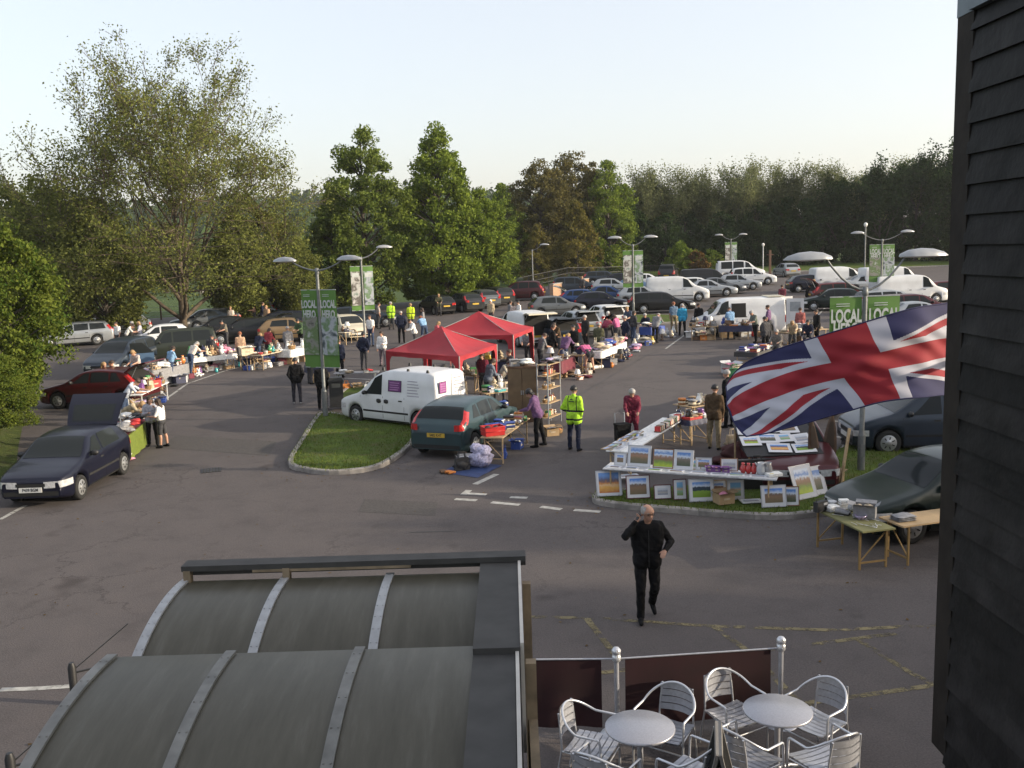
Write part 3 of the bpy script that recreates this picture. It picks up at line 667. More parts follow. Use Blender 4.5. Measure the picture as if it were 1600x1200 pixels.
# brick retaining wall and railings
def wall_and_rails():
    a = P(862, 467); b_ = P(918, 449); d = (b_-a); L = d.length; an = atan2(d.y, d.x)
    root = empty('brick_wall', a, an, 'orange brick retaining wall in sunlight behind the blue cars', 'wall')
    m = bpy.data.materials.new('brickwork'); m.use_nodes = True; n = m.node_tree.nodes; l = m.node_tree.links; tc = n.new('ShaderNodeTexCoord'); mp = n.new('ShaderNodeMapping'); mp.inputs['Rotation'].default_value = (pi/2, 0, 0)
    bt = n.new('ShaderNodeTexBrick'); bt.inputs['Scale'].default_value = 4; bt.inputs['Color1'].default_value = (.40, .22, .12, 1); bt.inputs['Color2'].default_value = (.30, .17, .10, 1); bt.inputs['Mortar'].default_value = (.35, .3, .25, 1)
    l.new(tc.outputs['Object'], mp.inputs[0]); l.new(mp.outputs[0], bt.inputs['Vector']); l.new(bt.outputs[0], n['Principled BSDF'].inputs['Base Color']); n['Principled BSDF'].inputs['Roughness'].default_value = .9
    w = MB(); w.box((L/2, 0, .55), (L, .3, 1.3)); w.build('wall', m, root); c = MB(); c.box((L/2, 0, 1.24), (L+.06, .38, .08)); c.build('coping', KERB, root)
    fr = empty('railings', P(832, 466)+Vector((-1.2, 3.0, 0)), 0, 'dark metal railings running above the brick wall to the wood', 'railings'); dm = mat('railing_paint', (.03, .03, .03), .6)
    p0 = Vector((0, 0, 0)); pts = [Vector((0, 0, .6)), Vector((5.2, 10.5, 1.2)), Vector((9.8, 17.5, 1.0)), Vector((19, 24, .9))]
    rl = MB(); pb = MB()
    for a_, c_ in zip(pts, pts[1:]):
        for h in (.15, .55, 1.1): rl.bar(a_+Vector((0, 0, h)), c_+Vector((0, 0, h)), .05)
        N = int((c_-a_).length/.28)
        for i in range(N+1): q = a_+(c_-a_)*i/N; pb.bar(q+Vector((0, 0, -.6 if i % 8 == 0 else .12)), q+Vector((0, 0, 1.1)), .06 if i % 8 == 0 else .025)
    rl.build('rail', dm, fr); pb.build('bars', dm, fr)
wall_and_rails()
def paddock_fence():
    fr = empty('field_fence', (0, 0, 0), 0, 'thin post and wire fence along the edge of the sheep field', 'fence'); b = MB(); w = MB()
    pts = [(-47, 66), (-36, 72), (-24, 76)]; prev = None
    for (x0, y0), (x1, y1) in zip(pts, pts[1:]):
        for i in range(6):
            t = i/6; x = x0+(x1-x0)*t; y = y0+(y1-y0)*t; q = Vector((x, y, gz(x, y)-.1)); b.bar(q, q+Vector((0, 0, 1.25)), .1)
            if prev is not None:
                for h in (.4, .75, 1.1): w.bar(prev+Vector((0, 0, h)), q+Vector((0, 0, h)), .02)
            prev = q
    b.build('posts', DWOOD, fr); w.build('wires', STEEL, fr)
paddock_fence()

# ================================================================== TIMBER BUILDING (dark boarded wall at the right)
def building():
    root = empty('timber_building', (0, 0, 0), 0, 'black weatherboarded wall of the building at the right edge', 'building')
    m = mat('black_stained_board', (.011, .010, .010), .65, 0, .6, 5, .9, spec=.25); mc = mat('dark_corner_post', (.022, .018, .015), .75, 0, .3, 6, .3, spec=.2); fl = mat('lead_flashing', (.13, .16, .18), .5, .3, .15, 3)
    cx, cy = 2.385, 4.95              # the corner
    ex, ey = 2.44, 2.35               # the wall runs back towards the window we look from
    n_ = m.node_tree.nodes; l_ = m.node_tree.links; g_ = n_.new('ShaderNodeNewGeometry'); rr_ = ramp_node(n_, [(0, (.4, .4, .4)), (1, (1.5, 1.5, 1.5))]); l_.new(g_.outputs['Random Per Island'], rr_.inputs[0]); mm_ = n_.new('ShaderNodeMix'); mm_.data_type = 'RGBA'; mm_.blend_type = 'MULTIPLY'; mm_.inputs[0].default_value = 1
    bs_ = n_['Principled BSDF'].inputs['Base Color']; src_ = bs_.links[0].from_socket; l_.new(src_, mm_.inputs[6]); l_.new(rr_.outputs[0], mm_.inputs[7]); l_.new(mm_.outputs[2], bs_)
    d = Vector((ex-cx, ey-cy, 0)); L = d.length; d.normalize(); nrm = Vector((-d.y, d.x, 0)); nrm = nrm if nrm.x < 0 else -nrm
    z0, z1 = 2.42, 6.62; b = MB(); pitch = .152; k = 0; z = z0
    while z < z1:
        p0 = Vector((cx, cy, z))+d*.09; p1 = Vector((cx, cy, z))+d*L; top = min(z+pitch+.02, z1)
        o0 = nrm*.03; o1 = nrm*.008
        vs = [p0+o0, p1+o0, p1+o1+Vector((0, 0, top-z)), p0+o1+Vector((0, 0, top-z)), p0, p1]
        b.add(vs, [(0, 1, 2, 3), (4, 5, 1, 0)]); z += pitch
    far = Vector((cx, cy, 0)); E2 = Vector((9, .0, 0))
    b.build('weatherboards', m, root)
    c = MB(); c.box((cx+.055, cy-.02, (2.61+z1)/2), (.15, .17, z1-2.61)); c.build('corner_post', mc, root)
    f = MB(); f.box((cx+.06, cy-.02, z1+.16), (.165, .18, .32))
    a = Vector((cx, cy, z1+.16)); q = a+d*L; f.bar(a+d*.1+nrm*.02, q+nrm*.02, .06, .32); f.build('flashing', fl, root)
    w = MB(); bl = [(cx+.02, cy-.03), (ex+.03, ey), (ex+2.5, ey-3), (16, ey-3), (16, cy-.03)]; w.prism(bl[::-1], z0+.02, z1+.3); w.build('wall_core', m, root)
    g = MB(); g.prism([(3.4, -.6), (16, -.6), (16, cy-.6), (3.4, cy-.6)], 0, z0+.02); g.build('ground_floor', BRICK, root)
building()

# ================================================================== ENTRANCE CANOPY (two polycarbonate barrel vaults)
def canopy():
    root = empty('entrance_canopy', (-1.2, 5.4, 0), 0, 'ribbed grey barrel-vaulted entrance canopy in the foreground', 'canopy')
    def loc(b): b.v = [(x+1.2, y-5.4, z) for x, y, z in b.v]; return b
    sh = bpy.data.materials.new('weathered_polycarbonate'); sh.use_nodes = True; n = sh.node_tree.nodes; l = sh.node_tree.links; p = n['Principled BSDF']
    tc = n.new('ShaderNodeTexCoord'); mp = n.new('ShaderNodeMapping'); mp.inputs['Scale'].default_value = (9, 1.2, 1.2); q = n.new('ShaderNodeTexNoise'); q.inputs['Scale'].default_value = 1.3; q.inputs['Detail'].default_value = 7; q.inputs['Roughness'].default_value = .7
    l.new(tc.outputs['Object'], mp.inputs[0]); l.new(mp.outputs[0], q.inputs['Vector']); r = ramp_node(n, [(.3, (.058, .054, .040)), (.55, (.078, .073, .056)), (.75, (.105, .10, .082))]); l.new(q.outputs[0], r.inputs[0]); l.new(r.outputs[0], p.inputs['Base Color'])
    p.inputs['Roughness'].default_value = .38; p.inputs['Specular IOR Level'].default_value = .3
    rbo = mat('grimy_canopy_rib', (.16, .16, .15), .6, .1, .3, 7); rb = mat('canopy_rib', (.33, .34, .35), .45, .2, .12, 14); dk = mat('bituminous_felt', (.046, .045, .043), .8, 0, .2, 6); wd = mat('weathered_timber', (.22, .17, .11), .8, 0, .3, 8); tr = mat('canopy_trim', (.5, .48, .44), .6)
    xL, xR = -2.42, -.27
    V = [((5.12, 3.19), 1.55, 1.02, -1.62, 1.05), ((6.72, 3.30), 1.35, .80, -1.30, .62)]   # crest (y,z), half-depth, rise, start angle, end
    def arc(v, t, off=0.0):
        (cy, cz), hw, rise, a0, a1 = v; a = a0+(a1-a0)*t; return cy+sin(a)*hw+sin(a)*off, cz-rise*(1-cos(a))*.98+cos(a)*off
    V = [((4.95, 3.215), 1.6, 1.0, -1.35, .15), ((6.32, 3.19), 1.35, 1.0, -.78, .15)]
    for v in V:
        b = MB(); b.grid(lambda u, t: (xL+(xR-xL)*u, *arc(v, t)), 2, 40, flip=False); b.grid(lambda u, t: (xL+(xR-xL)*u, *arc(v, t, -.02)), 2, 40, flip=True); loc(b).build('roof_sheet', sh, root)
    for v, xs in ((V[0], (xL+.02, -1.70, -.94)), (V[1], (xL-.0, -1.69, -.93))):
        for x in xs:
            b = MB(); n_ = 40
            w = .060/2
            vs = []
            for i in range(n_+1):
                for dx, of in ((-w, .002), (-w, .018), (w, .018), (w, .002)): y, z = arc(v, i/n_, of); vs.append((x+dx, y, z))
            b.add(vs, [(i*4+j, i*4+j+1, (i+1)*4+j+1, (i+1)*4+j) for i in range(n_) for j in range(3)], 0, False)
            for i in range(2, n_, 4):
                for dx in (-.018, .018): y, z = arc(v, i/n_, .019); b.ell((x+dx, y, z), (.006, .006, .004), 6, 4)
            loc(b).build('rib', rb if v is V[1] else rbo, root)
    # front fascia board on short posts, gutter valley, felted side upstand, timber end post
    b = MB(); b.box((-1.19, 6.55, 3.285), (2.5, .14, .04)); b.box((-1.19, 6.60, 3.245), (2.5, .05, .08)); loc(b).build('fascia_board', dk, root)
    b = MB(); 
    for x in (-2.40, -1.68): b.box((x, 6.50, 3.22), (.05, .06, .10))
    b.box((-1.35, 6.50, 3.255), (1.15, .04, .02)); loc(b).build('fascia_bracket', wd, root)
    b = MB(); b.box((-1.35, 5.30, 2.90), (2.15, .16, .04)); loc(b).build('valley_gutter', dk, root)
    b = MB()
    b.prism([(xR+.0, 5.02), (xR+.27, 5.02), (xR+.27, 6.62), (xR+.0, 6.62)], 2.3, 3.262); b.prism([(xR-.0, 3.2), (xR+.24, 3.2), (xR+.24, 5.02), (xR-.0, 5.02)], 2.3, 3.225)
    loc(b).build('side_upstand', dk, root)
    b = MB(); b.prism([(xR+.272, 5.05), (xR+.292, 5.05), (xR+.292, 6.63), (xR+.272, 6.63)], 2.6, 3.275); b.prism([(xR+.243, 3.2), (xR+.263, 3.2), (xR+.263, 5.05), (xR+.243, 5.05)], 2.6, 3.24); loc(b).build('edge_trim', tr, root)
    for c_, s_ in (((xR+.33, 5.1, 1.57), (.06, .07, 3.14)), ((xR+.33, 6.5, 1.55), (.06, .07, 3.1)), ((xL-.02, 6.5, 1.5), (.08, .08, 3.0)), ((xL-.02, 3.6, 1.2), (.08, .08, 2.4))): b = MB(); b.box(c_, s_); loc(b).build('post', wd, root)
    b = MB(); b.box((xR+.335, 4.2, 1.4), (.05, 2.2, 2.8)); loc(b).build('side_boarding', wd, root)
canopy()
def brackets():
    for (px, py, h, lb) in ((118, 1100, .55, 'short dark post by the left edge of the canopy'), (24, 1262, .6, 'dark post with wire stay at the bottom left corner')):
        p = P(px, py); root = empty('bollard', p, 0, lb, 'bollard'); b = MB(); b.tube([(0, 0, 0), (0, 0, h-.06), (0, 0, h)], [.05, .05, .03], 10); b.lathe([(.09, 0), (.09, .03), (.05, .05)], n=12); b.build('post', BLACK, root); b = MB(); b.bar((0, 0, h*.75), (.5, .25, h*.78), .02); b.bar((0, 0, h*.8), (.6, .35, h+.35), .012); b.build('stay', BLACK, root)
brackets()

# ================================================================== BARRIER, CAFE FURNITURE, CHALKBOARD
CLOTH = mat('burgundy_canvas', (.022, .004, .006), .85, 0, .3, 3); CHROME = mat('polished_aluminium', (.60, .61, .64), .3, .6, .06, 9); BRUSH = mat('brushed_aluminium', (.46, .47, .51), .4, .55, .12, 22)
def barrier():
    pts = [(.12, 9.95), (1.08, 9.9), (2.98, 10.05)]
    posts = []
    for k, (x, y) in enumerate(pts[1:]):
        root = empty('barrier_post', (x, y, 0), 0, ['steel barrier post between the two burgundy panels', 'steel barrier post at the right end of the burgundy barrier'][k], 'barrier post', 'cafe barrier posts')
        b = MB(); b.lathe([(0, .02), (.19, .015), (.2, 0)][::-1], n=20); b.tube([(0, 0, 0), (0, 0, .93)], .028, 12); b.build('pole', BRUSH, root)
        b = MB(); b.lathe([(.03, .88), (.05, .9), (.05, .96), (.035, .97), (.05, .985), (.055, 1.02), (.03, 1.05), (0, 1.055)], n=14); b.build('cap', CHROME, root)
    for (a, c, g0, g1, lb) in (((.10, 9.95), pts[1], 0, .17, 'left burgundy canvas barrier panel ending at the canopy'), (pts[1], pts[2], .1, .12, 'wide burgundy canvas barrier panel behind the cafe tables')):
        A = Vector((*a, 0)); C = Vector((*c, 0)); d = (C-A); L = d.length; d.normalize(); root = empty('canvas_barrier', A, atan2(d.y, d.x), lb, 'barrier', 'cafe barrier panels')
        b = MB(); b.grid(lambda u, v: (g0+(L-g0-g1)*u, .02*sin(u*9+v*2)*v, .10+.80*(1-v)), 24, 8); b.grid(lambda u, v: (g0+(L-g0-g1)*u, .006+.02*sin(u*9+v*2)*v, .10+.80*(1-v)), 24, 8, flip=True); b.build('canvas', CLOTH, root)
        b = MB(); b.tube([(.02, 0, .915), (L-.04, 0, .915)], .011, 8); b.build('rail', BRUSH, root)
barrier()
def cafe_table(p, lb):
    root = empty('cafe_table', p, 0, lb, 'table', 'round cafe tables')
    b = MB(); b.lathe([(0, .700), (.34, .700), (.352, .706), (.352, .722), (.345, .728), (0, .728)], n=48); b.build('tabletop', mat('table_aluminium', (.40, .40, .43), .38, .55, .1, 60), root)
    b = MB(); b.tube([(0, 0, .05), (0, 0, .70)], .03, 12); b.build('column', BRUSH, root)
    b = MB()
    for k in range(4): a = k*pi/2+.5; b.tube([(0, 0, .08), (.18*cos(a), .18*sin(a), .06), (.3*cos(a), .3*sin(a), .015)], [.025, .02, .015], 8)
    b.build('foot', BRUSH, root); return root
def cafe_chair_proto():
    root = empty('cafe_chair')       # faces +X
    b = MB(); hoop = []
    for i in range(25):
        t = i/24; a = -pi/2-(pi)*t
        x = .02+.27*cos(a)*1.0; y = .28*sin(a)*-1
        x = -.02+(.24*cos(a) if cos(a) < 0 else 0)
        s_ = abs(cos(a)); hoop.append((x, .285*sin(a), .66+.17*s_**1.3))
    path = [(.20, -.285, .655)]+hoop[::1]+[(.20, .285, .655)]
    if path[1][1] > 0: path = [(.20, .285, .655)]+hoop+[(.20, -.285, .655)]
    y0 = path[0][1]; y1 = path[-1][1]
    full = [(.24, y0, 0), (.235, y0, .35), (.225, y0, .6), (.215, y0, .645)]+path+[(.215, y1, .645), (.225, y1, .6), (.235, y1, .35), (.24, y1, 0)]
    b.tube(full, .0125, 8); b.build('hoop_arm', CHROME, root)
    b = MB()
    for s in (-1, 1): b.tube([(-.30, s*.21, 0), (-.22, s*.2, .43), (-.235, s*.19, .62), (-.258, s*.175, .80)], .011, 8)
    b.build('rear_leg', CHROME, root)
    b = MB()
    for s in (-1, 1): b.tube([(.235, s*.27, .42), (-.215, s*.2, .41)], .01, 8)
    b.tube([(.235, -.285, .30), (.235, .285, .30)], .009, 6); b.build('seat_frame', CHROME, root)
    b = MB()
    for k in range(7): x = -.19+.068*k; b.grid(lambda u, v: (x+.058*u, (-.23-.02*(k/6))+(.46+.04*(k/6))*v, .435-.03*sin(v*pi)*.6+.006), 1, 6); b.grid(lambda u, v: (x+.058*u, (-.23-.02*(k/6))+(.46+.04*(k/6))*v, .425-.03*sin(v*pi)*.6), 1, 6, flip=True); 
    b.build('seat', BRUSH, root)
    b = MB()
    for k in range(4):
        z = .50+.078*k
        for o, fl in ((0, False), (-.012, True)): b.grid(lambda u, v: (-.222-.12*(z+.066*u-.5)*.45-.05*sin(v*pi)+o, -.19+.38*v, z+.066*u), 1, 8, flip=not fl)
    b.build('backrest', BRUSH, root)
    return root
T1 = Vector((1.18, 8.74, 0)); T2 = Vector((2.64, 9.00, 0))
cafe_table(T1, 'round aluminium cafe table nearer the canopy'); cafe_table(T2, 'round aluminium cafe table nearer the timber wall')
chair0 = cafe_chair_proto(); first = True
for (x, y, a, lb) in [(T1.x-.50, T1.y+.22, -25, 'aluminium chair behind left of the table nearer the canopy'), (T1.x+.36, T1.y+.50, 235, 'aluminium chair behind right of the table nearer the canopy'), (T1.x-.42, T1.y-.48, 55, 'aluminium chair in front left of the table nearer the canopy'), (T1.x+.45, T1.y-.42, 135, 'aluminium chair beside the chalkboard in front of the nearer table'),
        (T2.x-.34, T2.y+.52, -62, 'aluminium chair against the burgundy barrier panel'), (T2.x+.52, T2.y+.30, 215, 'aluminium chair behind right of the table nearer the timber wall'), (T2.x-.44, T2.y-.42, 38, 'aluminium chair in front left of the table nearer the timber wall'), (T2.x+.34, T2.y-.50, 115, 'aluminium chair in front right of the table nearer the timber wall')]:
    c = chair0 if first else copy_tree(chair0); first = False; c.location = (x, y, 0); c.rotation_euler = (0, 0, R(a)); tag(c, lb, 'chair', 'aluminium cafe chairs')
def chalkboard():
    root = empty('chalkboard_sign', (1.80, 7.98, 0), R(78), 'black folding chalkboard sign with pale frame at the bottom edge', 'sign')
    for k, s in enumerate((1, -1)):
        b = MB(); rot = Matrix.Rotation(s*R(13), 3, 'X'); b.box((0, s*.13, .5), (.56, .02, 1.0), rot=rot); b.build('board', mat('chalkboard', (.010, .010, .010), .9, spec=.1), root)
        f = MB()
        for (c_, sz) in (((-.29, 0, 0), (.045, .03, 1.04)), ((.29, 0, 0), (.045, .03, 1.04)), ((0, 0, .5), (.6, .03, .045)), ((0, 0, -.46), (.6, .03, .045))): f.box(Vector((0, s*.13, .5))+rot @ Vector(c_), sz, rot=rot)
        f.build('frame', mat('silvered_frame', (.17, .16, .15), .6), root)
chalkboard()

# ================================================================== FLAG
def flag():
    root = empty('union_flag', (0, 0, 0), 0, 'large Union Jack flag billowing in front of the car park', 'flag')
    red = mat('flag_red', (.27, .012, .022), .8, 0, .08, 3); wh = mat('flag_white', (.44, .44, .50), .8, 0, .08, 3); bl = mat('flag_blue', (.018, .019, .078), .8, 0, .1, 3)
    D = 7.4
    # control lattice: columns hoist -> fly, rows top / upper mid / centre / lower mid / bottom  (photo pixel, depth in metres)
    cols = [
        [(1640, 455, D+.3), (1640, 500, D+.3), (1640, 540, D+.3), (1640, 590, D+.3), (1640, 640, D+.3)],
        [(1550, 462, D+.15), (1550, 502, D+.15), (1552, 542, D+.1), (1552, 588, D+.1), (1552, 636, D+.1)],
        [(1478, 474, D-.05), (1480, 508, D-.1), (1484, 542, D-.1), (1488, 582, D-.1), (1492, 618, D-.15)],
        [(1418, 484, D-.15), (1424, 518, D-.2), (1432, 552, D-.2), (1440, 592, D-.25), (1446, 620, D-.3)],
        [(1311, 516, D-.1), (1326, 543, D-.15), (1345, 571, D-.2), (1364, 602, D-.25), (1379, 628, D-.3)],
        [(1232, 540, D+.1), (1240, 560, D+.05), (1256, 590, D), (1290, 620, D-.1), (1312, 646, D-.2)],
        [(1178, 560, D+.32), (1184, 582, D+.25), (1192, 612, D+.15), (1228, 640, D), (1256, 662, D-.1)],
        [(1150, 580, D+.5), (1150, 604, D+.4), (1154, 630, D+.3), (1180, 658, D+.15), (1202, 676, D+.05)],
        [(1135, 604, D+.62), (1136, 622, D+.5), (1139, 641, D+.4), (1152, 666, D+.25), (1166, 682, D+.15)]]
    G = [[at_depth(*c) for c in col] for col in cols]
    def cr(p, t):
        n = len(p)-1; s = t*n; i = min(int(s), n-1); f = s-i; a = p[max(i-1, 0)]; b = p[i]; c = p[i+1]; d = p[min(i+2, n)]
        return .5*((2*b)+(c-a)*f+(2*a-5*b+4*c-d)*f*f+(3*b-a-3*c+d)*f**3)
    nc = c_f*-1
    NU, NV = 300, 150; vs = []
    for i in range(NU+1):
        for j in range(NV+1): u_ = i/NU; v_ = j/NV; vs.append(cr([cr(row, u_) for row in zip(*G)], v_)+nc*(.012*sin(38*u_-9*v_+2*sin(7*v_))*(.3+.7*u_)+.007*sin(71*u_+23*v_)*sin(pi*v_)+.010*sin(16*v_+11*u_)*u_))
    vs = [tuple(v) for v in vs]; b = MB()
    def colour(u, v):
        x = u*60; y = (1-v)*30
        if abs(x-30) < 3 or abs(y-15) < 3: return 0
        if abs(x-30) < 5 or abs(y-15) < 5: return 1
        L = sqrt(5)
        d1 = ((x-30)-2*(y-15))/L; d2 = ((x-30)+2*(y-15))/L     # distance from each diagonal
        for d, sg in ((d1, 1), (d2, -1)):
            if abs(d) < 3:
                s = 1 if x > 30 else -1
                dd = d*s*sg*(-1 if sg > 0 else 1)
                if 0 < dd < 2: return 0
        for d in (d1, d2):
            if abs(d) < 3: return 1
        return 2
    w = NV+1; fs = []; ms = []
    for i in range(NU):
        for j in range(NV): fs.append((i*w+j, i*w+j+1, (i+1)*w+j+1, (i+1)*w+j)); ms.append(colour((i+.5)/NU, (j+.5)/NV))
    b.v = vs; b.f = fs; b.m = ms; b.s = [True]*len(fs)
    b.build('cloth', [red, wh, bl], root)
    hm = MB(); w_ = NV+1
    for jj in (0, NV): hm.tube([vs[i*w_+jj] for i in range(0, NU+1, 4)], .006, 5)
    hm.tube([vs[NU*w_+j] for j in range(0, NV+1, 3)], .007, 5); hm.build('hem', bl, root)
    h0 = Vector(vs[0]); h1 = Vector(vs[NV]); dn = (h0-h1).normalized(); q = MB(); q.tube([h1-dn*.1, h0+dn*.12], .02, 10)
    q.tube([(3.2, 4.94, h0.z-.3), h0-dn*.3], .025, 10); q.build('pole', WHITE, root)
flag()
# ================================================================== VEHICLES
GLASS = bpy.data.materials.new('car_glass'); GLASS.use_nodes = True
_b = GLASS.node_tree.nodes['Principled BSDF']; _b.inputs['Base Color'].default_value = (.02, .024, .026, 1); _b.inputs['IOR'].default_value = 1.32; _b.inputs['Roughness'].default_value = .06; _b.inputs['Specular IOR Level'].default_value = .25
TYRE = mat('tyre', (.014, .014, .014), .85); RIM = mat('wheel_trim', (.38, .39, .40), .35, .6, .1, 9); RIMD = mat('steel_wheel', (.16, .16, .17), .5, .4)
UNDER_SHADE = mat('underbody', (.01, .01, .01), .9); SEAM = mat('body_seam', (.012, .012, .012), .8); HEADL = mat('headlamp', (.62, .63, .64), .12, .3, .25, 18); TAILL = mat('tail_lamp', (.42, .02, .02), .2, 0, .25, 14, coat=.5)  # underbody black also paints the shade inside open doors and tailgates
PLATEW = mat('white_number_plate', (.62, .62, .6), .4); PLATEY = mat('yellow_number_plate', (.5, .33, .04), .4); AMBER = mat('indicator', (.55, .2, .12), .2)
def paint(name, c, metal=.25, rough=.32): return mat('paint_'+name, c, rough, metal*.7, .08, 2.0, coat=.2, spec=.35)
PT = dict(navy=paint('navy', (.006, .007, .018)), teal=paint('teal', (.026, .052, .060)), red=paint('red', (.07, .008, .010)), white=paint('white', (.62, .63, .64), 0, .4), black=paint('black', (.010, .010, .011)),
          blue=paint('blue', (.018, .05, .15)), slate=paint('slate_blue', (.022, .032, .048)), silver=paint('silver', (.33, .35, .37), .6), green=paint('dark_green', (.004, .012, .010)), olive=paint('olive_green', (.028, .034, .024)),
          maroon=paint('maroon', (.06, .010, .014)), grey=paint('grey', (.11, .12, .13), .5), skyblue=paint('light_blue', (.10, .17, .28), .4), gold=paint('bronze_gold', (.22, .15, .08), .4), darkred=paint('dark_red', (.09, .012, .012)), cream=paint('cream', (.6, .55, .42), 0), dgrey=paint('charcoal', (.03, .032, .035), .4))
def pchip(pts, x):
    n = len(pts)
    if x <= pts[0][0]: return pts[0][1]
    if x >= pts[-1][0]: return pts[-1][1]
    for i in range(n-1):
        if x <= pts[i+1][0]: break
    def dl(k): return (pts[k+1][1]-pts[k][1])/(pts[k+1][0]-pts[k][0])
    def m(k):
        if k == 0: return dl(0)
        if k == n-1: return dl(n-2)
        a, b = dl(k-1), dl(k); return 0 if a*b <= 0 else 2*a*b/(a+b)
    h = pts[i+1][0]-pts[i][0]; t = (x-pts[i][0])/h; y0, y1 = pts[i][1], pts[i+1][1]
    return (2*t**3-3*t*t+1)*y0+(t**3-2*t*t+t)*h*m(i)+(-2*t**3+3*t*t)*y1+(t**3-t*t)*h*m(i+1)
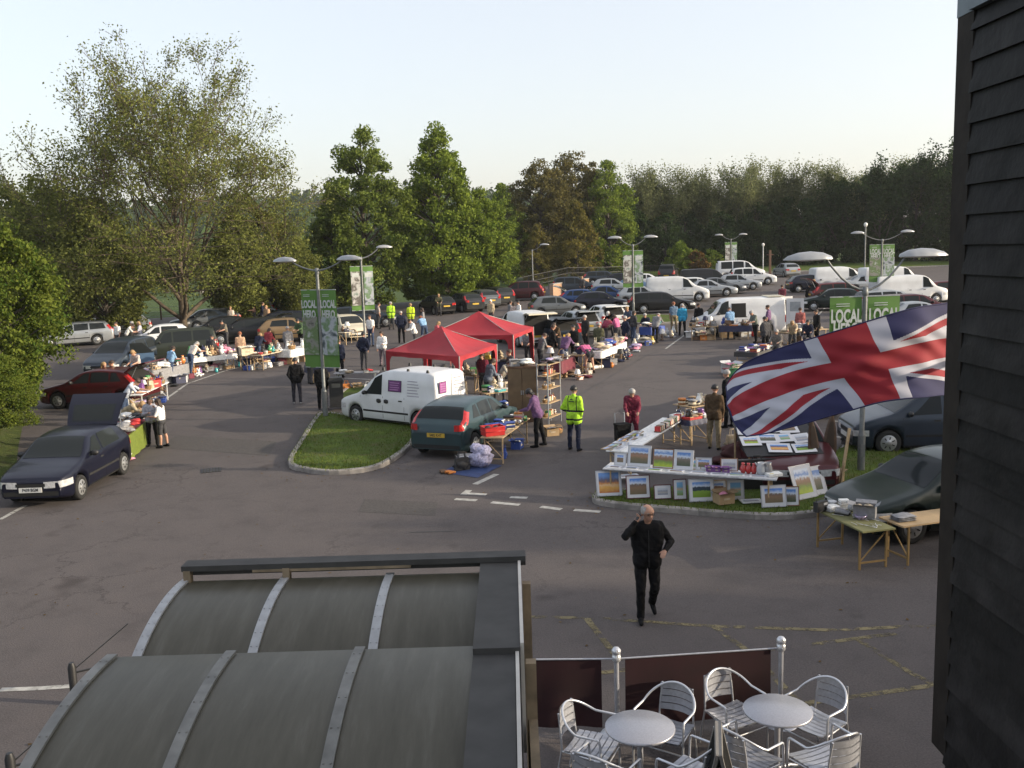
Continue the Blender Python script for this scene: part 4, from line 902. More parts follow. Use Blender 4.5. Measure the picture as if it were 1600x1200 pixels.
# x runs from the nose (0) to the tail (L); z is height
TYPES = {
 'hatchback': dict(L=3.85, W=1.66, wb=2.45, fo=.76, r=.29, top=[(0, .60), (.05, .70), (.55, .84), (1.0, .94), (1.72, 1.36), (2.2, 1.42), (2.9, 1.40), (3.3, 1.33), (3.68, 1.00), (3.80, .90), (3.85, .70)], belt=[(0, .68), (1.0, .86), (3.85, .95)], cowl=1.02, head=1.70, rt=3.30, rb=3.70,
   wins=[(1.28, 2.02, 1.78, 2.02), (2.10, 3.12, 2.10, 2.98)], doors=(1.12, 2.08), tail='high'),
 'focus': dict(L=4.15, W=1.71, wb=2.61, fo=.82, r=.31, top=[(0, .60), (.05, .70), (.6, .86), (1.08, .97), (1.85, 1.39), (2.4, 1.45), (3.1, 1.42), (3.55, 1.34), (3.95, 1.02), (4.1, .90), (4.15, .72)], belt=[(0, .68), (1.05, .88), (4.15, 1.0)], cowl=1.10, head=1.82, rt=3.52, rb=3.97,
   wins=[(1.36, 2.12, 1.92, 2.12), (2.2, 2.95, 2.2, 2.9), (3.0, 3.45, 3.0, 3.2)], doors=(1.2, 2.16, 3.0), tail='pillar'),
 'saloon': dict(L=4.5, W=1.74, wb=2.66, fo=.88, r=.31, top=[(0, .58), (.05, .68), (.7, .82), (1.25, .93), (2.0, 1.34), (2.5, 1.40), (3.1, 1.36), (3.85, 1.02), (4.35, .97), (4.45, .9), (4.5, .7)], belt=[(0, .66), (1.2, .85), (4.5, .93)], cowl=1.28, head=1.98, rt=3.15, rb=3.80,
   wins=[(1.55, 2.3, 2.08, 2.3), (2.38, 3.3, 2.38, 3.02)], doors=(1.35, 2.34), tail='high'),
 'estate': dict(L=4.55, W=1.74, wb=2.66, fo=.86, r=.31, top=[(0, .6), (.05, .7), (.65, .84), (1.15, .95), (1.92, 1.38), (2.5, 1.46), (3.5, 1.45), (4.1, 1.40), (4.42, 1.02), (4.52, .9), (4.55, .7)], belt=[(0, .68), (1.1, .87), (4.55, .97)], cowl=1.18, head=1.9, rt=4.12, rb=4.44,
   wins=[(1.45, 2.22, 2.0, 2.22), (2.3, 3.1, 2.3, 3.1), (3.18, 4.1, 3.18, 3.98)], doors=(1.28, 2.26, 3.14), tail='pillar'),
 'mpv': dict(L=4.35, W=1.76, wb=2.70, fo=.85, r=.32, top=[(0, .62), (.05, .76), (.55, .95), (.95, 1.06), (1.85, 1.56), (2.5, 1.65), (3.4, 1.64), (3.95, 1.54), (4.22, 1.08), (4.32, .95), (4.35, .72)], belt=[(0, .72), (.95, .95), (4.35, 1.05)], cowl=.98, head=1.85, rt=3.96, rb=4.24,
   wins=[(1.38, 2.15, 1.92, 2.15), (2.23, 3.05, 2.23, 3.05), (3.13, 3.95, 3.13, 3.8)], doors=(1.2, 2.19, 3.09), tail='pillar'),
 'suv': dict(L=4.5, W=1.85, wb=2.7, fo=.8, r=.37, gc=.33, top=[(0, .8), (.05, .95), (.7, 1.05), (1.25, 1.12), (1.85, 1.68), (2.4, 1.76), (3.7, 1.76), (4.25, 1.72), (4.42, 1.15), (4.47, 1.0), (4.5, .8)], belt=[(0, .9), (1.2, 1.08), (4.5, 1.12)], cowl=1.28, head=1.84, rt=4.27, rb=4.43,
   wins=[(1.52, 2.25, 1.92, 2.25), (2.33, 3.2, 2.33, 3.2), (3.28, 4.15, 3.28, 4.08)], doors=(1.38, 2.29, 3.24), tail='pillar'),
 'smallvan': dict(L=4.2, W=1.68, wb=2.70, fo=.80, r=.30, top=[(0, .62), (.05, .74), (.5, .92), (.9, 1.04), (1.72, 1.66), (2.1, 1.80), (2.6, 1.845), (3.9, 1.83), (4.12, 1.75), (4.17, 1.3), (4.2, .72)], belt=[(0, .7), (.9, .97), (4.2, 1.02)], cowl=.94, head=1.66, rt=4.11, rb=4.16, wrf=.84,
   wins=[(1.15, 1.98, 1.66, 1.98)], doors=(1.05, 2.04, 2.95), tail='low', rearwin=False),
 'midvan': dict(L=4.8, W=1.9, wb=3.1, fo=.83, r=.33, top=[(0, .66), (.05, .85), (.5, 1.06), (.95, 1.22), (1.7, 1.80), (2.1, 1.93), (2.6, 1.97), (4.5, 1.95), (4.7, 1.88), (4.77, 1.3), (4.8, .75)], belt=[(0, .8), (.9, 1.08), (4.8, 1.12)], cowl=1.0, head=1.68, rt=4.70, rb=4.76, wrf=.86,
   wins=[(1.2, 2.0, 1.62, 2.0)], doors=(1.1, 2.06, 3.2), tail='low', rearwin=False),
 'minibus': dict(L=4.8, W=1.9, wb=3.1, fo=.83, r=.33, top=[(0, .66), (.05, .85), (.5, 1.06), (.95, 1.22), (1.7, 1.80), (2.1, 1.93), (2.6, 1.97), (4.5, 1.95), (4.7, 1.88), (4.77, 1.3), (4.8, .75)], belt=[(0, .8), (.9, 1.08), (4.8, 1.12)], cowl=1.0, head=1.68, rt=4.70, rb=4.76, wrf=.86,
   wins=[(1.2, 2.0, 1.62, 2.0), (2.15, 3.2, 2.15, 3.2), (3.3, 4.4, 3.3, 4.4)], doors=(1.1, 2.06, 3.2), tail='low'),
 'transit': dict(L=4.75, W=1.93, wb=2.85, fo=.85, r=.32, top=[(0, .7), (.04, .95), (.45, 1.10), (.75, 1.20), (1.35, 1.80), (1.65, 1.94), (2.1, 1.98), (4.55, 1.97), (4.68, 1.92), (4.73, 1.3), (4.75, .75)], belt=[(0, .85), (.8, 1.1), (4.75, 1.12)], cowl=.80, head=1.36, rt=4.66, rb=4.72, wrf=.87,
   wins=[(1.02, 1.72, 1.35, 1.72)], doors=(.92, 1.80, 2.75), tail='low', rearwin=False),
}
class Car:
    def __init__(s, t):
        s.t = T_ = TYPES[t]; s.L, s.W, s.r = T_['L'], T_['W'], T_['r']; s.H = max(p[1] for p in T_['top']); s.gc = T_.get('gc', .19); s.wx = (T_['fo'], T_['fo']+T_['wb']); s.R = s.r*1.17
    def plan(s, x):
        L = s.L; return s.W/2*pchip([(0, .80), (.08, .88), (.25, .95), (.6, .99), (1.1, 1), (L-.9, 1), (L-.3, .97), (L-.06, .92), (L, .86)], x)
    def top(s, x): return pchip(s.t['top'], x)
    def sect(s, x):
        w = s.plan(x); tz = s.top(x); zb = s.gc + .06*max(0, 1-x/.3)+.08*max(0, 1-(s.L-x)/.3)
        for c in s.wx:
            d = abs(x-c)
            if d < s.R: zb = max(zb, s.r+sqrt(s.R**2-d*d))
        bz = min(pchip(s.t['belt'], x), tz-.035); g = max(0, min(1, (tz-bz-.08)/(s.H-pchip(s.t['belt'], x)-.1)))
        wr = s.W/2*s.t.get('wrf', .74); ye = (1-g)*w*.93+g*min(wr, w*.95); ze = tz-.02-.045*g
        pts = [(w*.93, zb), (w*.985, zb+.07), (w, max(zb+.09, .50)), (w*.995, max(zb+.11, bz*.82)), (w*.965, max(zb+.13, bz))]
        b0 = pts[4]; ze = max(ze, b0[1]+.004)
        for f in (.08, .5): pts.append((b0[0]+(ye-b0[0])*f-(.0 if f > .1 else .012*g), b0[1]+(ze-b0[1])*f))
        pts += [(ye, ze), (ye*.93, ze+(tz-ze)*.55), (ye*.6, tz-.012*g), (0, max(tz, ze))]
        return pts
    def side(s, x, z):
        p = s.sect(x)[:8]
        for a, b in zip(p, p[1:]):
            if z <= b[1]: return a[0]+(b[0]-a[0])*max(0, min(1, (z-a[1])/max(1e-4, b[1]-a[1])))
        return p[-1][0]
    def topz(s, x, y):
        p = s.sect(x)[7:]; y = abs(y)
        for a, b in zip(p, p[1:]):
            if y >= b[0]: return b[1]+(a[1]-b[1])*max(0, min(1, (y-b[0])/max(1e-4, a[0]-b[0])))
        return p[-1][1]
    def X(s, x): return s.L/2-x          # local: nose at +X
    def body(s):
        xs = set(np.round(np.linspace(0, s.L, 40), 3)); xs |= {.03, .08, s.L-.03, s.L-.08}; xs |= {p[0] for p in s.t['top']}
        for c in s.wx:
            for k in range(13): xs.add(round(c+s.R*cos(pi*k/12), 3))
            xs.add(round(c-s.R-.004, 3)); xs.add(round(c+s.R+.004, 3))
        xs = sorted(xs); b = MB(); rows = []
        for x in xs:
            p = s.sect(x); ring = [(s.X(x), y, z) for y, z in p]+[(s.X(x), -y, z) for y, z in p[-2::-1]]; rows.append(ring)
        n = len(rows[0]); vs = [q for r in rows for q in r]; fs = []
        for i in range(len(rows)-1):
            for j in range(n-1): fs.append((i*n+j, i*n+j+1, (i+1)*n+j+1, (i+1)*n+j))
        b.add(vs, fs, 0, True); b.add(rows[0], [tuple(range(n))], 0); b.add(rows[-1], [tuple(range(n-1, -1, -1))], 0)
        fs = [(i*n+n-1, i*n, (i+1)*n, (i+1)*n+n-1) for i in range(len(rows)-1)]; b.add(vs, fs, 1)
        return b
    def strip(s, b, x0, x1, z0, z1, m, off=.004, n=10, sides=(1, -1)):
        for sd in sides: b.grid(lambda u, v: (s.X(x0+(x1-x0)*u), sd*(s.side(x0+(x1-x0)*u, z0+(z1-z0)*v)+off), z0+(z1-z0)*v), n, 2, m, flip=(sd > 0))
    def wrap(s, b, end, z0, z1, inner, reach, m, off=.010, sides=(1, -1), n=8, taper=.0):
        """patch around a corner at the nose (end=0) or tail (end=1)"""
        for sd in sides:
            def fn(u, v):
                z = z0+(z1-z0)*v
                k = 1-taper*u*(1 if v < .5 else 0)
                if u < .5:
                    y = s.plan(0 if end == 0 else s.L)*(inner+(1.0-inner)*(u/.5)); xx = -off if end == 0 else s.L+off; sl_ = 0.0
                    xx += (0.02*(u/.5)**2)*(1 if end == 0 else -1)
                else:
                    t = (u-.5)/.5; q = reach*t; x = q if end == 0 else s.L-q; y = s.side(x, z)+off; xx = x if t > 0 else x
                    if t == 0: xx = x
                return (s.X(xx), sd*y, z+(.02*u))
            b.grid(fn, n*2, 3, m, flip=(sd > 0) == (end == 0))
    def win_side(s, w, sd):
        x0b, x1b, x0t, x1t = w; b = MB()
        def fn(u, v):
            x = (x0b+(x1b-x0b)*u)*(1-v)+(x0t+(x1t-x0t)*u)*v; p = s.sect(x); zb = p[4][1]+.045; zt = p[7][1]-.03; z = zb+(zt-zb)*v
            return (s.X(x), sd*(s.side(x, z)+.006), z)
        b.grid(fn, 8, 5, flip=(sd > 0)); return b
    def win_end(s, xa, xb, wf=.9, off=.007):
        b = MB()
        def fn(u, v):
            x = xa+(xb-xa)*u; ye = s.sect(x)[7][0]*wf; y = -ye+2*ye*v; return (s.X(x), y, s.topz(x, y)+off)
        b.grid(fn, 10, 10, flip=(xa < xb)); return b
PROTO = {}
def car_proto(t):
    T_ = TYPES[t]; c = Car(t); root = empty('parked_car'); van = 'van' in t or t in ('transit', 'minibus')
    b = c.body()
    for dx in T_['doors']:                    # shut lines, handles, rubbing strip
        z1 = c.sect(dx)[4][1]; c.strip(b, dx-.006, dx+.006, c.gc+.1, z1, 2, .004, 1)
        if dx != T_['doors'][0]: c.strip(b, dx-.24, dx-.08, z1-.14, z1-.10, 2, .008, 2)
    c.strip(b, c.wx[0]+c.R+.03, c.wx[1]-c.R-.03, .47, .53, 2, .008, 8)
    # sills / bumper lower parts
    c.strip(b, c.wx[0]+c.R+.02, c.wx[1]-c.R-.02, c.gc+.005, c.gc+.06, 2, .006, 6)
    for e, x in ((0, -.012), (1, c.L+.012)):
        w_ = c.plan(0 if e == 0 else c.L); b.grid(lambda u, v: (c.X(x), (-w_+2*w_*u)*.94, .30+.10*v), 4, 1, 2, flip=(e == 1))
    if not van: b.grid(lambda u, v: (c.X(-.013), (-.45+.9*u)*c.W/2*.9, T_['top'][0][1]-.09+.07*v), 4, 1, 2)
    me = b.build('body', [PT['white'], UNDER_SHADE, SEAM], root); merge(me.data)
    prof = [(.0, -.085), (c.r*.62, -.085), (c.r*.66, -.095), (c.r*.93, -.095), (c.r, -.07), (c.r, .07), (c.r*.93, .095), (c.r*.66, .095), (c.r*.62, .085), (0, .085)]
    for wx in c.wx:
        for sd in (1, -1):
            y = sd*(c.W/2-.115); w = MB(); w.lathe(prof, (0, 0, 0), 28, 0, 'Y'); wh = w.build('wheel', TYRE, root, (c.X(wx), y, c.r))
            q = MB(); R_ = c.r*.64; yo = sd*.094
            q.lathe([(0, 0), (R_*.3, .012), (R_*.34, .002), (R_*.86, .008), (R_, -.004)] if sd > 0 else [(R_, .004), (R_*.86, -.008), (R_*.34, -.002), (R_*.3, -.012), (0, 0)], (0, yo, 0), 24, 0, 'Y')
            for k in range(7): a = 2*pi*k/7; q.box((R_*.62*cos(a), yo+sd*.008, R_*.62*sin(a)), (R_*.13, .008, R_*.34), 0, 1, rot=Matrix.Rotation(-a+pi/2, 3, 'Y'))
            q.build('rim', [RIM, SEAM], wh)
    c.win_end(T_['cowl']+.03, T_['head']-.02).build('windscreen', GLASS, root)
    if T_.get('rearwin', True): c.win_end(T_['rt']+.03, T_['rb']-.06, .88).build('rear_window', GLASS, root)
    for sd in (1, -1):
        for w in T_['wins']: c.win_side(w, sd).build('window', GLASS, root)
        b = MB(); z = c.sect(T_['cowl']+.35)[4][1]+.07; x = T_['cowl']+.38; y = c.side(x, z); b.ell((c.X(x)-.0, sd*(y+.11), z+.03), (.06, .105, .07), 10, 7); b.bar((c.X(x), sd*(y-.03), z-.02), (c.X(x), sd*(y+.06), z), .05); b.build('wing_mirror', [BLACK], root)
        b = MB(); t0 = T_['top'][0][1]; c.wrap(b, 0, t0-.13, t0+.02, .46, .36, 0, sides=(sd,)); b.build('headlight', HEADL, root)
        b = MB()
        if T_['tail'] == 'high': c.wrap(b, 1, .70, .86, .62, .16, 0, sides=(sd,))
        elif T_['tail'] == 'pillar':
            x0 = T_['rt']+.02; x1 = T_['rb']+.06
            def fn(u, v):
                x = x0+.12+(x1-x0-.12)*(1-u); p = c.sect(x); a = Vector((c.X(x), sd*(p[7][0]*.90), c.topz(x, p[7][0]*.9)+.012)); d = Vector((c.X(x)+.0, sd*(p[7][0]+.012), p[7][1]+.0)); e = Vector((c.X(x-.13), sd*(c.side(x-.13, p[7][1]-.03)+.012), p[7][1]-.03))
                return tuple(a+(d-a)*v*2) if v <= .5 else tuple(d+(e-d)*(v-.5)*2)
            b.grid(fn, 8, 4, flip=(sd < 0)); c.wrap(b, 1, .78, .95, .74, .10, 0, sides=(sd,))
        else: c.wrap(b, 1, .62, 1.0, .84, .06, 0, sides=(sd,))
        b.build('tail_light', TAILL, root)
    b = MB(); b.box((c.X(-.022), 0, .44), (.016, .52, .115)); b.build('front_plate', PLATEW, root)
    b = MB(); b.box((c.X(c.L+.016), 0, .66 if not van else .58), (.016, .52, .115)); b.build('rear_plate', PLATEY, root)
    return root
USED = set()
def car(t, p, heading, colour, label, cat='car', group='cars parked around the boot fair', name=None):
    if t not in PROTO: PROTO[t] = car_proto(t)
    o = copy_tree(PROTO[t])
    o.name = name or ('parked_van' if cat == 'van' else 'parked_car'); h = R(heading)
    L = TYPES[t]['wb']/2; f = Vector((cos(h), sin(h))); zf = gz(p[0]+f.x*L, p[1]+f.y*L); zr = gz(p[0]-f.x*L, p[1]-f.y*L)
    o.location = (p[0], p[1], (zf+zr)/2); o.rotation_euler = (0, -atan2(zf-zr, 2*L), h)
    tag(o, label, cat, group)
    for ch in o.children:
        if ch.name.startswith('body'): recolour(ch, 0, PT[colour])
    return o
def mid(p, heading, d): h = R(heading); return Vector((p[0]+cos(h)*d, p[1]+sin(h)*d, 0))
def open_tailgate(o, t, colour, angle=20, glassy=True):
    """raised tailgate hinged at the rear of the roof, and a black sheet painting the shade of the load bay"""
    c = Car(t); T_ = TYPES[t]; hx = c.X(T_['rt']); hz = c.top(T_['rt'])-.01; W2 = c.sect(T_['rt'])[7][0]; a = R(angle); ln = .98
    root = empty('tailgate'); root.parent = o; root.location = (hx, 0, hz); root.rotation_euler = (0, a, 0)
    def fn(off):
        def g(u, v): w = W2*(1.0+.12*u); return (-ln*u, -w+2*w*v, .07*sin(pi*u)*1.0+off)
        return g
    b = MB(); b.grid(fn(0), 8, 6); b.grid(fn(-.05), 8, 6, flip=True)
    ring0 = [fn(0)(u, v) for u, v in [(i/8, 0) for i in range(9)]+[(1, j/6) for j in range(1, 7)]+[(1-i/8, 1) for i in range(1, 9)]]; ring1 = [(x, y, z-.05) for x, y, z in ring0]; n = len(ring0)
    b.add(ring0+ring1, [(i, i+1, n+i+1, n+i) for i in range(n-1)]); b.build('panel', PT[colour], root)
    if glassy:
        g = MB(); f1 = fn(.006); g.grid(lambda u, v: f1(.1+.5*u, .1+.8*v), 6, 6); f2 = fn(-.056); g.grid(lambda u, v: f2(.1+.5*u, .1+.8*v), 6, 6, flip=True); g.build('glass', GLASS, root)
    b = MB(); x0 = T_['rt']-.02; 
    b.grid(lambda u, v: (c.X(x0+(c.L-x0)*u+.012), (-.86+1.72*v)*W2*(1+.12*u), c.topz(x0+(c.L-x0)*u, (-.86+1.72*v)*W2)+.014-.0*u if u < .999 else .62), 8, 6, flip=True); b.build('load_bay_shade', UNDER_SHADE, o)  # black sheet over the closed rear paints the bay's inner shade
    for s in (1, -1): b = MB(); b.bar((hx-.25, s*W2*.95, hz-.25), (hx-.55*cos(a), s*W2*1.0, hz+.55*sin(a)-.03), .02); b.build('gas_strut', STEEL, o)
    for ch in list(o.children):
        if ch.name.startswith('rear_window'): bpy.data.objects.remove(ch)
def plate_text(o, which, txt):
    for ch in o.children:
        if ch.name.startswith(which):
            t = text_mesh(txt, .105, 'plate_lettering', BLACK, ch, sx=.8, bold=.002); x = ch.data.vertices[0].co.x; s = 1 if which == 'front_plate' else -1
            xs = [v.co.x for v in ch.data.vertices]; zs = [v.co.z for v in ch.data.vertices]; t.location = ((max(xs) if s > 0 else min(xs))+s*.002, 0, (min(zs)+max(zs))/2); t.rotation_euler = (pi/2, 0, pi/2*s)

# ---- left side
c1 = car('hatchback', (-11.0, 22.5), -90, 'navy', 'navy hatchback with raised tailgate facing us at the left edge'); open_tailgate(c1, 'hatchback', 'navy', 48); plate_text(c1, 'front_plate', 'P439 BGM')
c2 = car('focus', P(130, 640)+Vector((.3, .9, 0)), 172, 'red', 'red hatchback parked side-on below the hedge with open tailgate'); open_tailgate(c2, 'focus', 'red', 22)
c3 = car('mpv', P(160, 592)+Vector((.2, 2.0, 0)), -98, 'slate', 'slate-blue people carrier with an open side door behind the red hatchback')
d = MB(); d.grid(lambda u, v: (.95-1.0*u*.55, .9+.95*u, .35+.65*v), 4, 3); d.grid(lambda u, v: (.96-1.0*u*.55, .915+.95*u, .35+.65*v), 4, 3, flip=True); dd = d.build('open_door', PT['skyblue'], c3)
d = MB(); d.grid(lambda u, v: (.95-.55*(.06+u*(.94-.45*v)), .9+.95*(.06+u*(.94-.45*v)), 1.0+.5*v), 4, 3); d.grid(lambda u, v: (.957-.55*(.06+u*(.94-.45*v)), .91+.95*(.06+u*(.94-.45*v)), 1.0+.5*v), 4, 3, flip=True); d.build('door_glass', GLASS, dd)
car('suv', P(262, 572)+Vector((0, 1.0, 0)), 198, 'olive', 'dark olive four-by-four facing left behind the grey-clothed stall')
car('estate', P(118, 540), 205, 'silver', 'silver estate farthest left under the hedge tree branches')
car('saloon', P(95, 530)+Vector((0, 2, 0)), 200, 'white', 'white saloon half hidden by the hedge on the far left')
car('hatchback', P(165, 530)+Vector((.5, 1.5, 0)), 200, 'silver', 'silver hatchback right of the estate on the far left')
c6 = car('estate', P(362, 540)+Vector((.4, 1.6, 0)), 195, 'black', 'black estate behind the white stall at the left, tailgate up'); open_tailgate(c6, 'estate', 'black', 10)
car('hatchback', P(318, 518)+Vector((0, 2, 0)), 205, 'grey', 'grey hatchback behind the dark cars beside the big trunk')
car('estate', P(372, 508)+Vector((0, 2.5, 0)), 190, 'silver', 'silver-roofed estate at the back left beyond the black estate')
car('mpv', P(408, 506)+Vector((0, 3, 0)), 185, 'black', 'black people carrier at the back left behind browsing people')
car('saloon', P(452, 503)+Vector((.3, 2, 0)), 188, 'skyblue', 'light blue saloon left of the near banners')
car('hatchback', P(475, 495)+Vector((.6, 4, 0)), 192, 'slate', 'slate-blue hatchback peeping over the light blue saloon')
car('hatchback', P(452, 535)+Vector((0, .8, 0)), 10, 'gold', 'bronze-gold hatchback behind the white sheet stall')
car('estate', P(566, 515)+Vector((.0, 1.5, 0)), 4, 'slate', 'dark slate estate behind the single-armed banner lamp')
car('hatchback', P(535, 532)+Vector((.2, 1, 0)), -60, 'cream', 'cream-white small car half hidden by the near banner')
# ---- dark row before the green trees
for px, py, t, c, lb in [(698, 493, 'hatchback', 'black', 'black hatchback leftmost in the dark row under the trees'), (742, 489, 'focus', 'dgrey', 'charcoal hatchback second in the dark row under the trees'), (768, 483, 'focus', 'grey', 'grey hatchback third in the dark row under the trees'), (789, 478, 'estate', 'dgrey', 'charcoal estate next to the maroon people carrier')]:
    car(t, P(px, py)+Vector((-.9, 2.1, 0)), 118, c, lb)
car('mpv', P(818, 472)+Vector((-.3, 2.0, 0)), 172, 'maroon', 'maroon people carrier at the right end of the dark row')
# ---- middle block
car('hatchback', P(872, 497)+Vector((0, 1.6, 0)), 8, 'grey', 'grey hatchback behind the rear red gazebo')
cw = car('smallvan', P(800, 545)+Vector((.5, 2.0, 0)), 112, 'white', 'white van with raised tailgate beside the rear red gazebo', 'van'); open_tailgate(cw, 'smallvan', 'cream', 4, False)
ce = car('estate', P(866, 545)+Vector((0, 2.1, 0)), 108, 'slate', 'slate estate with raised tailgate right of the rear gazebo'); open_tailgate(ce, 'estate', 'slate', 12)
cf = car('hatchback', P(905, 528)+Vector((0, 1.6, 0)), 106, 'silver', 'silver hatchback with raised tailgate in the middle of the stalls'); open_tailgate(cf, 'hatchback', 'silver', 12)
ci = car('hatchback', P(948, 516)+Vector((0, 1.5, 0)), 104, 'white', 'white hatchback with raised tailgate by the white-capped people'); open_tailgate(ci, 'hatchback', 'white', 8)
cj = car('focus', P(898, 484)+Vector((.9, 1.0, 0)), -8, 'blue', 'dark blue hatchback with tailgate up nearest the brick wall'); open_tailgate(cj, 'focus', 'silver', 25)
car('saloon', P(948, 478)+Vector((.4, 2.5, 0)), -8, 'blue', 'bright blue saloon in front of the brick wall')
car('hatchback', P(962, 462)+Vector((0, 2, 0)), -6, 'silver', 'silver hatchback behind the bright blue saloon')
car('saloon', P(972, 452)+Vector((.4, 3, 0)), -6, 'navy', 'navy saloon behind the silver hatchback by the railings')
car('estate', P(952, 449)+Vector((0, 4, 0)), -6, 'slate', 'slate estate nearest the railings left of the banner lamp')
car('estate', P(1036, 490)+Vector((0, .9, 0)), -4, 'black', 'black estate with pale hubcaps left of the old white van')
car('midvan', P(1058, 474)+Vector((.3, 1.6, 0)), -6, 'white', 'white panel van behind the black estate', 'van')
car('saloon', P(1098, 468)+Vector((1.0, 2.6, 0)), -6, 'silver', 'silver saloon between the white panel van and the black van')
car('suv', P(1052, 441)+Vector((0, 3, 0)), 75, 'dgrey', 'charcoal four-by-four at the back before the green bushes')
car('midvan', P(1108, 459)+Vector((.6, 3.4, 0)), -6, 'black', 'black panel van behind the old white van', 'van')
car('saloon', P(1013, 455)+Vector((.5, 4, 0)), -6, 'white', 'white saloon right behind the picture banner lamp')
car('hatchback', P(1155, 455)+Vector((.2, 1.2, 0)), -6, 'silver', 'silver hatchback in front of the white minibus')
car('mpv', P(1182, 448)+Vector((.2, 2.4, 0)), -6, 'white', 'white people carrier beside the white minibus')
car('minibus', P(1165, 440)+Vector((.3, 3.4, 0)), -6, 'white', 'white minibus with side windows near the globe light', 'van')
car('hatchback', P(1228, 432), 96, 'silver', 'lone silver hatchback driving away at the far edge')
# ---- right block
car('hatchback', P(1292, 487)+Vector((.6, 1, 0)), 168, 'green', 'dark green hatchback left of the near green banners')
cr_ = car('estate', P(1322, 476)+Vector((.3, 1.8, 0)), 2, 'darkred', 'dark red estate with raised tailgate above the near banners'); open_tailgate(cr_, 'estate', 'darkred', 28)
car('midvan', P(1322, 458)+Vector((.6, 3, 0)), 0, 'white', 'white van behind the dark red estate', 'van')
car('saloon', P(1358, 462)+Vector((1.0, 3, 0)), 0, 'silver', 'silver saloon behind the pole of the nearest lamp')
car('transit', P(1428, 478)+Vector((.2, 1.5, 0)), 0, 'white', 'white panel van right of the near green banners', 'van')
car('transit', P(1424, 462)+Vector((.3, 4.5, 0)), 0, 'white', 'white van with a dark side stripe, farthest right', 'van')
car('estate', P(1440, 500)+Vector((0, 1.0, 0)), -3, 'maroon', 'maroon estate above the top edge of the flag')
car('saloon', P(1420, 512)+Vector((.6, .2, 0)), -4, 'silver', 'silver saloon just over the top of the flag')
car('hatchback', P(1468, 478)+Vector((2.0, 3.0, 0)), 0, 'red', 'red car showing its lamp beside the timber wall')
cg = car('mpv', P(1398, 715)+Vector((1.3, .95, 0)), 176, 'slate', 'slate-grey people carrier facing left behind the nearest lamp')
cgr = car('focus', (8.15, 17.35), 196, 'green', 'dark green hatchback behind the cutlery table at the right')
cm = car('estate', (6.42, 21.75), -95, 'maroon', 'maroon car behind the sloping board of prints')
car('hatchback', P(1288, 648)+Vector((-.5, 1.2, 0)), 92, 'white', 'white hatchback half hidden behind the flag')
for px, py, dx, dy, t_, hd_, c_, lb in [(1008, 478, 0, 1.5, 'hatchback', -5, 'silver', 'silver hatchback tucked left of the black estate'), (1078, 462, .8, 1, 'estate', -6, 'white', 'white estate squeezed behind the white panel van'), (1130, 462, 0, 2, 'saloon', -6, 'grey', 'grey saloon between the black van and the silver hatchback'), (905, 466, 0, 4, 'mpv', -7, 'slate', 'slate people carrier close behind the bright blue saloon'), (938, 488, .2, 1, 'hatchback', -8, 'navy', 'navy hatchback right of the dark blue raised tailgate'), (1000, 462, 0, 3, 'saloon', -6, 'skyblue', 'pale blue saloon in the thick of the middle rows'),
   (1395, 492, .4, 1.2, 'estate', 0, 'silver', 'silver estate between the panel van and the maroon estate'), (1310, 462, -.5, 5, 'hatchback', 0, 'navy', 'navy hatchback behind the roof of the dark red estate'), (336, 532, 0, .8, 'hatchback', 195, 'black', 'black hatchback between the olive four-by-four and the black estate'), (285, 522, .5, 3, 'saloon', 200, 'slate', 'slate saloon left of the big trunk'), (428, 524, 0, 1, 'estate', 190, 'navy', 'navy estate left of the bronze-gold hatchback'), (505, 520, 0, 2, 'saloon', 5, 'grey', 'grey saloon behind the left near banner'), (240, 548, 0, 1, 'hatchback', 200, 'white', 'white hatchback behind the roof of the olive four-by-four'), (60, 540, 0, 2.5, 'hatchback', 200, 'skyblue', 'light blue hatchback behind the hedge on the far left')]:
    car(t_, P(px, py)+Vector((dx, dy, 0)), hd_, c_, lb)
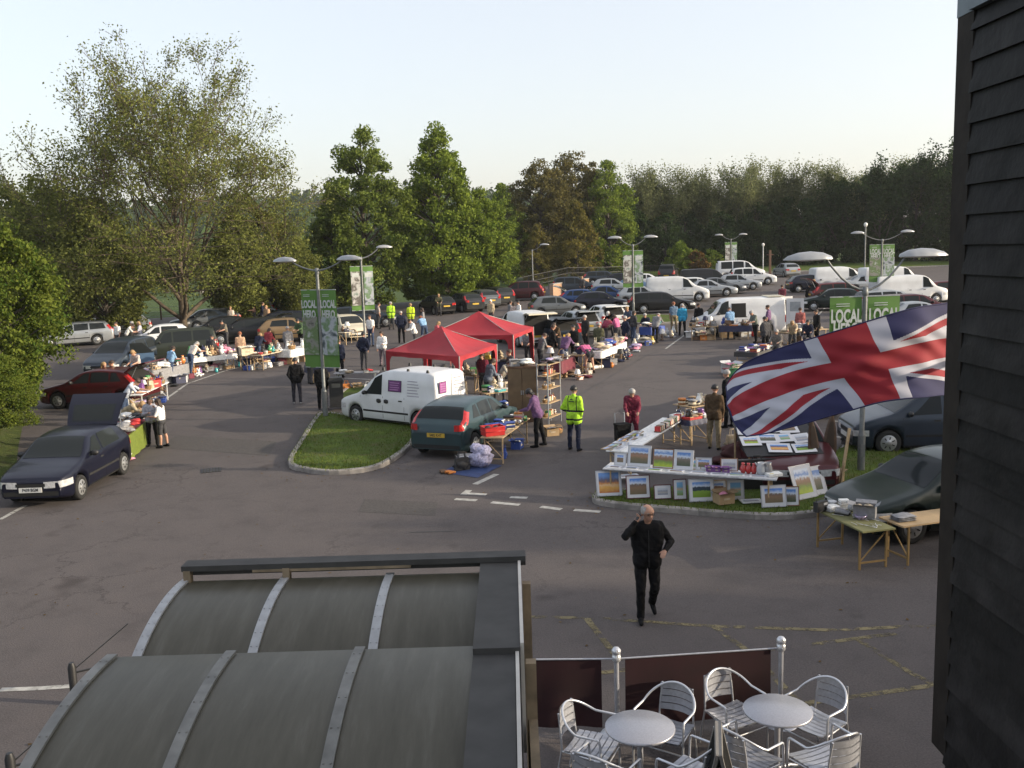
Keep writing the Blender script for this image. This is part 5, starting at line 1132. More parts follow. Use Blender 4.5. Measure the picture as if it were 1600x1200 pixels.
# ---- Focus, small white van, old white van with open doors
cf2 = car('focus', (-1.29, 26.25), 68, 'teal', 'teal hatchback parked tail towards us beside the pasting table'); plate_text(cf2, 'rear_plate', 'S482 KHT')
vn = car('smallvan', (-3.58, 29.65), 144, 'white', 'small white van with purple signs by the red gazebos', 'van')
def signwriting():
    c = Car('smallvan'); pur = mat('sign_purple', (.13, .03, .15), .5); lil = mat('sign_lilac', (.34, .16, .34), .5); gr = mat('sign_grey', (.32, .30, .36), .6); dk = mat('sign_dark', (.05, .03, .06), .5)
    def pan(x0, x1, z0, z1, off, m, nm, par, sd=1):
        b = MB(); b.grid(lambda u, v: (c.X(x0+(x1-x0)*u), sd*(c.side(x0+(x1-x0)*u, z0+(z1-z0)*v)+off), z0+(z1-z0)*v), 4, 4, flip=(sd > 0)); return b.build(nm, m, par)
    s = pan(2.25, 2.82, 1.16, 1.52, .008, dk, 'side_sign', vn); pan(2.28, 2.79, 1.18, 1.50, .011, pur, 'sign_panel', s)
    for k in range(4): pan(2.33, 2.70+.03*(k % 2), 1.215+.07*k, 1.245+.07*k, .014, lil, 'sign_text', s)
    for k in range(6): pan(3.06, 3.55-.04*(k % 3), 1.06+.09*k, 1.085+.09*k, .008, gr, 'side_lettering', vn)
    for x in (1.88, 2.2):
        b = MB(); b.box((c.X(x), c.side(x, .84)+.012, .84), (.16, .02, .10)); b.ell((c.X(x), c.side(x, .84)+.015, .84), (.10, .02, .07)); b.build('door_handle', BLACK, vn)
    X = c.X(c.L)-.006
    b = MB(); b.box((X, .42, 1.36), (.012, .34, .36)); r1 = b.build('rear_sign', dk, vn); b = MB(); b.box((X-.007, .42, 1.36), (.008, .30, .32)); b.build('sign_panel', mat('sign_magenta', (.26, .05, .22), .5), r1)
    b = MB()
    for k in range(4): b.box((X-.013, .42, 1.25+.07*k), (.004, .24, .03))
    b.build('sign_text', lil, r1)
    b = MB()
    for k in range(5): b.box((X, -.38, 1.16+.11*k), (.01, .42-.05*(k % 2), .02))
    b.build('rear_lettering', gr, vn)
    b = MB(); b.box((X, .0, 1.15), (.01, .014, 1.2)); b.box((X, -.55, .86), (.03, .1, .1)); b.build('rear_door_seam', SEAM, vn)
    b = MB()
    for x in (1.95, 3.0, 3.8):
        for s_ in (1, -1): b.box((c.X(x), s_*.62, 1.84), (.1, .06, .1), taper=.6)
    b.build('roof_bar_foot', BLACK, vn)
signwriting()
tr = car('transit', P(1135, 527)+Vector((.9, 1.2, 0)), 178, 'white', 'old white van with open sliding door and rear doors behind a stall', 'van')
def transit_bits():
    c = Car('transit'); b = MB(); c.strip(b, 1.86, 2.62, .45, 1.72, 0, .012, 4, sides=(1,)); b.build('side_doorway_shade', UNDER_SHADE, tr)  # black strip on the closed side paints the doorway's inner shade
    for sd in (1, -1):
        b = MB(); x = c.X(c.L); y = sd*.86; dx = -.85; b.grid(lambda u, v: (x+dx*u, y+sd*.25*u, .5+1.38*v), 3, 3); b.grid(lambda u, v: (x+dx*u, y+.03+sd*.25*u, .5+1.38*v), 3, 3, flip=True); q = b.build('rear_door', PT['white'], tr)
        b = MB(); b.grid(lambda u, v: (x+dx*(.2+.6*u), y+.04+sd*.25*(.2+.6*u), 1.2+.5*v), 2, 2, flip=True); b.grid(lambda u, v: (x+dx*(.2+.6*u), y-.01+sd*.25*(.2+.6*u), 1.2+.5*v), 2, 2); b.build('pane', mat('pale_pane', (.3, .33, .35), .15), q)
    b = MB(); b.box((c.X(c.L)-.005, 0, 1.15), (.02, 1.6, 1.3)); b.build('rear_opening_shade', UNDER_SHADE, tr)  # black slab paints the shade inside the open rear doors
    b = MB(); b.box((c.X(c.L)+.5, 0, 2.0), (.9, 1.5, .03)); b.build('roof_panel', PT['cream'], tr)
transit_bits()

def drop(o):
    for ch in list(o.children): drop(ch)
    bpy.data.objects.remove(o)
for o in PROTO.values(): drop(o)
# ================================================================== PEOPLE
def cap_mesh(b, p, q, r0, r1, n=12, k=4):
    """closed tapered capsule"""
    p = Vector(p); q = Vector(q); d = q-p; L = d.length
    if L < 1e-5: d = Vector((0, 0, 1)); L = 0
    else: d = d/L
    u = Vector((0, 0, 1)) if abs(d.z) < .9 else Vector((1, 0, 0)); s = d.cross(u).normalized(); u = s.cross(d).normalized(); rings = []
    for i in range(k+1): a = -pi/2+pi/2*i/k; rings.append((p+d*(r0*sin(a)), r0*cos(a)))
    for i in range(k+1): a = pi/2*i/k; rings.append((q+d*(r1*sin(a)), r1*cos(a)))
    vs = []
    for c, r in rings:
        for j in range(n): t = 2*pi*j/n; vs.append(c+(s*cos(t)+u*sin(t))*max(r, 1e-4))
    fs = [(i*n+j, i*n+(j+1) % n, (i+1)*n+(j+1) % n, (i+1)*n+j) for i in range(len(rings)-1) for j in range(n)]
    fs += [tuple(range(n-1, -1, -1)), tuple(range((len(rings)-1)*n, len(rings)*n))]; b.add(vs, fs, 0, True)
SKIN, TOP, LEG, SHOE, ACC = range(5)
POSES = {
 # lean, head pitch, legs (hip,knee,abd)*2 [left,right], arms (flex,abd,elbow,inward)*2, extras
 'stand':  dict(lean=2, head=8, legs=[(3, 3, 4), (-3, 4, 4)], arms=[(4, 8, 14, .1), (2, 8, 12, .1)]),
 'hips':   dict(lean=0, head=5, legs=[(6, 6, 7), (-5, 3, 6)], arms=[(-14, 26, 62, .7), (-10, 14, 30, .35)]),
 'pockets': dict(lean=1, head=4, legs=[(4, 4, 4), (-4, 5, 4)], arms=[(-16, 20, 46, .35), (-16, 20, 46, .35)]),
 'walk':   dict(lean=4, head=4, legs=[(24, 6, 2), (-20, 18, 2)], arms=[(-22, 8, 20, .1), (22, 8, 28, .15)]),
 'browse': dict(lean=14, head=24, legs=[(6, 6, 5), (-8, 4, 5)], arms=[(28, 10, 48, .2), (18, 10, 62, .35)]),
 'bend':   dict(lean=62, head=20, legs=[(10, 14, 6), (-6, 12, 6)], arms=[(70, 6, 18, .1), (58, 10, 34, .2)]),
 'lean':   dict(lean=34, head=26, legs=[(8, 10, 6), (-10, 6, 6)], arms=[(52, 8, 32, .15), (40, 10, 44, .2)]),
 'folded': dict(lean=-1, head=6, legs=[(4, 4, 5), (-3, 3, 5)], arms=[(22, 16, 88, .95), (18, 16, 92, .95)]),
 'chat':   dict(lean=3, head=10, legs=[(5, 5, 5), (-4, 3, 5)], arms=[(20, 12, 70, .25), (4, 10, 22, .1)]),
 'chin':   dict(lean=4, head=14, legs=[(4, 4, 4), (-4, 4, 4)], arms=[(34, 8, 118, .35), (20, 12, 92, .8)]),
 'sit':    dict(lean=10, head=18, sit=.46, legs=[(82, 84, 8), (78, 78, 8)], arms=[(34, 12, 46, .3), (28, 12, 54, .3)]),
 'trolley': dict(lean=12, head=22, legs=[(6, 8, 4), (-6, 6, 4)], arms=[(26, 6, 36, .2), (24, 6, 38, .2)]),
 'phone':  dict(lean=3, head=9, hyaw=18, legs=[(4, 44, 2), (10, 10, 2)], arms=[(-8, 34, 80, .55), (75, 35, 134, .83)]),
}
def rot_y(v, a): return Vector((v.x*cos(a)+v.z*sin(a), v.y, -v.x*sin(a)+v.z*cos(a)))
def skeleton(pose, outfit, fine):
    """tapered capsules (p, q, r0, r1, material) of a figure 1.75 m tall facing +X"""
    p = POSES[pose]; caps = []; ln = R(p['lean']); ph = p.get('sit', .93)+(.06 if 'sit' in p else 0)
    piv = Vector((0, 0, ph))
    def U(x, y, z):                        # upper body point, leaned about the hips
        return piv+rot_y(Vector((x, y, z-.93)), ln)
    long_ = outfit in ('jacket', 'hivis', 'coat', 'hoodie')
    fat = 1.12 if long_ else 1.0
    pelm = LEG if outfit in ('shirt', 'shorts', 'vest') else TOP
    caps.append((piv+Vector((0, -.075, .0)), piv+Vector((0, .075, .0)), .122, .122, pelm))
    for k in range(12):                    # torso as a close stack of flattened rings: waist, ribs, chest
        z = .97+.036*k; t = k/11; yw = .070+.040*sin(pi*min(1, t*1.05)*.62)**2+.012*t; r = (.112 if not long_ else .128)-.006*cos(2*pi*t)*(0 if long_ else 1)-.010*t*t
        caps.append((U(.004+.010*sin(pi*t), -yw, z), U(.004+.010*sin(pi*t), yw, z), r, r, TOP if z > .99 or long_ else pelm))
    caps.append((U(-.012, -.165, 1.415), U(-.012, .165, 1.415), .068*fat, .068*fat, TOP)); caps.append((U(-.01, 0, 1.42), U(.0, 0, 1.49), .075, .062, TOP))
    if long_ or outfit == 'skirt':
        hem = {'coat': .60, 'jacket': .80, 'hivis': .72, 'hoodie': .86, 'skirt': .62}[outfit]; m_ = TOP if outfit != 'skirt' else LEG; k = .5 if 'sit' not in p else 1
        for y in (-.075, .075):
            for x in (-.02, .03): caps.append((U(x, y*.95, 1.0), piv+Vector((x*1.6, y*1.3, hem-.93+.1)) if p['lean'] < 30 else U(x, y, hem+.12), .118*fat if outfit != 'skirt' else .11, .105 if outfit == 'skirt' else .112, m_))
    # neck and head
    hd = ln+R(p['head']); hy = R(p.get('hyaw', 0))
    nk = U(.005, 0, 1.47); hc = nk+rot_y(Vector((.02, 0, .155)), hd)
    H = lambda x, y, z: hc+rot_y(Matrix.Rotation(hy, 3, 'Z') @ Vector((x, y, z)), hd)
    caps.append((nk-Vector((0, 0, .02)), hc-rot_y(Vector((.01, 0, .05)), hd), .054, .05, SKIN))
    caps.append((H(-.022, 0, .035), H(.012, 0, .035), .089, .085, SKIN)); caps.append((H(.02, 0, -.02), H(.035, 0, -.075), .066, .045, SKIN)); caps.append((H(.02, 0, .0), H(.03, 0, -.03), .071, .064, SKIN))
    caps.append((H(.088, 0, .012), H(.108, 0, -.022), .010, .015, SKIN)); caps.append((H(.09, 0, -.055), H(.088, 0, -.062), .018, .018, SKIN)); caps.append((H(.074, -.03, .028), H(.074, .03, .028), .017, .017, SKIN))
    for s in (1, -1): caps.append((H(-.005, s*.083, .015), H(-.012, s*.092, -.025), .014, .010, SKIN))
    # legs
    short = outfit in ('shorts',); legm = LEG; feet = []
    for i, s in enumerate((1, -1)):
        hip, knee, ab = [R(v) for v in p['legs'][i]]; h = piv+Vector((0, s*.092, -.03)); td = Vector((sin(hip)*cos(ab), s*sin(ab), -cos(hip)*cos(ab))); kn = h+td*.41
        sd = Vector((sin(hip-knee), s*sin(ab)*.3, -cos(hip-knee))).normalized(); an = kn+sd*.40
        bare = short or outfit == 'skirt'; w = .012 if not bare else 0
        caps.append((h, h+td*(.41 if not short else .36), .088+w, (.058+w) if not short else .085, legm if outfit != 'skirt' else SKIN))
        if short: caps.append((h+td*.3, kn, .062, .054, SKIN))
        c_ = kn+sd*.13-Vector((.018, 0, 0)); caps.append((kn, c_, .055+w, .054+w, SKIN if bare else legm)); caps.append((c_, an, .053+w, .038+(.018 if not bare else 0), SKIN if bare else legm))
        fa = hip-knee; fa = fa if abs(fa) > R(14) and pose in ('walk', 'phone') else 0; fa = 0 if 'sit' in p else fa
        def FT(x, y, z): return an+rot_y(Vector((x, y*s, z)), -fa*.85)
        caps.append((FT(-.045, 0, -.045), FT(.06, .008, -.045), .036, .040, SHOE)); caps.append((FT(.05, .01, -.052), FT(.155, .02, -.058), .040, .030, SHOE)); caps.append((an+Vector((0, 0, .02)), FT(0, 0, -.02), .042, .042, SHOE)); feet += [FT(.155, .02, -.088).z, FT(-.045, 0, -.081).z]
    # arms and hands
    slv = outfit not in ('vest', 'shorts', 'shirt')
    hands = []
    for i, s in enumerate((1, -1)):
        fl, ab, el, inw = p['arms'][i]; fl = R(fl)+(-ln*.0); ab = R(ab); el = R(el); sh = U(-.01, s*.185, 1.40)
        ud = Vector((sin(fl)*cos(ab), s*sin(ab), -cos(fl)*cos(ab))); eb = sh+ud*.285
        fd = Vector((sin(fl+el), -s*inw, -cos(fl+el))).normalized(); wr = eb+fd*.245
        g = .010 if long_ else 0
        caps.append((sh, eb, .056+g, .044+g, TOP)); caps.append((eb, eb+fd*.1, .046+g, .044+g, TOP if slv else SKIN)); caps.append((eb+fd*.06, wr, .044+g, .030+g*.9, TOP if slv else SKIN))
        # hand: palm, four fingers, thumb from the side of the palm
        sd = Vector((0, 0, 1)).cross(fd) if abs(fd.z) < .9 else Vector((1, 0, 0)).cross(fd); sd.normalize(); nr = fd.cross(sd).normalized(); cl = .5
        pc = wr+fd*.045; caps.append((wr-fd*.01, wr+fd*.03, .026, .027, SKIN))
        for k in range(4):
            o = sd*(-.030+.020*k)*s; base = wr+fd*.085+o; caps.append((wr+fd*.03+o*.6, base, .014, .0115, SKIN)); Lk = (.062, .074, .070, .056)[k]
            if pose == 'phone' and i == 1: d1 = (fd*.75+nr*.66).normalized(); d2 = (fd*.1+nr*1.0-sd*.0).normalized()
            else: d1 = (fd*.94-nr*.30).normalized(); d2 = (fd*.66-nr*.72).normalized()
            m = base+d1*Lk*.55; caps.append((base, m, .0098, .009, SKIN)); caps.append((m, m+d2*Lk*.5, .009, .0075, SKIN))
        tb = wr+fd*.028+sd*(.026*-s*1); td = (fd*.6-sd*s*.75-nr*.15).normalized(); m = tb+td*.035; caps.append((tb, m, .0125, .0105, SKIN)); caps.append((m, m+(fd*.9-sd*s*.2).normalized()*.03, .010, .008, SKIN)); hands.append((wr, fd, sd, nr))
    lo = min(feet); off = Vector((0, 0, -lo)) if 'sit' not in p else Vector((0, 0, max(-lo, 0) if lo < 0 else 0))
    caps = [(Vector(a)+off, Vector(b)+off, r0, r1, m) for a, b, r0, r1, m in caps]
    return caps, (lambda x, y, z: H(x, y, z)+off), [(h[0]+off,)+h[1:] for h in hands], hd, piv+off
BODY = {}
def body_mesh(pose, outfit, fine=False):
    key = (pose, outfit, fine)
    if key in BODY: return BODY[key]
    caps, H, hands, hd, piv = skeleton(pose, outfit, fine); b = MB()
    for c in caps: cap_mesh(b, c[0], c[1], c[2], c[3], 12 if not fine else 16)
    me = bpy.data.meshes.new('body'); me.from_pydata(b.v, [], b.f); o = bpy.data.objects.new('body', me); COL.objects.link(o)
    md = o.modifiers.new('r', 'REMESH'); md.mode = 'VOXEL'; md.voxel_size = .0062 if fine else .0125; md.use_smooth_shade = True
    sm = o.modifiers.new('s', 'SMOOTH'); sm.factor = .5; sm.iterations = 9 if fine else 3
    m2 = bpy.data.meshes.new_from_object(o.evaluated_get(bpy.context.evaluated_depsgraph_get())); bpy.data.objects.remove(o); bpy.data.meshes.remove(me); m2.name = 'body'
    n = len(m2.polygons); cen = np.empty(n*3, np.float32); m2.polygons.foreach_get('center', cen); cen = cen.reshape(-1, 3); best = np.full(n, 9e9); idx = np.zeros(n, np.int32)
    for p, q, r0, r1, m in caps:
        p = np.array(p); d = np.array(q)-p; L2 = max(1e-9, float(d@d)); t = np.clip(((cen-p)@d)/L2, 0, 1); dist = np.linalg.norm(cen-(p+t[:, None]*d), axis=1)-(r0+(r1-r0)*t)
        w = dist < best; best[w] = dist[w]; idx[w] = m
    if outfit == 'hivis':
        z = cen[:, 2]
        for z0 in (.86, 1.08): idx[(idx == TOP) & (np.abs(z-z0) < .024)] = ACC
        idx[(idx == TOP) & (np.abs(np.abs(cen[:, 1])-.115) < .012) & (z > 1.09) & (z < 1.5) & (np.abs(cen[:, 0]) > .03)] = ACC
    nv = len(m2.vertices); co = np.empty(nv*3, np.float32); m2.vertices.foreach_get('co', co); co = co.reshape(-1, 3); no = np.empty(nv*3, np.float32); m2.vertex_normals.foreach_get('vector', no); no = no.reshape(-1, 3)
    wt = np.zeros(nv); ls = np.empty(len(m2.loops), np.int32); m2.loops.foreach_get('vertex_index', ls); lt = np.empty(n, np.int32); m2.polygons.foreach_get('loop_total', lt); wt[ls] = np.repeat(np.isin(idx, (TOP, LEG, ACC)), lt)
    x, y, z = co.T; f1 = np.sin(z*34+5*np.sin(y*13+1.3)+4*np.sin(x*11)); f2 = np.sin(z*61+y*38+3*np.sin(x*24+z*9)); f3 = np.sin(y*47+z*12+2*np.sin(z*20)); dsp = (.0036*f1*np.abs(f3)**.5+.0018*f2+.0014*f3)*wt
    m2.vertices.foreach_set('co', (co+no*dsp[:, None]).astype(np.float32).ravel())
    for k in range(5): m2.materials.append(WHITE)
    m2.polygons.foreach_set('material_index', idx); m2.polygons.foreach_set('use_smooth', np.ones(n, bool)); m2.update()
    BODY[key] = (m2, H, hands, hd, piv); return BODY[key]
HAIR = {}
def hair_mesh(pose, outfit, style, fine):
    key = (pose, outfit, style, fine)
    if key in HAIR: return HAIR[key]
    _, H, _, hd, _ = body_mesh(pose, outfit, fine); b = MB(); rot = None
    rx = Vector(H(1, 0, 0))-Vector(H(0, 0, 0)); ry = Vector(H(0, 1, 0))-Vector(H(0, 0, 0)); rz = Vector(H(0, 0, 1))-Vector(H(0, 0, 0)); M_ = Matrix((rx, ry, rz)).transposed(); o = Vector(H(-.014, 0, .035))
    vs = []; n, k = 22, 11; g = .010 if style != 'bald' else .003
    for i in range(k+1):
        t = i/k
        for j in range(n):
            a = 2*pi*j/n; front = max(0, cos(a)); lo = {'bald': .62, 'short': .60, 'cap': .58}.get(style, .62)-.24*front**1.5 + (.10 if style in ('bob', 'long') else 0)*(1-front)
            th = t*pi*lo; r = Vector((.104*sin(th)*cos(a), .090*sin(th)*sin(a), .094*cos(th)))*(1+g/.09+.03*sin(a*5+i)*(style != 'cap'))
            vs.append(o+M_ @ r)
    if style != 'bald': b.add(vs, [(i*n+j, (i+1)*n+j, (i+1)*n+(j+1) % n, i*n+(j+1) % n) for i in range(k) for j in range(n)], 0, True)
    else: b.add(vs, [(i*n+j, (i+1)*n+j, (i+1)*n+(j+1) % n, i*n+(j+1) % n) for i in range(4, k) for j in range(n) if abs(j-n/2) < n*.36], 0, True)
    if style in ('long', 'bob'):
        e = -.20 if style == 'long' else -.09
        for y in (-.06, -.02, .02, .06): cap_mesh(b, H(-.05, y, .04), H(-.075-.02*(abs(y) < .03), y*1.15, e), .046, .03, 8, 3)
    if style == 'pony': cap_mesh(b, H(-.1, 0, .05), H(-.15, 0, -.1), .035, .015, 8, 3)
    if style == 'cap':
        b.grid(lambda u, v: tuple(H(.07+.10*u*(1-(2*v-1)**2*.5), (-.075+.15*v)*(1-.15*u), .06-.012*u)), 4, 8); b.grid(lambda u, v: tuple(H(.07+.10*u*(1-(2*v-1)**2*.5), (-.075+.15*v)*(1-.15*u), .055-.012*u)), 4, 8, flip=True)
    me = bpy.data.meshes.new('hair'); me.from_pydata(b.v, [], b.f); me.polygons.foreach_set('use_smooth', [True]*len(b.f)); me.materials.append(WHITE); HAIR[key] = me; return me
CLOTHS = {}
def cl(c):
    """cloth material from a real-world reflectance"""
    k = 'cloth_%02d_%02d_%02d' % tuple(int(v*99) for v in c)
    return mat(k, c, .85, 0, .28, 11, .9, spec=.2)
SKM = mat('skin', (.42, .24, .17), .5, 0, .1, 7, spec=.35); HAIRS = dict(brown=mat('brown_hair', (.035, .02, .012), .6, 0, .3, 30), grey=mat('grey_hair', (.30, .29, .28), .6, 0, .2, 30), black=mat('black_hair', (.008, .007, .007), .5, 0, .3, 30), fair=mat('fair_hair', (.30, .19, .09), .6, 0, .2, 30), ginger=mat('ginger_hair', (.22, .07, .025), .6, 0, .2, 30), white=mat('white_hair', (.6, .58, .55), .6))
BLK = (.008, .008, .009); NAVY = (.012, .016, .035); JEAN = (.04, .06, .11); KHAKI = (.20, .16, .10); WHT = (.72, .71, .69); GRY = (.18, .18, .19); DGR = (.05, .05, .055); BRN = (.07, .045, .025); LBL = (.20, .34, .52); PINK = (.5, .12, .25); TURQ = (.03, .25, .42); HIV = (.36, .62, .04); MARO = (.14, .02, .04); RED = (.42, .03, .03); PURP = (.13, .07, .15); BEI = (.42, .34, .23); OLV = (.08, .08, .045); GRN = (.06, .10, .05)
def person(p, heading, pose, outfit, h, top, leg, label, hair=('brown', 'short'), shoe=BLK, acc=(.02, .02, .02), fine=False, cat='person', group=None, z=0.0):
    me, H, hands, hd, piv = body_mesh(pose, outfit, fine); s = h/1.75
    root = empty('person', (p[0], p[1], gz(p[0], p[1])+z), R(heading), label, cat, group); root.scale = (s, s, s)
    o = bpy.data.objects.new('body', me); COL.objects.link(o); o.parent = root
    for k, m in enumerate((SKM, cl(top), cl(leg), cl(shoe), cl(acc))): recolour(o, k, m)
    hm = hair_mesh(pose, outfit, hair[1], fine); q = bpy.data.objects.new('hat' if hair[1] == 'cap' else 'hair', hm); COL.objects.link(q); q.parent = root; recolour(q, 0, HAIRS[hair[0]])
    return root
def P2(px, py, dx=0, dy=0): v = P(px, py); return (v.x+dx, v.y+dy)

# --- the man on the phone
man = person(P2(1012, 968), -88, 'phone', 'jacket', 1.80, (.005, .005, .006), (.006, .006, .006), 'man in black jacket and trousers walking towards us with a phone at his ear', ('grey', 'bald'), BLK, fine=True)
def man_bits():
    me, H, hands, hd, piv = body_mesh('phone', 'jacket', True); b = MB(); w, fd, sd, nr = hands[1]; c = w+fd*.09+nr*.016
    b.bar(c-fd*.055, c+fd*.055, .048, .012, up=nr); b.build('phone', BLACK, man)
    g = MB()
    for s in (1, -1): g.tube([H(.095+.004*cos(a), s*.034+.022*cos(a), .026+.017*sin(a)) for a in [2*pi*i/10 for i in range(10)]], .0025, 5, closed=True); g.tube([H(.095, s*.056, .03), H(.0, s*.088, .028)], .0022, 4)
    g.tube([H(.1, -.012, .03), H(.1, .012, .03)], .0022, 4); g.build('glasses', BLACK, man)
    e = MB()
    for s in (1, -1): e.ell(H(.083, s*.032, .022), (.009, .012, .008), 10, 6)
    e.build('eyes', mat('eye_dark', (.03, .025, .02), .2), man); m = MB(); m.ell(H(.094, 0, -.045), (.012, .022, .004), 10, 5); m.build('mouth', mat('lips', (.25, .10, .09), .5), man)
    m = MB(); 
    for s in (1, -1): m.bar(H(.088, s*.018, .048), H(.082, s*.05, .046), .008, .007)
    m.build('eyebrows', HAIRS['grey'], man)
    z = MB(); z.bar((piv.x+.158, 0, .84), (piv.x+.152, 0, 1.38), .008); z.build('jacket_zip', mat('dull_zip', (.03, .03, .03), .5), man)
man_bits()
hv = person(P2(898, 704), 62, 'hips', 'hivis', 1.80, HIV, NAVY, 'marshal in a hi-vis yellow jacket standing with his back to us in the open roadway', ('black', 'short'))
def hivis_print():
    me, H, hands, hd, piv = body_mesh('hips', 'hivis', False); m = mat('hivis_lettering', (.05, .09, .02), .7); b = MB()
    b.box((-.147, 0, 1.345), (.012, .15, .028)); b.add([(-.150, -.06, 1.38), (-.150, .06, 1.38), (-.146, .0, 1.425)], [(0, 1, 2)]); o = b.build('back_print', m, hv)
hivis_print()
person(P2(842, 698), 165, 'browse', 'hoodie', 1.70, PURP, BLK, 'woman in mauve scarf and dark clothes browsing the pasting table', ('black', 'bob'))
person(P2(988, 692), -95, 'trolley', 'coat', 1.62, MARO, MARO, 'grey-haired woman in a dark red coat holding a shopping trolley', ('grey', 'bob'))
person(P2(1116, 702), 62, 'stand', 'jacket', 1.76, BRN, KHAKI, 'man in brown jacket and khaki trousers behind the picture stall', ('black', 'short'))
person(P2(1138, 668), 140, 'stand', 'jacket', 1.74, BLK, BLK, 'man in black just left of the flag tip', ('grey', 'short'))
person(P2(465, 631), 98, 'pockets', 'jacket', 1.72, BLK, (.03, .03, .04), 'walker in black jacket and cap seen from behind on the left roadway', ('black', 'cap'), shoe=(.3, .3, .3))
person(P2(240, 697), -70, 'chin', 'hoodie', 1.52, (.32, .33, .38), BLK, 'long-haired girl in a pale grey top holding her hands together by the clothes stall', ('brown', 'long'))
person(P2(256, 699), 175, 'chat', 'shorts', 1.48, WHT, DGR, 'bare-legged girl in white jacket and dark shorts by the clothes stall', ('brown', 'long'))
person(P2(188, 668, 0, .5), 15, 'lean', 'shirt', 1.76, (.48, .52, .60), JEAN, 'man in pale blue shirt and jeans leaning over the clothes stall', ('brown', 'short'))
person(P2(135, 640, .35, 1.0), -20, 'folded', 'hoodie', 1.66, (.70, .67, .58), BLK, 'woman in cream top with folded arms beside the red hatchback', ('fair', 'bob'))
person(P2(152, 638, .35, 1.0), 200, 'chat', 'shirt', 1.70, (.26, .23, .19), JEAN, 'person in a taupe shirt talking beside the red hatchback', ('brown', 'short'))
person(P2(186, 690, .15, .4), -20, 'bend', 'hoodie', 1.65, BEI, BEI, 'person in beige bending into the clothes stall behind the navy hatchback', ('fair', 'short'))
person(P2(505, 640), 92, 'stand', 'jacket', 1.72, BLK, BLK, 'person in black hidden behind the near lamp post', ('black', 'short'))
person(P2(532, 590), 85, 'stand', 'jacket', 1.70, NAVY, BLK, 'person in navy behind the right near banner', ('brown', 'short'))
person(P2(486, 600), 60, 'browse', 'jacket', 1.70, DGR, DGR, 'person in dark grey behind the left near banner', ('grey', 'short'))
person(P2(570, 578), 80, 'pockets', 'hoodie', 1.74, NAVY, DGR, 'man in a navy top with white shoulders walking near the grey table', ('black', 'short'))
person(P2(572, 548, .0, 2), 250, 'stand', 'shirt', 1.74, WHT, JEAN, 'person in a white and navy striped top beneath the single-armed lamp', ('brown', 'short'))
person(P2(599, 572), 255, 'chat', 'hoodie', 1.66, WHT, (.18, .14, .16), 'woman in white cardigan left of the front gazebo', ('brown', 'bob'))
person(P2(612, 515), 100, 'stand', 'hivis', 1.80, HIV, DGR, 'larger hi-vis marshal seen from behind, left of the two by the trees', ('grey', 'short'))
person(P2(643, 516), 100, 'stand', 'hivis', 1.72, (.45, .6, .03), DGR, 'second hi-vis marshal, right of the two by the trees', ('fair', 'short'))
person(P2(628, 536), 95, 'pockets', 'jacket', 1.82, NAVY, BLK, 'bald man in a dark suit between the two hi-vis marshals', ('grey', 'bald'))
person(P2(592, 514), 20, 'stand', 'shirt', 1.72, (.3, .26, .24), DGR, 'person in a taupe top left of the hi-vis marshals', ('brown', 'short'))
person(P2(664, 536), 120, 'lean', 'shirt', 1.70, LBL, JEAN, 'ginger-haired person in a light blue top behind the front gazebo', ('ginger', 'bob'))
person(P2(649, 546), 200, 'browse', 'hoodie', 1.70, WHT, DGR, 'person in a white hooded top behind the front gazebo', ('brown', 'short'))
person(P2(682, 540), 20, 'sit', 'hoodie', 1.65, (.5, .1, .12), DGR, 'person in a coral top sitting behind the front gazebo', ('fair', 'bob'))
person(P2(655, 528, .2, 1), 180, 'stand', 'shirt', 1.68, GRY, DGR, 'person in grey half hidden behind the light blue top', ('brown', 'bob'))
person(P2(686, 494), -80, 'browse', 'hivis', 1.70, OLV, DGR, 'person in olive waistcoat beside the black car under the trees', ('fair', 'short'))
person(P2(768, 508), 250, 'stand', 'hoodie', 1.66, BEI, DGR, 'fair-haired person in beige behind the rear gazebo', ('white', 'bob'))
person(P2(797, 512), 20, 'chat', 'shirt', 1.70, GRY, DGR, 'person in grey with back turned, middle of three behind the rear gazebo', ('brown', 'short'))
person(P2(804, 513), 120, 'chat', 'shirt', 1.62, (.5, .4, .36), DGR, 'person in pale pink beside the white van tailgate', ('brown', 'bob'))
person(P2(812, 513), 200, 'stand', 'shirt', 1.72, WHT, JEAN, 'person in a bright white shirt behind the rear gazebo', ('black', 'short'))
person(P2(706, 652, .0, .3), 190, 'browse', 'hoodie', 1.78, (.055, .05, .045), JEAN, 'dark-haired man in a brown jumper looking down beside the small white van', ('black', 'short'))
person(P2(764, 632), 30, 'browse', 'hoodie', 1.68, (.13, .15, .19), DGR, 'stallholder in blue-grey under the front gazebo corner', ('brown', 'bob'))
person(P2(783, 628), -30, 'lean', 'shirt', 1.72, (.30, .28, .24), DGR, 'stallholder in a stone-coloured top reaching over the beige table', ('brown', 'bob'))
person(P2(800, 616), 200, 'stand', 'jacket', 1.70, DGR, BLK, 'person in charcoal under the edge of the rear gazebo', ('brown', 'short'))
person(P2(756, 620), 250, 'stand', 'shirt', 1.66, MARO, DGR, 'person in wine red in the shade of the front gazebo', ('brown', 'bob'))
person(P2(863, 566), 20, 'chat', 'jacket', 1.74, BLK, BLK, 'man in black with dark glasses beside the slate estate', ('brown', 'short'))
person(P2(874, 558), 205, 'browse', 'vest', 1.72, BRN, DGR, 'person in brown carrying cloth beside the slate estate', ('brown', 'short'))
person(P2(898, 568), 230, 'stand', 'jacket', 1.76, BLK, BLK, 'person all in black left of the woman bending in pink', ('black', 'short'))
person(P2(916, 548), 215, 'stand', 'jacket', 1.78, (.016, .016, .018), BLK, 'dark-clad man browsing in front of the silver raised tailgate', ('grey', 'short'))
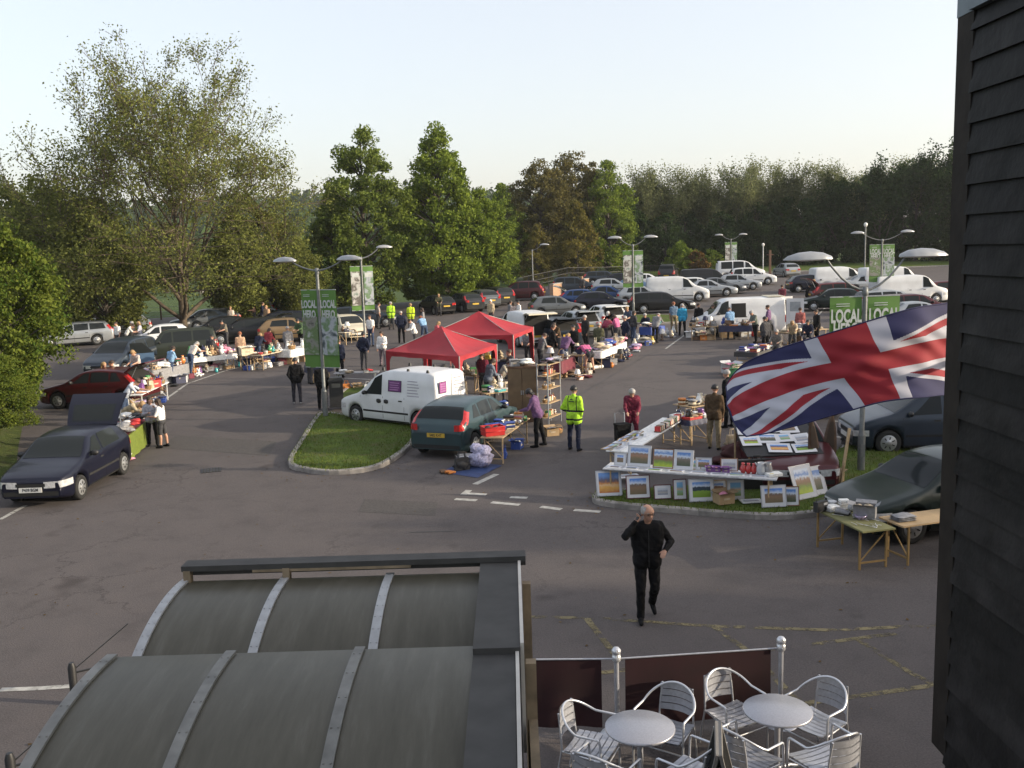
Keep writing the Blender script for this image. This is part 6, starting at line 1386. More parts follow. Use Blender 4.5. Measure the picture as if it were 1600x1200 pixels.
person(P2(921, 583), 110, 'bend', 'skirt', 1.66, PINK, DGR, 'woman in a bright pink top bending over goods on the ground', ('brown', 'bob'))
person(P2(945, 536), 60, 'bend', 'hoodie', 1.66, (.2, .03, .06), DGR, 'person in crimson bending at the white hatchback', ('black', 'short'))
person(P2(958, 528), 230, 'lean', 'jacket', 1.68, BLK, DGR, 'person in black jacket and white cap at the white hatchback', ('white', 'cap'))
person(P2(978, 550), 200, 'pockets', 'jacket', 1.76, NAVY, BLK, 'man in navy suit standing at the edge of the road by the stalls', ('grey', 'short'))
person(P2(984, 528), 230, 'browse', 'shirt', 1.78, (.07, .09, .13), DGR, 'bare-armed man in blue-grey by the picture banner lamp', ('fair', 'short'))
person(P2(990, 535), 30, 'stand', 'hoodie', 1.66, DGR, JEAN, 'person in charcoal behind the man in the navy suit', ('brown', 'bob'))
person(P2(1010, 528), 240, 'sit', 'jacket', 1.70, NAVY, BLK, 'person in navy sitting among the goods near the grass island', ('grey', 'short'))
person(P2(1053, 520), 95, 'stand', 'shirt', 1.74, (.12, .18, .26), KHAKI, 'fair person in dull blue next to the turquoise jacket', ('ginger', 'short'))
person(P2(1066, 525), 80, 'chat', 'jacket', 1.76, TURQ, BLK, 'person in a turquoise jacket at the old white van stall', ('grey', 'short'))
person(P2(1092, 524), 100, 'stand', 'jacket', 1.74, BLK, KHAKI, 'person in black sweater and khaki trousers at the old white van stall', ('brown', 'short'))
person(P2(1114, 526), 85, 'stand', 'jacket', 1.72, (.09, .10, .08), (.10, .12, .09), 'person in grey-green at the doorway of the old white van', ('brown', 'short'))
person(P2(1180, 536), 200, 'browse', 'vest', 1.70, (.13, .15, .13), BLK, 'man in a grey waistcoat in front of the old white van', ('grey', 'short'))
person(P2(1201, 530), 150, 'stand', 'shirt', 1.76, PURP, DGR, 'person in purple at the rear doors of the old white van', ('brown', 'short'))
person(P2(1222, 486), 85, 'walk', 'hoodie', 1.78, (.10, .02, .035), BLK, 'man in maroon and black walking off with a white carrier bag', ('brown', 'short'))
person(P2(1262, 474), 30, 'sit', 'jacket', 1.66, BLK, BLK, 'person in black crouching by the dark green hatchback', ('black', 'short'))
person(P2(1272, 470), 210, 'stand', 'jacket', 1.60, DGR, BLK, 'person in charcoal beside the crouching one at the dark green hatchback', ('fair', 'bob'))
person(P2(1214, 560), 240, 'sit', 'coat', 1.66, (.13, .12, .11), DGR, 'person in a grey hood sitting by the book table left of the flag', ('grey', 'bob'))
person(P2(1250, 532), 80, 'stand', 'jacket', 1.66, (.3, .10, .09), DGR, 'person in rust red above the flag', ('brown', 'short'))
person(P2(1262, 542), 250, 'sit', 'hoodie', 1.66, NAVY, DGR, 'person in navy sitting above the flag', ('black', 'short'))
person(P2(1276, 538), 190, 'stand', 'jacket', 1.70, BLK, BLK, 'person in black beside the green banner, above the flag', ('brown', 'short'))
person(P2(910, 462), 260, 'stand', 'jacket', 1.72, DGR, DGR, 'person in charcoal in front of the brick wall', ('fair', 'short'))
person(P2(353, 545, 0, .2), 230, 'browse', 'shirt', 1.70, (.16, .14, .11), DGR, 'stallholder in taupe at the white stall before the black estate', ('black', 'short'))
person(P2(468, 545, 0, .5), 250, 'browse', 'jacket', 1.70, GRN, BLK, 'stallholder in dark green behind the white sheet', ('black', 'short'))
person(P2(393, 512, 0, 1), 200, 'chat', 'shirt', 1.76, (.3, .18, .14), DGR, 'person in terracotta browsing at the back left', ('ginger', 'short'))
person(P2(405, 512, 0, 1), 20, 'chat', 'jacket', 1.72, NAVY, DGR, 'person in navy at the back left beside the terracotta shirt', ('brown', 'short'))
person(P2(417, 516, 0, .3), 250, 'stand', 'hoodie', 1.68, (.42, .28, .18), DGR, 'person in tan before the light blue saloon', ('fair', 'bob'))
person(P2(186, 548), 250, 'stand', 'shirt', 1.70, WHT, DGR, 'person in white standing left under the big tree', ('brown', 'short'))
person(P2(198, 548), 20, 'lean', 'shirt', 1.72, (.66, .64, .6), DGR, 'person in off-white stooping under the big tree', ('brown', 'short'))
person(P2(211, 546), 210, 'stand', 'hoodie', 1.66, (.26, .22, .2), DGR, 'person in stone grey under the big tree', ('grey', 'bob'))
person(P2(222, 546), 190, 'chat', 'shirt', 1.66, (.40, .40, .46), DGR, 'person in lavender under the big tree', ('fair', 'bob'))
person(P2(356, 518, 0, 1), 270, 'stand', 'shirt', 1.62, (.55, .48, .42), DGR, 'small person in pale cream between cars at the back left', ('fair', 'short'))
for i, (px, py, hd_, po, of, h_, tp_, lg_, lb, hr) in enumerate([(845, 580, 30, 'browse', 'shirt', 1.7, GRY, DGR, 'person in mid grey browsing beside the wardrobe end of the middle stalls', ('brown', 'short')), (882, 574, 60, 'lean', 'hoodie', 1.66, PURP, JEAN, 'person in plum leaning over goods left of the bending pink top', ('fair', 'bob')), (936, 562, 70, 'stand', 'jacket', 1.72, OLV, DGR, 'person in olive jacket at the clothes table with back to us', ('grey', 'short')), (966, 540, 140, 'browse', 'shirt', 1.66, PINK, DGR, 'person in rose pink behind the navy suit', ('brown', 'bob')), (1024, 536, 60, 'lean', 'jacket', 1.7, GRY, BLK, 'person in grey jacket leaning over the blue-clothed table', ('grey', 'short')), (1142, 530, 100, 'browse', 'shirt', 1.7, LBL, DGR, 'person in pale blue at the navy-clothed van table', ('brown', 'short')), (1238, 548, 250, 'lean', 'hoodie', 1.62, BEI, DGR, 'person in beige stooping above the flag', ('fair', 'bob')), (1196, 552, 120, 'stand', 'jacket', 1.7, DGR, BLK, 'person in charcoal at the dark trestle left of the flag', ('black', 'short')),
    (330, 578, 70, 'browse', 'jacket', 1.74, DGR, BLK, 'person in charcoal standing before the white linen table', ('black', 'short')), (378, 572, 100, 'stand', 'shirt', 1.70, (.45, .3, .2), DGR, 'person in tan top before the small brown table', ('ginger', 'short')), (404, 566, 80, 'lean', 'hoodie', 1.62, NAVY, JEAN, 'person in navy leaning over goods between the left tables', ('fair', 'bob')), (452, 562, 100, 'stand', 'jacket', 1.7, GRY, DGR, 'person in grey facing the white sheet stall', ('grey', 'short')), (268, 598, 60, 'browse', 'shirt', 1.66, LBL, JEAN, 'person in light blue at the grey-draped table front', ('brown', 'bob')), (300, 585, 60, 'lean', 'shirt', 1.68, (.6, .55, .5), JEAN, 'person in pale stone leaning over the white linen table', ('grey', 'bob')), (420, 562, 70, 'browse', 'hoodie', 1.66, (.3, .05, .06), DGR, 'person in brick red browsing the pale table at the left', ('brown', 'bob')), (262, 566, 250, 'stand', 'shirt', 1.7, WHT, DGR, 'stallholder in white behind the grey-draped table', ('brown', 'short')), (218, 604, 250, 'browse', 'shirt', 1.68, (.5, .42, .4), DGR, 'stallholder in dusty pink behind the white-framed table', ('fair', 'bob')), (722, 596, 250, 'browse', 'shirt', 1.7, (.45, .16, .08), DGR, 'stallholder in burnt orange in the shade of the front gazebo', ('black', 'short')), (826, 572, 250, 'browse', 'shirt', 1.7, (.3, .3, .32), DGR, 'stallholder in grey under the right side of the rear gazebo', ('grey', 'short'))]):
    person(P2(px, py), hd_, po, of, h_, tp_, lg_, lb, hr)
# bag in the walking man's hand and the trolley
b = MB(); q = P2(1229, 487); b.box((0, 0, .17), (.30, .14, .34), taper=.8); b.tube([(-.08, 0, .33), (-.05, 0, .46), (.05, 0, .46), (.08, 0, .33)], .008, 5); b.build('carrier_bag', cl(WHT), None, (q[0], q[1], gz(*q)+.32), label='white carrier bag held by the man walking off in maroon', cat='bag')
def trolley():
    q = P2(973, 702); root = empty('shopping_trolley', (q[0], q[1], gz(*q)), R(15), 'black shopping trolley in front of the woman in the red coat', 'trolley'); b = MB(); b.box((0, 0, .40), (.36, .28, .56), taper=1.06); b.box((0, .0, .69), (.40, .32, .05)); b.box((0, -.15, .32), (.24, .03, .2)); b.build('bag', cl(BLK), root)
    b = MB(); b.tube([(-.14, .17, .1), (-.14, .2, .98), (.14, .2, .98), (.14, .17, .1)], .012, 6); b.bar((-.16, .17, .1), (.16, .17, .1), .03); b.build('handle', STEEL, root)
    for s in (1, -1): w = MB(); w.lathe([(0, -.02), (.075, -.02), (.085, 0), (.075, .02), (0, .02)], (0, 0, 0), 16, 0, 'X'); w.build('wheel', TYRE, root, (s*.17, .17, .085))
trolley()
# ================================================================== GAZEBOS, STALLS AND GOODS
def gazebo(F, Rr, L, ze, zp, label):
    F, Rr, L = Vector(F), Vector(Rr), Vector(L); B = Rr+L-F; c = (F+Rr+L+B)/4; g = gz(c.x, c.y)
    root = empty('gazebo', (c.x, c.y, g), 0, label, 'gazebo', 'red pop-up gazebos'); m = mat('gazebo_red', (.30, .014, .024), .75, 0, .08, 2, .15); fr = mat('gazebo_frame', (.3, .3, .3), .5, .5)
    cs = [Vector((q.x-c.x, q.y-c.y)) for q in (F, Rr, B, L)]
    for i in range(4):
        a, b_ = cs[i], cs[(i+1) % 4]; mb = MB()
        def fn(u, v):
            q = a.lerp(b_, u); q = q*(1-v); sag = -.10*sin(pi*u)*(1-v)*1.0*sin(pi*min(1, v+.12))-.13*sin(pi*v)*(1-abs(2*u-1)*.3); wr = .012*sin(u*23+v*9+i)*(1-v); return (q.x, q.y, ze+(zp-ze)*v+sag+wr)
        mb.grid(fn, 16, 10, flip=False); mb.grid(lambda u, v: tuple(Vector(fn(u, v))-Vector((0, 0, .006))), 16, 10, flip=True); mb.build('roof_panel', m, root)
        mb = MB(); d = (b_-a).normalized(); nn = Vector((d.y, -d.x))
        def drop_(u):
            e = abs(2*u-1); k = max(0, (e-.80)/.20); return .16+.05*sin(u*pi*4)**2*.3+(.45*min(1, k*1.6)**2+(ze-.75)*max(0, (k-.45)/.55)**.5 if k > .45 else .45*min(1, k*1.6)**2)
        def vf(off):
            def g_(u, v):
                uu = .5+.5*(1 if u > .5 else -1)*abs(2*u-1)**.35 if abs(2*u-1) > 0 else .5
                q = a.lerp(b_, uu)+nn*(off+.02*sin(uu*14+v*3)*v*(1 if abs(2*uu-1) < .8 else 0)); return (q.x, q.y, max(.05, ze-.01-drop_(uu)*v))
            return g_
        mb.grid(vf(.006), 60, 5); mb.grid(vf(0), 60, 5, flip=True); mb.build('valance', m, root)
        mb = MB(); mb.tube([(a.x, a.y, 0), (a.x, a.y, ze)], .022, 8); mb.build('leg', fr, root)
    mb = MB()
    for q in cs: mb.tube([(q.x*.98, q.y*.98, ze-.05), (q.x*.5, q.y*.5, ze+(zp-ze)*.42), (0, 0, zp-.06)], .015, 6)
    mb.build('frame', fr, root)
gazebo((-1.72, 30.5), (-.52, 34.3), (-4.5, 33.1), 1.95, 2.72, 'front red pop-up gazebo behind the small white van')
gazebo((.10, 36.6), (1.0, 40.2), (-3.6, 37.5), 1.95, 2.78, 'rear red pop-up gazebo beside the white van with raised tailgate')

CN = dict(red=(.45, .03, .03), blue=(.03, .07, .30), white=(.72, .72, .70), black=(.02, .02, .022), brown=(.12, .07, .04), green=(.05, .22, .07), pink=(.55, .22, .32), yellow=(.6, .42, .06), purple=(.16, .06, .22), orange=(.55, .19, .04), grey=(.22, .22, .23), cream=(.60, .52, .38), turquoise=(.05, .32, .34), tan=(.36, .24, .13), navy=(.015, .02, .06), lilac=(.36, .30, .48), silver=(.45, .46, .48), maroon=(.12, .015, .03), lime=(.13, .17, .025), beige=(.45, .37, .26))
def gm(c):
    m = mat('goods_'+c, CN[c], .6, 0, .2, 14); return m
CW = ['white']*7+['cream']*5+['beige']*5+['grey']*4+['silver']*3+['tan']*4+['brown']*4+['black']*3+['navy']*3+['blue']*2+['red']*2+['pink', 'lilac', 'maroon', 'purple', 'orange', 'green', 'turquoise', 'yellow']
G_RND = random.Random(3); LABELS = set()
def lump(b, c, r, seed, m=0, n=14, k=9, flat=0):
    rg = random.Random(seed); ph = [rg.uniform(0, 6) for _ in range(6)]; vs = []
    for i in range(k+1):
        t = pi*i/k
        for j in range(n):
            a = 2*pi*j/n; q = 1+.16*sin(3*a+ph[0]+t*2)+.12*sin(5*a+ph[1]-t*3)+.08*sin(7*t+ph[2]+2*a); z = -cos(t)*r[2]; z = max(z, -flat*r[2]) if flat else z
            vs.append((c[0]+r[0]*sin(t)*cos(a)*q, c[1]+r[1]*sin(t)*sin(a)*q, c[2]+z*(1+.1*sin(4*a+ph[3]))))
    b.add(vs, [(i*n+j, i*n+(j+1) % n, (i+1)*n+(j+1) % n, (i+1)*n+j) for i in range(k) for j in range(n)], m, True)
def walls(b, w, d, h, t=.012, m=0, z=0, flare=1.0):
    o = [(-w/2, -d/2), (w/2, -d/2), (w/2, d/2), (-w/2, d/2)]; k = flare; vs = [(x, y, z) for x, y in o]+[(x*k, y*k, z+h) for x, y in o]+[(x*k-math.copysign(t, x), y*k-math.copysign(t, y), z+h) for x, y in o]+[(x-math.copysign(t, x), y-math.copysign(t, y), z+t) for x, y in o]
    fs = [(3, 2, 1, 0)]+[(i, (i+1) % 4, 4+(i+1) % 4, 4+i) for i in range(4)]+[(4+i, 4+(i+1) % 4, 8+(i+1) % 4, 8+i) for i in range(4)]+[(8+i, 8+(i+1) % 4, 12+(i+1) % 4, 12+i) for i in range(4)]+[(12, 13, 14, 15)]; b.add(vs, fs, m)
def mk_box(c, s):
    b = MB(); w, d, h = .42*s, .32*s, .26*s; walls(b, w, d, h)
    for x, y, a, rot in ((0, -d/2, .5, 0), (0, d/2, .7, pi), (w/2, 0, .35, pi/2), (-w/2, 0, .9, -pi/2)):
        L = w if rot in (0, pi) else d; M_ = Matrix.Rotation(rot, 3, 'Z'); e = .13*s; q = [Vector((-L/2*.97, 0, h)), Vector((L/2*.97, 0, h)), Vector((L/2*.97, -e*cos(a), h+e*sin(a)*.6)), Vector((-L/2*.97, -e*cos(a), h+e*sin(a)*.6))]; vs = [Vector((x, y, 0))+M_ @ v for v in q]; b.add(vs+[v-Vector((0, 0, .004)) for v in vs], [(0, 1, 2, 3), (7, 6, 5, 4)])
    for i in range(4): lump(b, (G_RND.uniform(-.3, .3)*w, G_RND.uniform(-.25, .25)*d, h*.72), (.10*s, .09*s, .09*s), i, 1, 8, 5)
    b.box((0, -d/2-.002, h*.5), (w*.4, .002, .05*s), 0, 2); return b, [CARD if c in ('tan', 'brown', 'beige') else gm(c), gm(G_RND.choice(['white', 'grey', 'navy', 'pink', 'beige'])), gm('beige')]
def mk_crate(c, s):
    b = MB(); w, d, h = .5*s, .34*s, .22*s; walls(b, w, d, h, .015, 0, 0, 1.06); 
    for z in (.98, .5): b.tube([(-w/2*1.07, -d/2*1.07, h*z), (w/2*1.07, -d/2*1.07, h*z), (w/2*1.07, d/2*1.07, h*z), (-w/2*1.07, d/2*1.07, h*z)], .011, 5, closed=True)
    for i in range(5): lump(b, (G_RND.uniform(-.35, .35)*w, G_RND.uniform(-.3, .3)*d, h*.75), (.09, .08, .07), i, 1, 8, 5)
    return b, [mat('plastic_'+c, CN[c], .35, 0, .05), gm(G_RND.choice(['blue', 'grey', 'black', 'white']))]
def mk_books(c, s):
    b = MB(); z = 0; ms = [gm(c), gm('white'), gm(G_RND.choice(['red', 'navy', 'green', 'black', 'cream'])), gm(G_RND.choice(['blue', 'brown', 'orange']))]
    for i in range(G_RND.randint(3, 6)):
        h = G_RND.uniform(.02, .045); w, d = G_RND.uniform(.13, .17)*s, G_RND.uniform(.19, .24)*s; r = G_RND.uniform(-.25, .25); b.box((0, 0, z+h/2), (w*.96, d*.96, h*.8), r, 1); b.box((0, 0, z+h*.06), (w, d, h*.1), r, (0, 2, 3)[i % 3]); b.box((0, 0, z+h*.94), (w, d, h*.1), r, (0, 2, 3)[i % 3]); b.box((-w/2*cos(r), -w/2*sin(r), z+h/2), (.006, d, h), r, (0, 2, 3)[i % 3]); z += h
    return b, ms
def mk_row(c, s):
    b = MB(); x = -.32*s; ms = [gm(q) for q in (c, 'white', 'red', 'navy', 'green', 'cream', 'brown')]; 
    while x < .32*s: w = G_RND.uniform(.018, .045); h = G_RND.uniform(.17, .24)*s; b.box((x+w/2, 0, h/2+.02), (w*.94, .15, h), 0, G_RND.randint(0, 6), rot=Matrix.Rotation(G_RND.uniform(-.05, .05), 3, 'Y')); x += w
    b.box((0, 0, .01), (.68*s, .18, .02), 0, 6); return b, ms
def mk_clothes(c, s):
    b = MB(); c2 = G_RND.choice([k for k in ('white', 'navy', 'grey', 'pink', 'cream', 'lilac', 'black')])
    for i in range(5): lump(b, (G_RND.uniform(-.16, .16)*s, G_RND.uniform(-.13, .13)*s, .06*s+.03*i*s), (.2*s, .15*s, .055*s), G_RND.randint(0, 999), 0 if i % 3 else 1, 14, 7)
    return b, [gm(c), gm(c2)]
def mk_folded(c, s):
    b = MB()
    for i in range(3): b.grid(lambda u, v: (-.15*s+.3*s*u, (-.11+.22*v)*s, .012+.03*i+.03*sin(pi*u)**.4*sin(pi*v)**.4+.006*sin(9*u+7*v+i)), 8, 8, i % 2); b.grid(lambda u, v: (-.15*s+.3*s*u, (-.11+.22*v)*s, .002+.03*i), 1, 1, i % 2, flip=True)
    return b, [gm(c), gm(c)]
def mk_vase(c, s):
    b = MB(); b.lathe([(0, .005), (.05*s, 0), (.085*s, .07*s), (.095*s, .13*s), (.06*s, .21*s), (.035*s, .25*s), (.05*s, .29*s), (.04*s, .285*s), (.028*s, .25*s)], n=16); return b, [mat('glazed_'+c, CN[c], .15, 0, .15, 9, coat=.5)]
def mk_jug(c, s):
    b = MB(); b.lathe([(0, .004), (.06*s, 0), (.08*s, .05*s), (.075*s, .12*s), (.055*s, .17*s), (.062*s, .2*s), (.054*s, .195*s), (.045*s, .15*s)], n=16); b.tube([(.055*s, 0, .17*s), (.115*s, 0, .15*s), (.12*s, 0, .09*s), (.075*s, 0, .05*s)], .009*s, 6); b.tube([(-.055*s, 0, .15*s), (-.10*s, 0, .20*s)], [.02*s, .01*s], 6); return b, [mat('glazed_'+c, CN[c], .15, 0, .15, 9, coat=.5)]
def mk_toy(c, s):
    b = MB(); b.ell((0, 0, .10*s), (.085*s, .08*s, .10*s)); b.ell((.01*s, 0, .23*s), (.065*s, .065*s, .065*s)); b.ell((.065*s, 0, .215*s), (.03*s, .03*s, .025*s), 8, 6, 1)
    for y in (-1, 1): b.ell((0, y*.045*s, .30*s), (.015*s, .024*s, .05*s), 8, 6); b.tube([(.03*s, y*.07*s, .15*s), (.09*s, y*.09*s, .10*s)], [.03*s, .022*s], 7); b.tube([(.03*s, y*.05*s, .03*s), (.13*s, y*.075*s, .03*s)], [.04*s, .03*s], 7); b.ell((.066*s, y*.028*s, .245*s), (.008*s,)*3, 6, 4, 2)
    return b, [gm(c), gm('cream'), gm('black')]
def mk_radio(c, s):
    b = MB(); b.box((0, 0, .09*s), (.28*s, .10*s, .18*s)); b.box((-.06*s, -.052*s, .08*s), (.12*s, .006, .12*s), 0, 1); b.box((.07*s, -.052*s, .13*s), (.10*s, .006, .04*s), 0, 2); b.tube([(-.12*s, 0, .18*s), (-.12*s, 0, .23*s), (.12*s, 0, .23*s), (.12*s, 0, .18*s)], .008, 6, 1)
    for x in (.05, .10): b.lathe([(.02*s, -.06*s), (.02*s, -.05*s)], (x*s, 0, .06*s), 10, 1, 'Y')
    return b, [gm(c), gm('black'), gm('silver')]
def mk_lamp(c, s):
    b = MB(); b.lathe([(0, 0), (.07*s, 0), (.07*s, .02*s), (.02*s, .04*s), (.035*s, .12*s), (.012*s, .22*s), (.012*s, .26*s)], n=14, m=1); b.lathe([(.12*s, .24*s), (.07*s, .40*s)], n=18); b.lathe([(.068*s, .40*s), (.118*s, .24*s)], n=18); return b, [gm(c), gm('brown')]
def mk_shoes(c, s):
    b = MB()
    for y in (-.055, .055): b.tube([(-.1, y*s, .045), (-.02, y*s, .05), (.06, y*s, .035), (.13, y*s, .025)], [.038, .04, .036, .024], 8); b.box((.01, y*s, .008), (.25, .07, .016), 0, 1)
    return b, [gm(c), BLACK]
def mk_bag(c, s):
    b = MB(); b.box((0, 0, .14*s), (.34*s, .12*s, .28*s), taper=.8); lump(b, (0, 0, .12*s), (.18*s, .085*s, .12*s), 5)
    for y in (-.03, .03): b.tube([(-.08*s, y*s, .27*s), (-.06*s, y*s, .40*s), (.06*s, y*s, .40*s), (.08*s, y*s, .27*s)], .009*s, 6)
    return b, [gm(c)]
def mk_bowl(c, s):
    b = MB(); b.lathe([(0, .004), (.05*s, 0), (.055*s, .012*s), (.10*s, .05*s), (.125*s, .09*s), (.118*s, .09*s), (.09*s, .05*s), (.0, .018*s)], n=18); return b, [mat('glazed_'+c, CN[c], .15, 0, .15, 9, coat=.5)]
def mk_tin(c, s):
    b = MB(); b.lathe([(0, 0), (.09*s, 0), (.09*s, .10*s), (.094*s, .10*s), (.094*s, .13*s), (.088*s, .137*s), (0, .137*s)], n=20); b.lathe([(.0905*s, .03*s), (.0905*s, .08*s)], n=20, m=1); return b, [gm(c), gm('cream')]
def mk_game(c, s):
    b = MB(); b.box((0, 0, .018), (.38*s, .26*s, .036)); b.box((0, 0, .048), (.386*s, .266*s, .026)); b.box((.02*s, .01*s, .062), (.24*s, .13*s, .002), 0, 1); b.box((-.1*s, -.09*s, .062), (.1*s, .04*s, .002), 0, 2); return b, [gm(c), gm('white'), gm('yellow')]
def mk_roll(c, s):
    b = MB(); pts = []; b.lathe([(0, -.25*s), (.06*s, -.25*s), (.064*s, -.2*s), (.062*s, 0), (.064*s, .2*s), (.06*s, .25*s), (0, .25*s)], (0, 0, .064*s), 16, 0, 'X'); b.tube([(-.26*s, .02, .064*s), (-.262*s, -.02, .08*s), (-.262*s, 0, .05*s)], .006, 5, 1); return b, [gm(c), gm('cream')]
def mk_basket(c, s):
    b = MB(); b.lathe([(0, .0), (.13*s, 0), (.16*s, .06*s), (.17*s, .13*s), (.178*s, .14*s), (.16*s, .14*s), (.12*s, .02*s), (0, .02*s)], n=20, sy=.75); b.tube([(.165*s*cos(a), 0, .13*s+.17*s*sin(a)) for a in [pi*i/10 for i in range(11)]], .011*s, 6)
    for i in range(3): lump(b, (G_RND.uniform(-.06, .06), G_RND.uniform(-.05, .05), .12*s), (.06*s, .05*s, .05*s), i, 1, 8, 5)
    return b, [mat('wicker', (.26, .16, .07), .8, 0, .35, 40, .5), gm(c)]
KIND = dict(box=(mk_box, 'cardboard_box', 'open cardboard box', 'box'), crate=(mk_crate, 'plastic_crate', 'plastic crate', 'crate'), books=(mk_books, 'book_stack', 'stack of books', 'books'), row=(mk_row, 'book_row', 'row of upright books', 'books'), clothes=(mk_clothes, 'clothes_pile', 'crumpled pile of clothes', 'clothes'), folded=(mk_folded, 'folded_jumper', 'folded jumper', 'jumper'), vase=(mk_vase, 'vase', 'glazed vase', 'vase'), jug=(mk_jug, 'jug', 'glazed jug', 'jug'), toy=(mk_toy, 'soft_toy', 'soft toy animal', 'toy'), radio=(mk_radio, 'radio', 'portable radio', 'radio'), lamp=(mk_lamp, 'table_lamp', 'shaded table lamp', 'lamp'),
    shoes=(mk_shoes, 'shoes', 'pair of shoes', 'shoes'), bag=(mk_bag, 'handbag', 'bag with two handles', 'bag'), bowl=(mk_bowl, 'bowl', 'glazed bowl', 'bowl'), tin=(mk_tin, 'biscuit_tin', 'round tin', 'tin'), game=(mk_game, 'game_box', 'flat game box', 'box'), roll=(mk_roll, 'rolled_rug', 'rolled rug', 'rug'), basket=(mk_basket, 'basket', 'wicker basket with handle', 'basket'))
LITTLE = ['books', 'books', 'folded', 'vase', 'jug', 'toy', 'radio', 'lamp', 'shoes', 'bowl', 'tin', 'game', 'box', 'basket', 'bag', 'toy']
def item(kind, col, loc, rz, s, where):
    fn, name, noun, cat = KIND[kind]; cols = [col]+[c for c in G_RND.sample(CW, len(CW)) if c != col]+list(CN)
    for c in cols:
        lb = ('%s %s %s' % (c, noun, where)) if kind != 'basket' else 'wicker basket holding %s goods %s' % (c, where)
        if lb not in LABELS: break
    LABELS.add(lb); b, ms = fn(c, s); return b.build(name, ms, None, loc, rz, lb, cat)
def table(A, B, Wd, label, top=WOOD, cloth=None, h=.72, skirt=None, legm=WOOD, n=0):
    """folding trestle table between two surveyed points of its top's centre line"""
    A = Vector((A[0], A[1], 0)); B = Vector((B[0], B[1], 0)); d = B-A; L = d.length; rz = atan2(d.y, d.x); c = (A+B)/2; g = gz(c.x, c.y)
    root = empty('stall_table', (c.x, c.y, g), rz, label, 'table'); b = MB(); b.box((0, 0, h-.014), (L, Wd, .028)); b.build('tabletop', top, root)
    for s in (-1, 1):
        f = MB(); x = s*(L/2-.16)
        for y in (-Wd/2+.06, Wd/2-.06): f.bar((x, y, 0), (x, y, h-.028), .032)
        for z in (.12, h-.06): f.bar((x, -Wd/2+.06, z), (x, Wd/2-.06, z), .028)
        f.bar((x, -Wd/2+.06, .14), (x-s*.02, Wd/2-.06, h-.1), .02); f.bar((x, 0, h-.1), (s*(L/2-.62), 0, h-.04), .02); f.build('leg_frame', legm, root)
    if cloth:
        b = MB(); dr = skirt or .18; w2 = Wd/2+.01; l2 = L/2+.01
        b.grid(lambda u, v: (-l2+2*l2*u, -w2+2*w2*v, h+.003+.004*sin(u*17+v*11)), 20, 6)
        per = [(-l2, -w2), (l2, -w2), (l2, w2), (-l2, w2)]; pts = []
        for i in range(4):
            p, q = Vector(per[i]), Vector(per[(i+1) % 4]); N = 16 if i % 2 == 0 else 8
            for k in range(N): pts.append((p.lerp(q, k/N), Vector(((q-p).y, -(q-p).x)).normalized()))
        n_ = len(pts); vs = []
        for r in range(5):
            for k, (p, nn) in enumerate(pts): o = p+nn*(.012+.03*(r/4)*(1+sin(k*1.9))*.8); vs.append((o.x, o.y, max(.02, h+.003-dr*r/4)))
        b.add(vs, [(r*n_+k, (r+1)*n_+k, (r+1)*n_+(k+1) % n_, r*n_+(k+1) % n_) for r in range(4) for k in range(n_)], 0, True); b.build('cloth', cloth, root)
    M_ = Matrix.Translation((c.x, c.y, g)) @ Matrix.Rotation(rz, 4, 'Z')
    return (lambda x, y, z=h+.008: M_ @ Vector((x, y, z))), L, Wd, rz
def fill(T, where, num, kinds=LITTLE, s=1.0, rows=2):
    f, L, Wd, rz = T; per = max(1, num//rows); cols = list(CN)
    for r in range(rows):
        for k in range(per):
            x = -L/2+.14+(L-.28)*(k+.5+G_RND.uniform(-.25, .25))/per; y = -Wd/2+Wd*(r+.5+G_RND.uniform(-.15, .15))/rows
            item(G_RND.choice(kinds), G_RND.choice(CW), f(x, y), rz+G_RND.uniform(-.6, .6), s*G_RND.uniform(.9, 1.35), 'on '+where)
def under(T, where, num, kinds=('box', 'box', 'crate', 'bag', 'books')):
    f, L, Wd, rz = T
    for k in range(num): item(G_RND.choice(kinds), G_RND.choice(['tan', 'brown', 'beige', 'white', 'blue', 'grey', 'orange']), f(-L/2+.25+(L-.5)*(k+.5)/num, G_RND.uniform(-.12, .12)-.05, 0.004), rz+G_RND.uniform(-.3, .3), G_RND.uniform(.8, 1.05), 'under '+where)
def scatter(px_list, where, kinds=LITTLE, s=1.0, jit=.35, per=3):
    for (px, py) in px_list:
        q = P(px, py)
        for k in range(per): x = q.x+G_RND.uniform(-jit, jit); y = q.y+G_RND.uniform(-jit, jit)*1.3; item(G_RND.choice(kinds), G_RND.choice(CW), (x, y, gz(x, y)+.004), G_RND.uniform(0, 6), s*G_RND.uniform(.85, 1.25), where)
def TP(a, b, W_, label, **k): h = k.get('h', .72); return table(P(*a, h), P(*b, h), W_, label, **k)
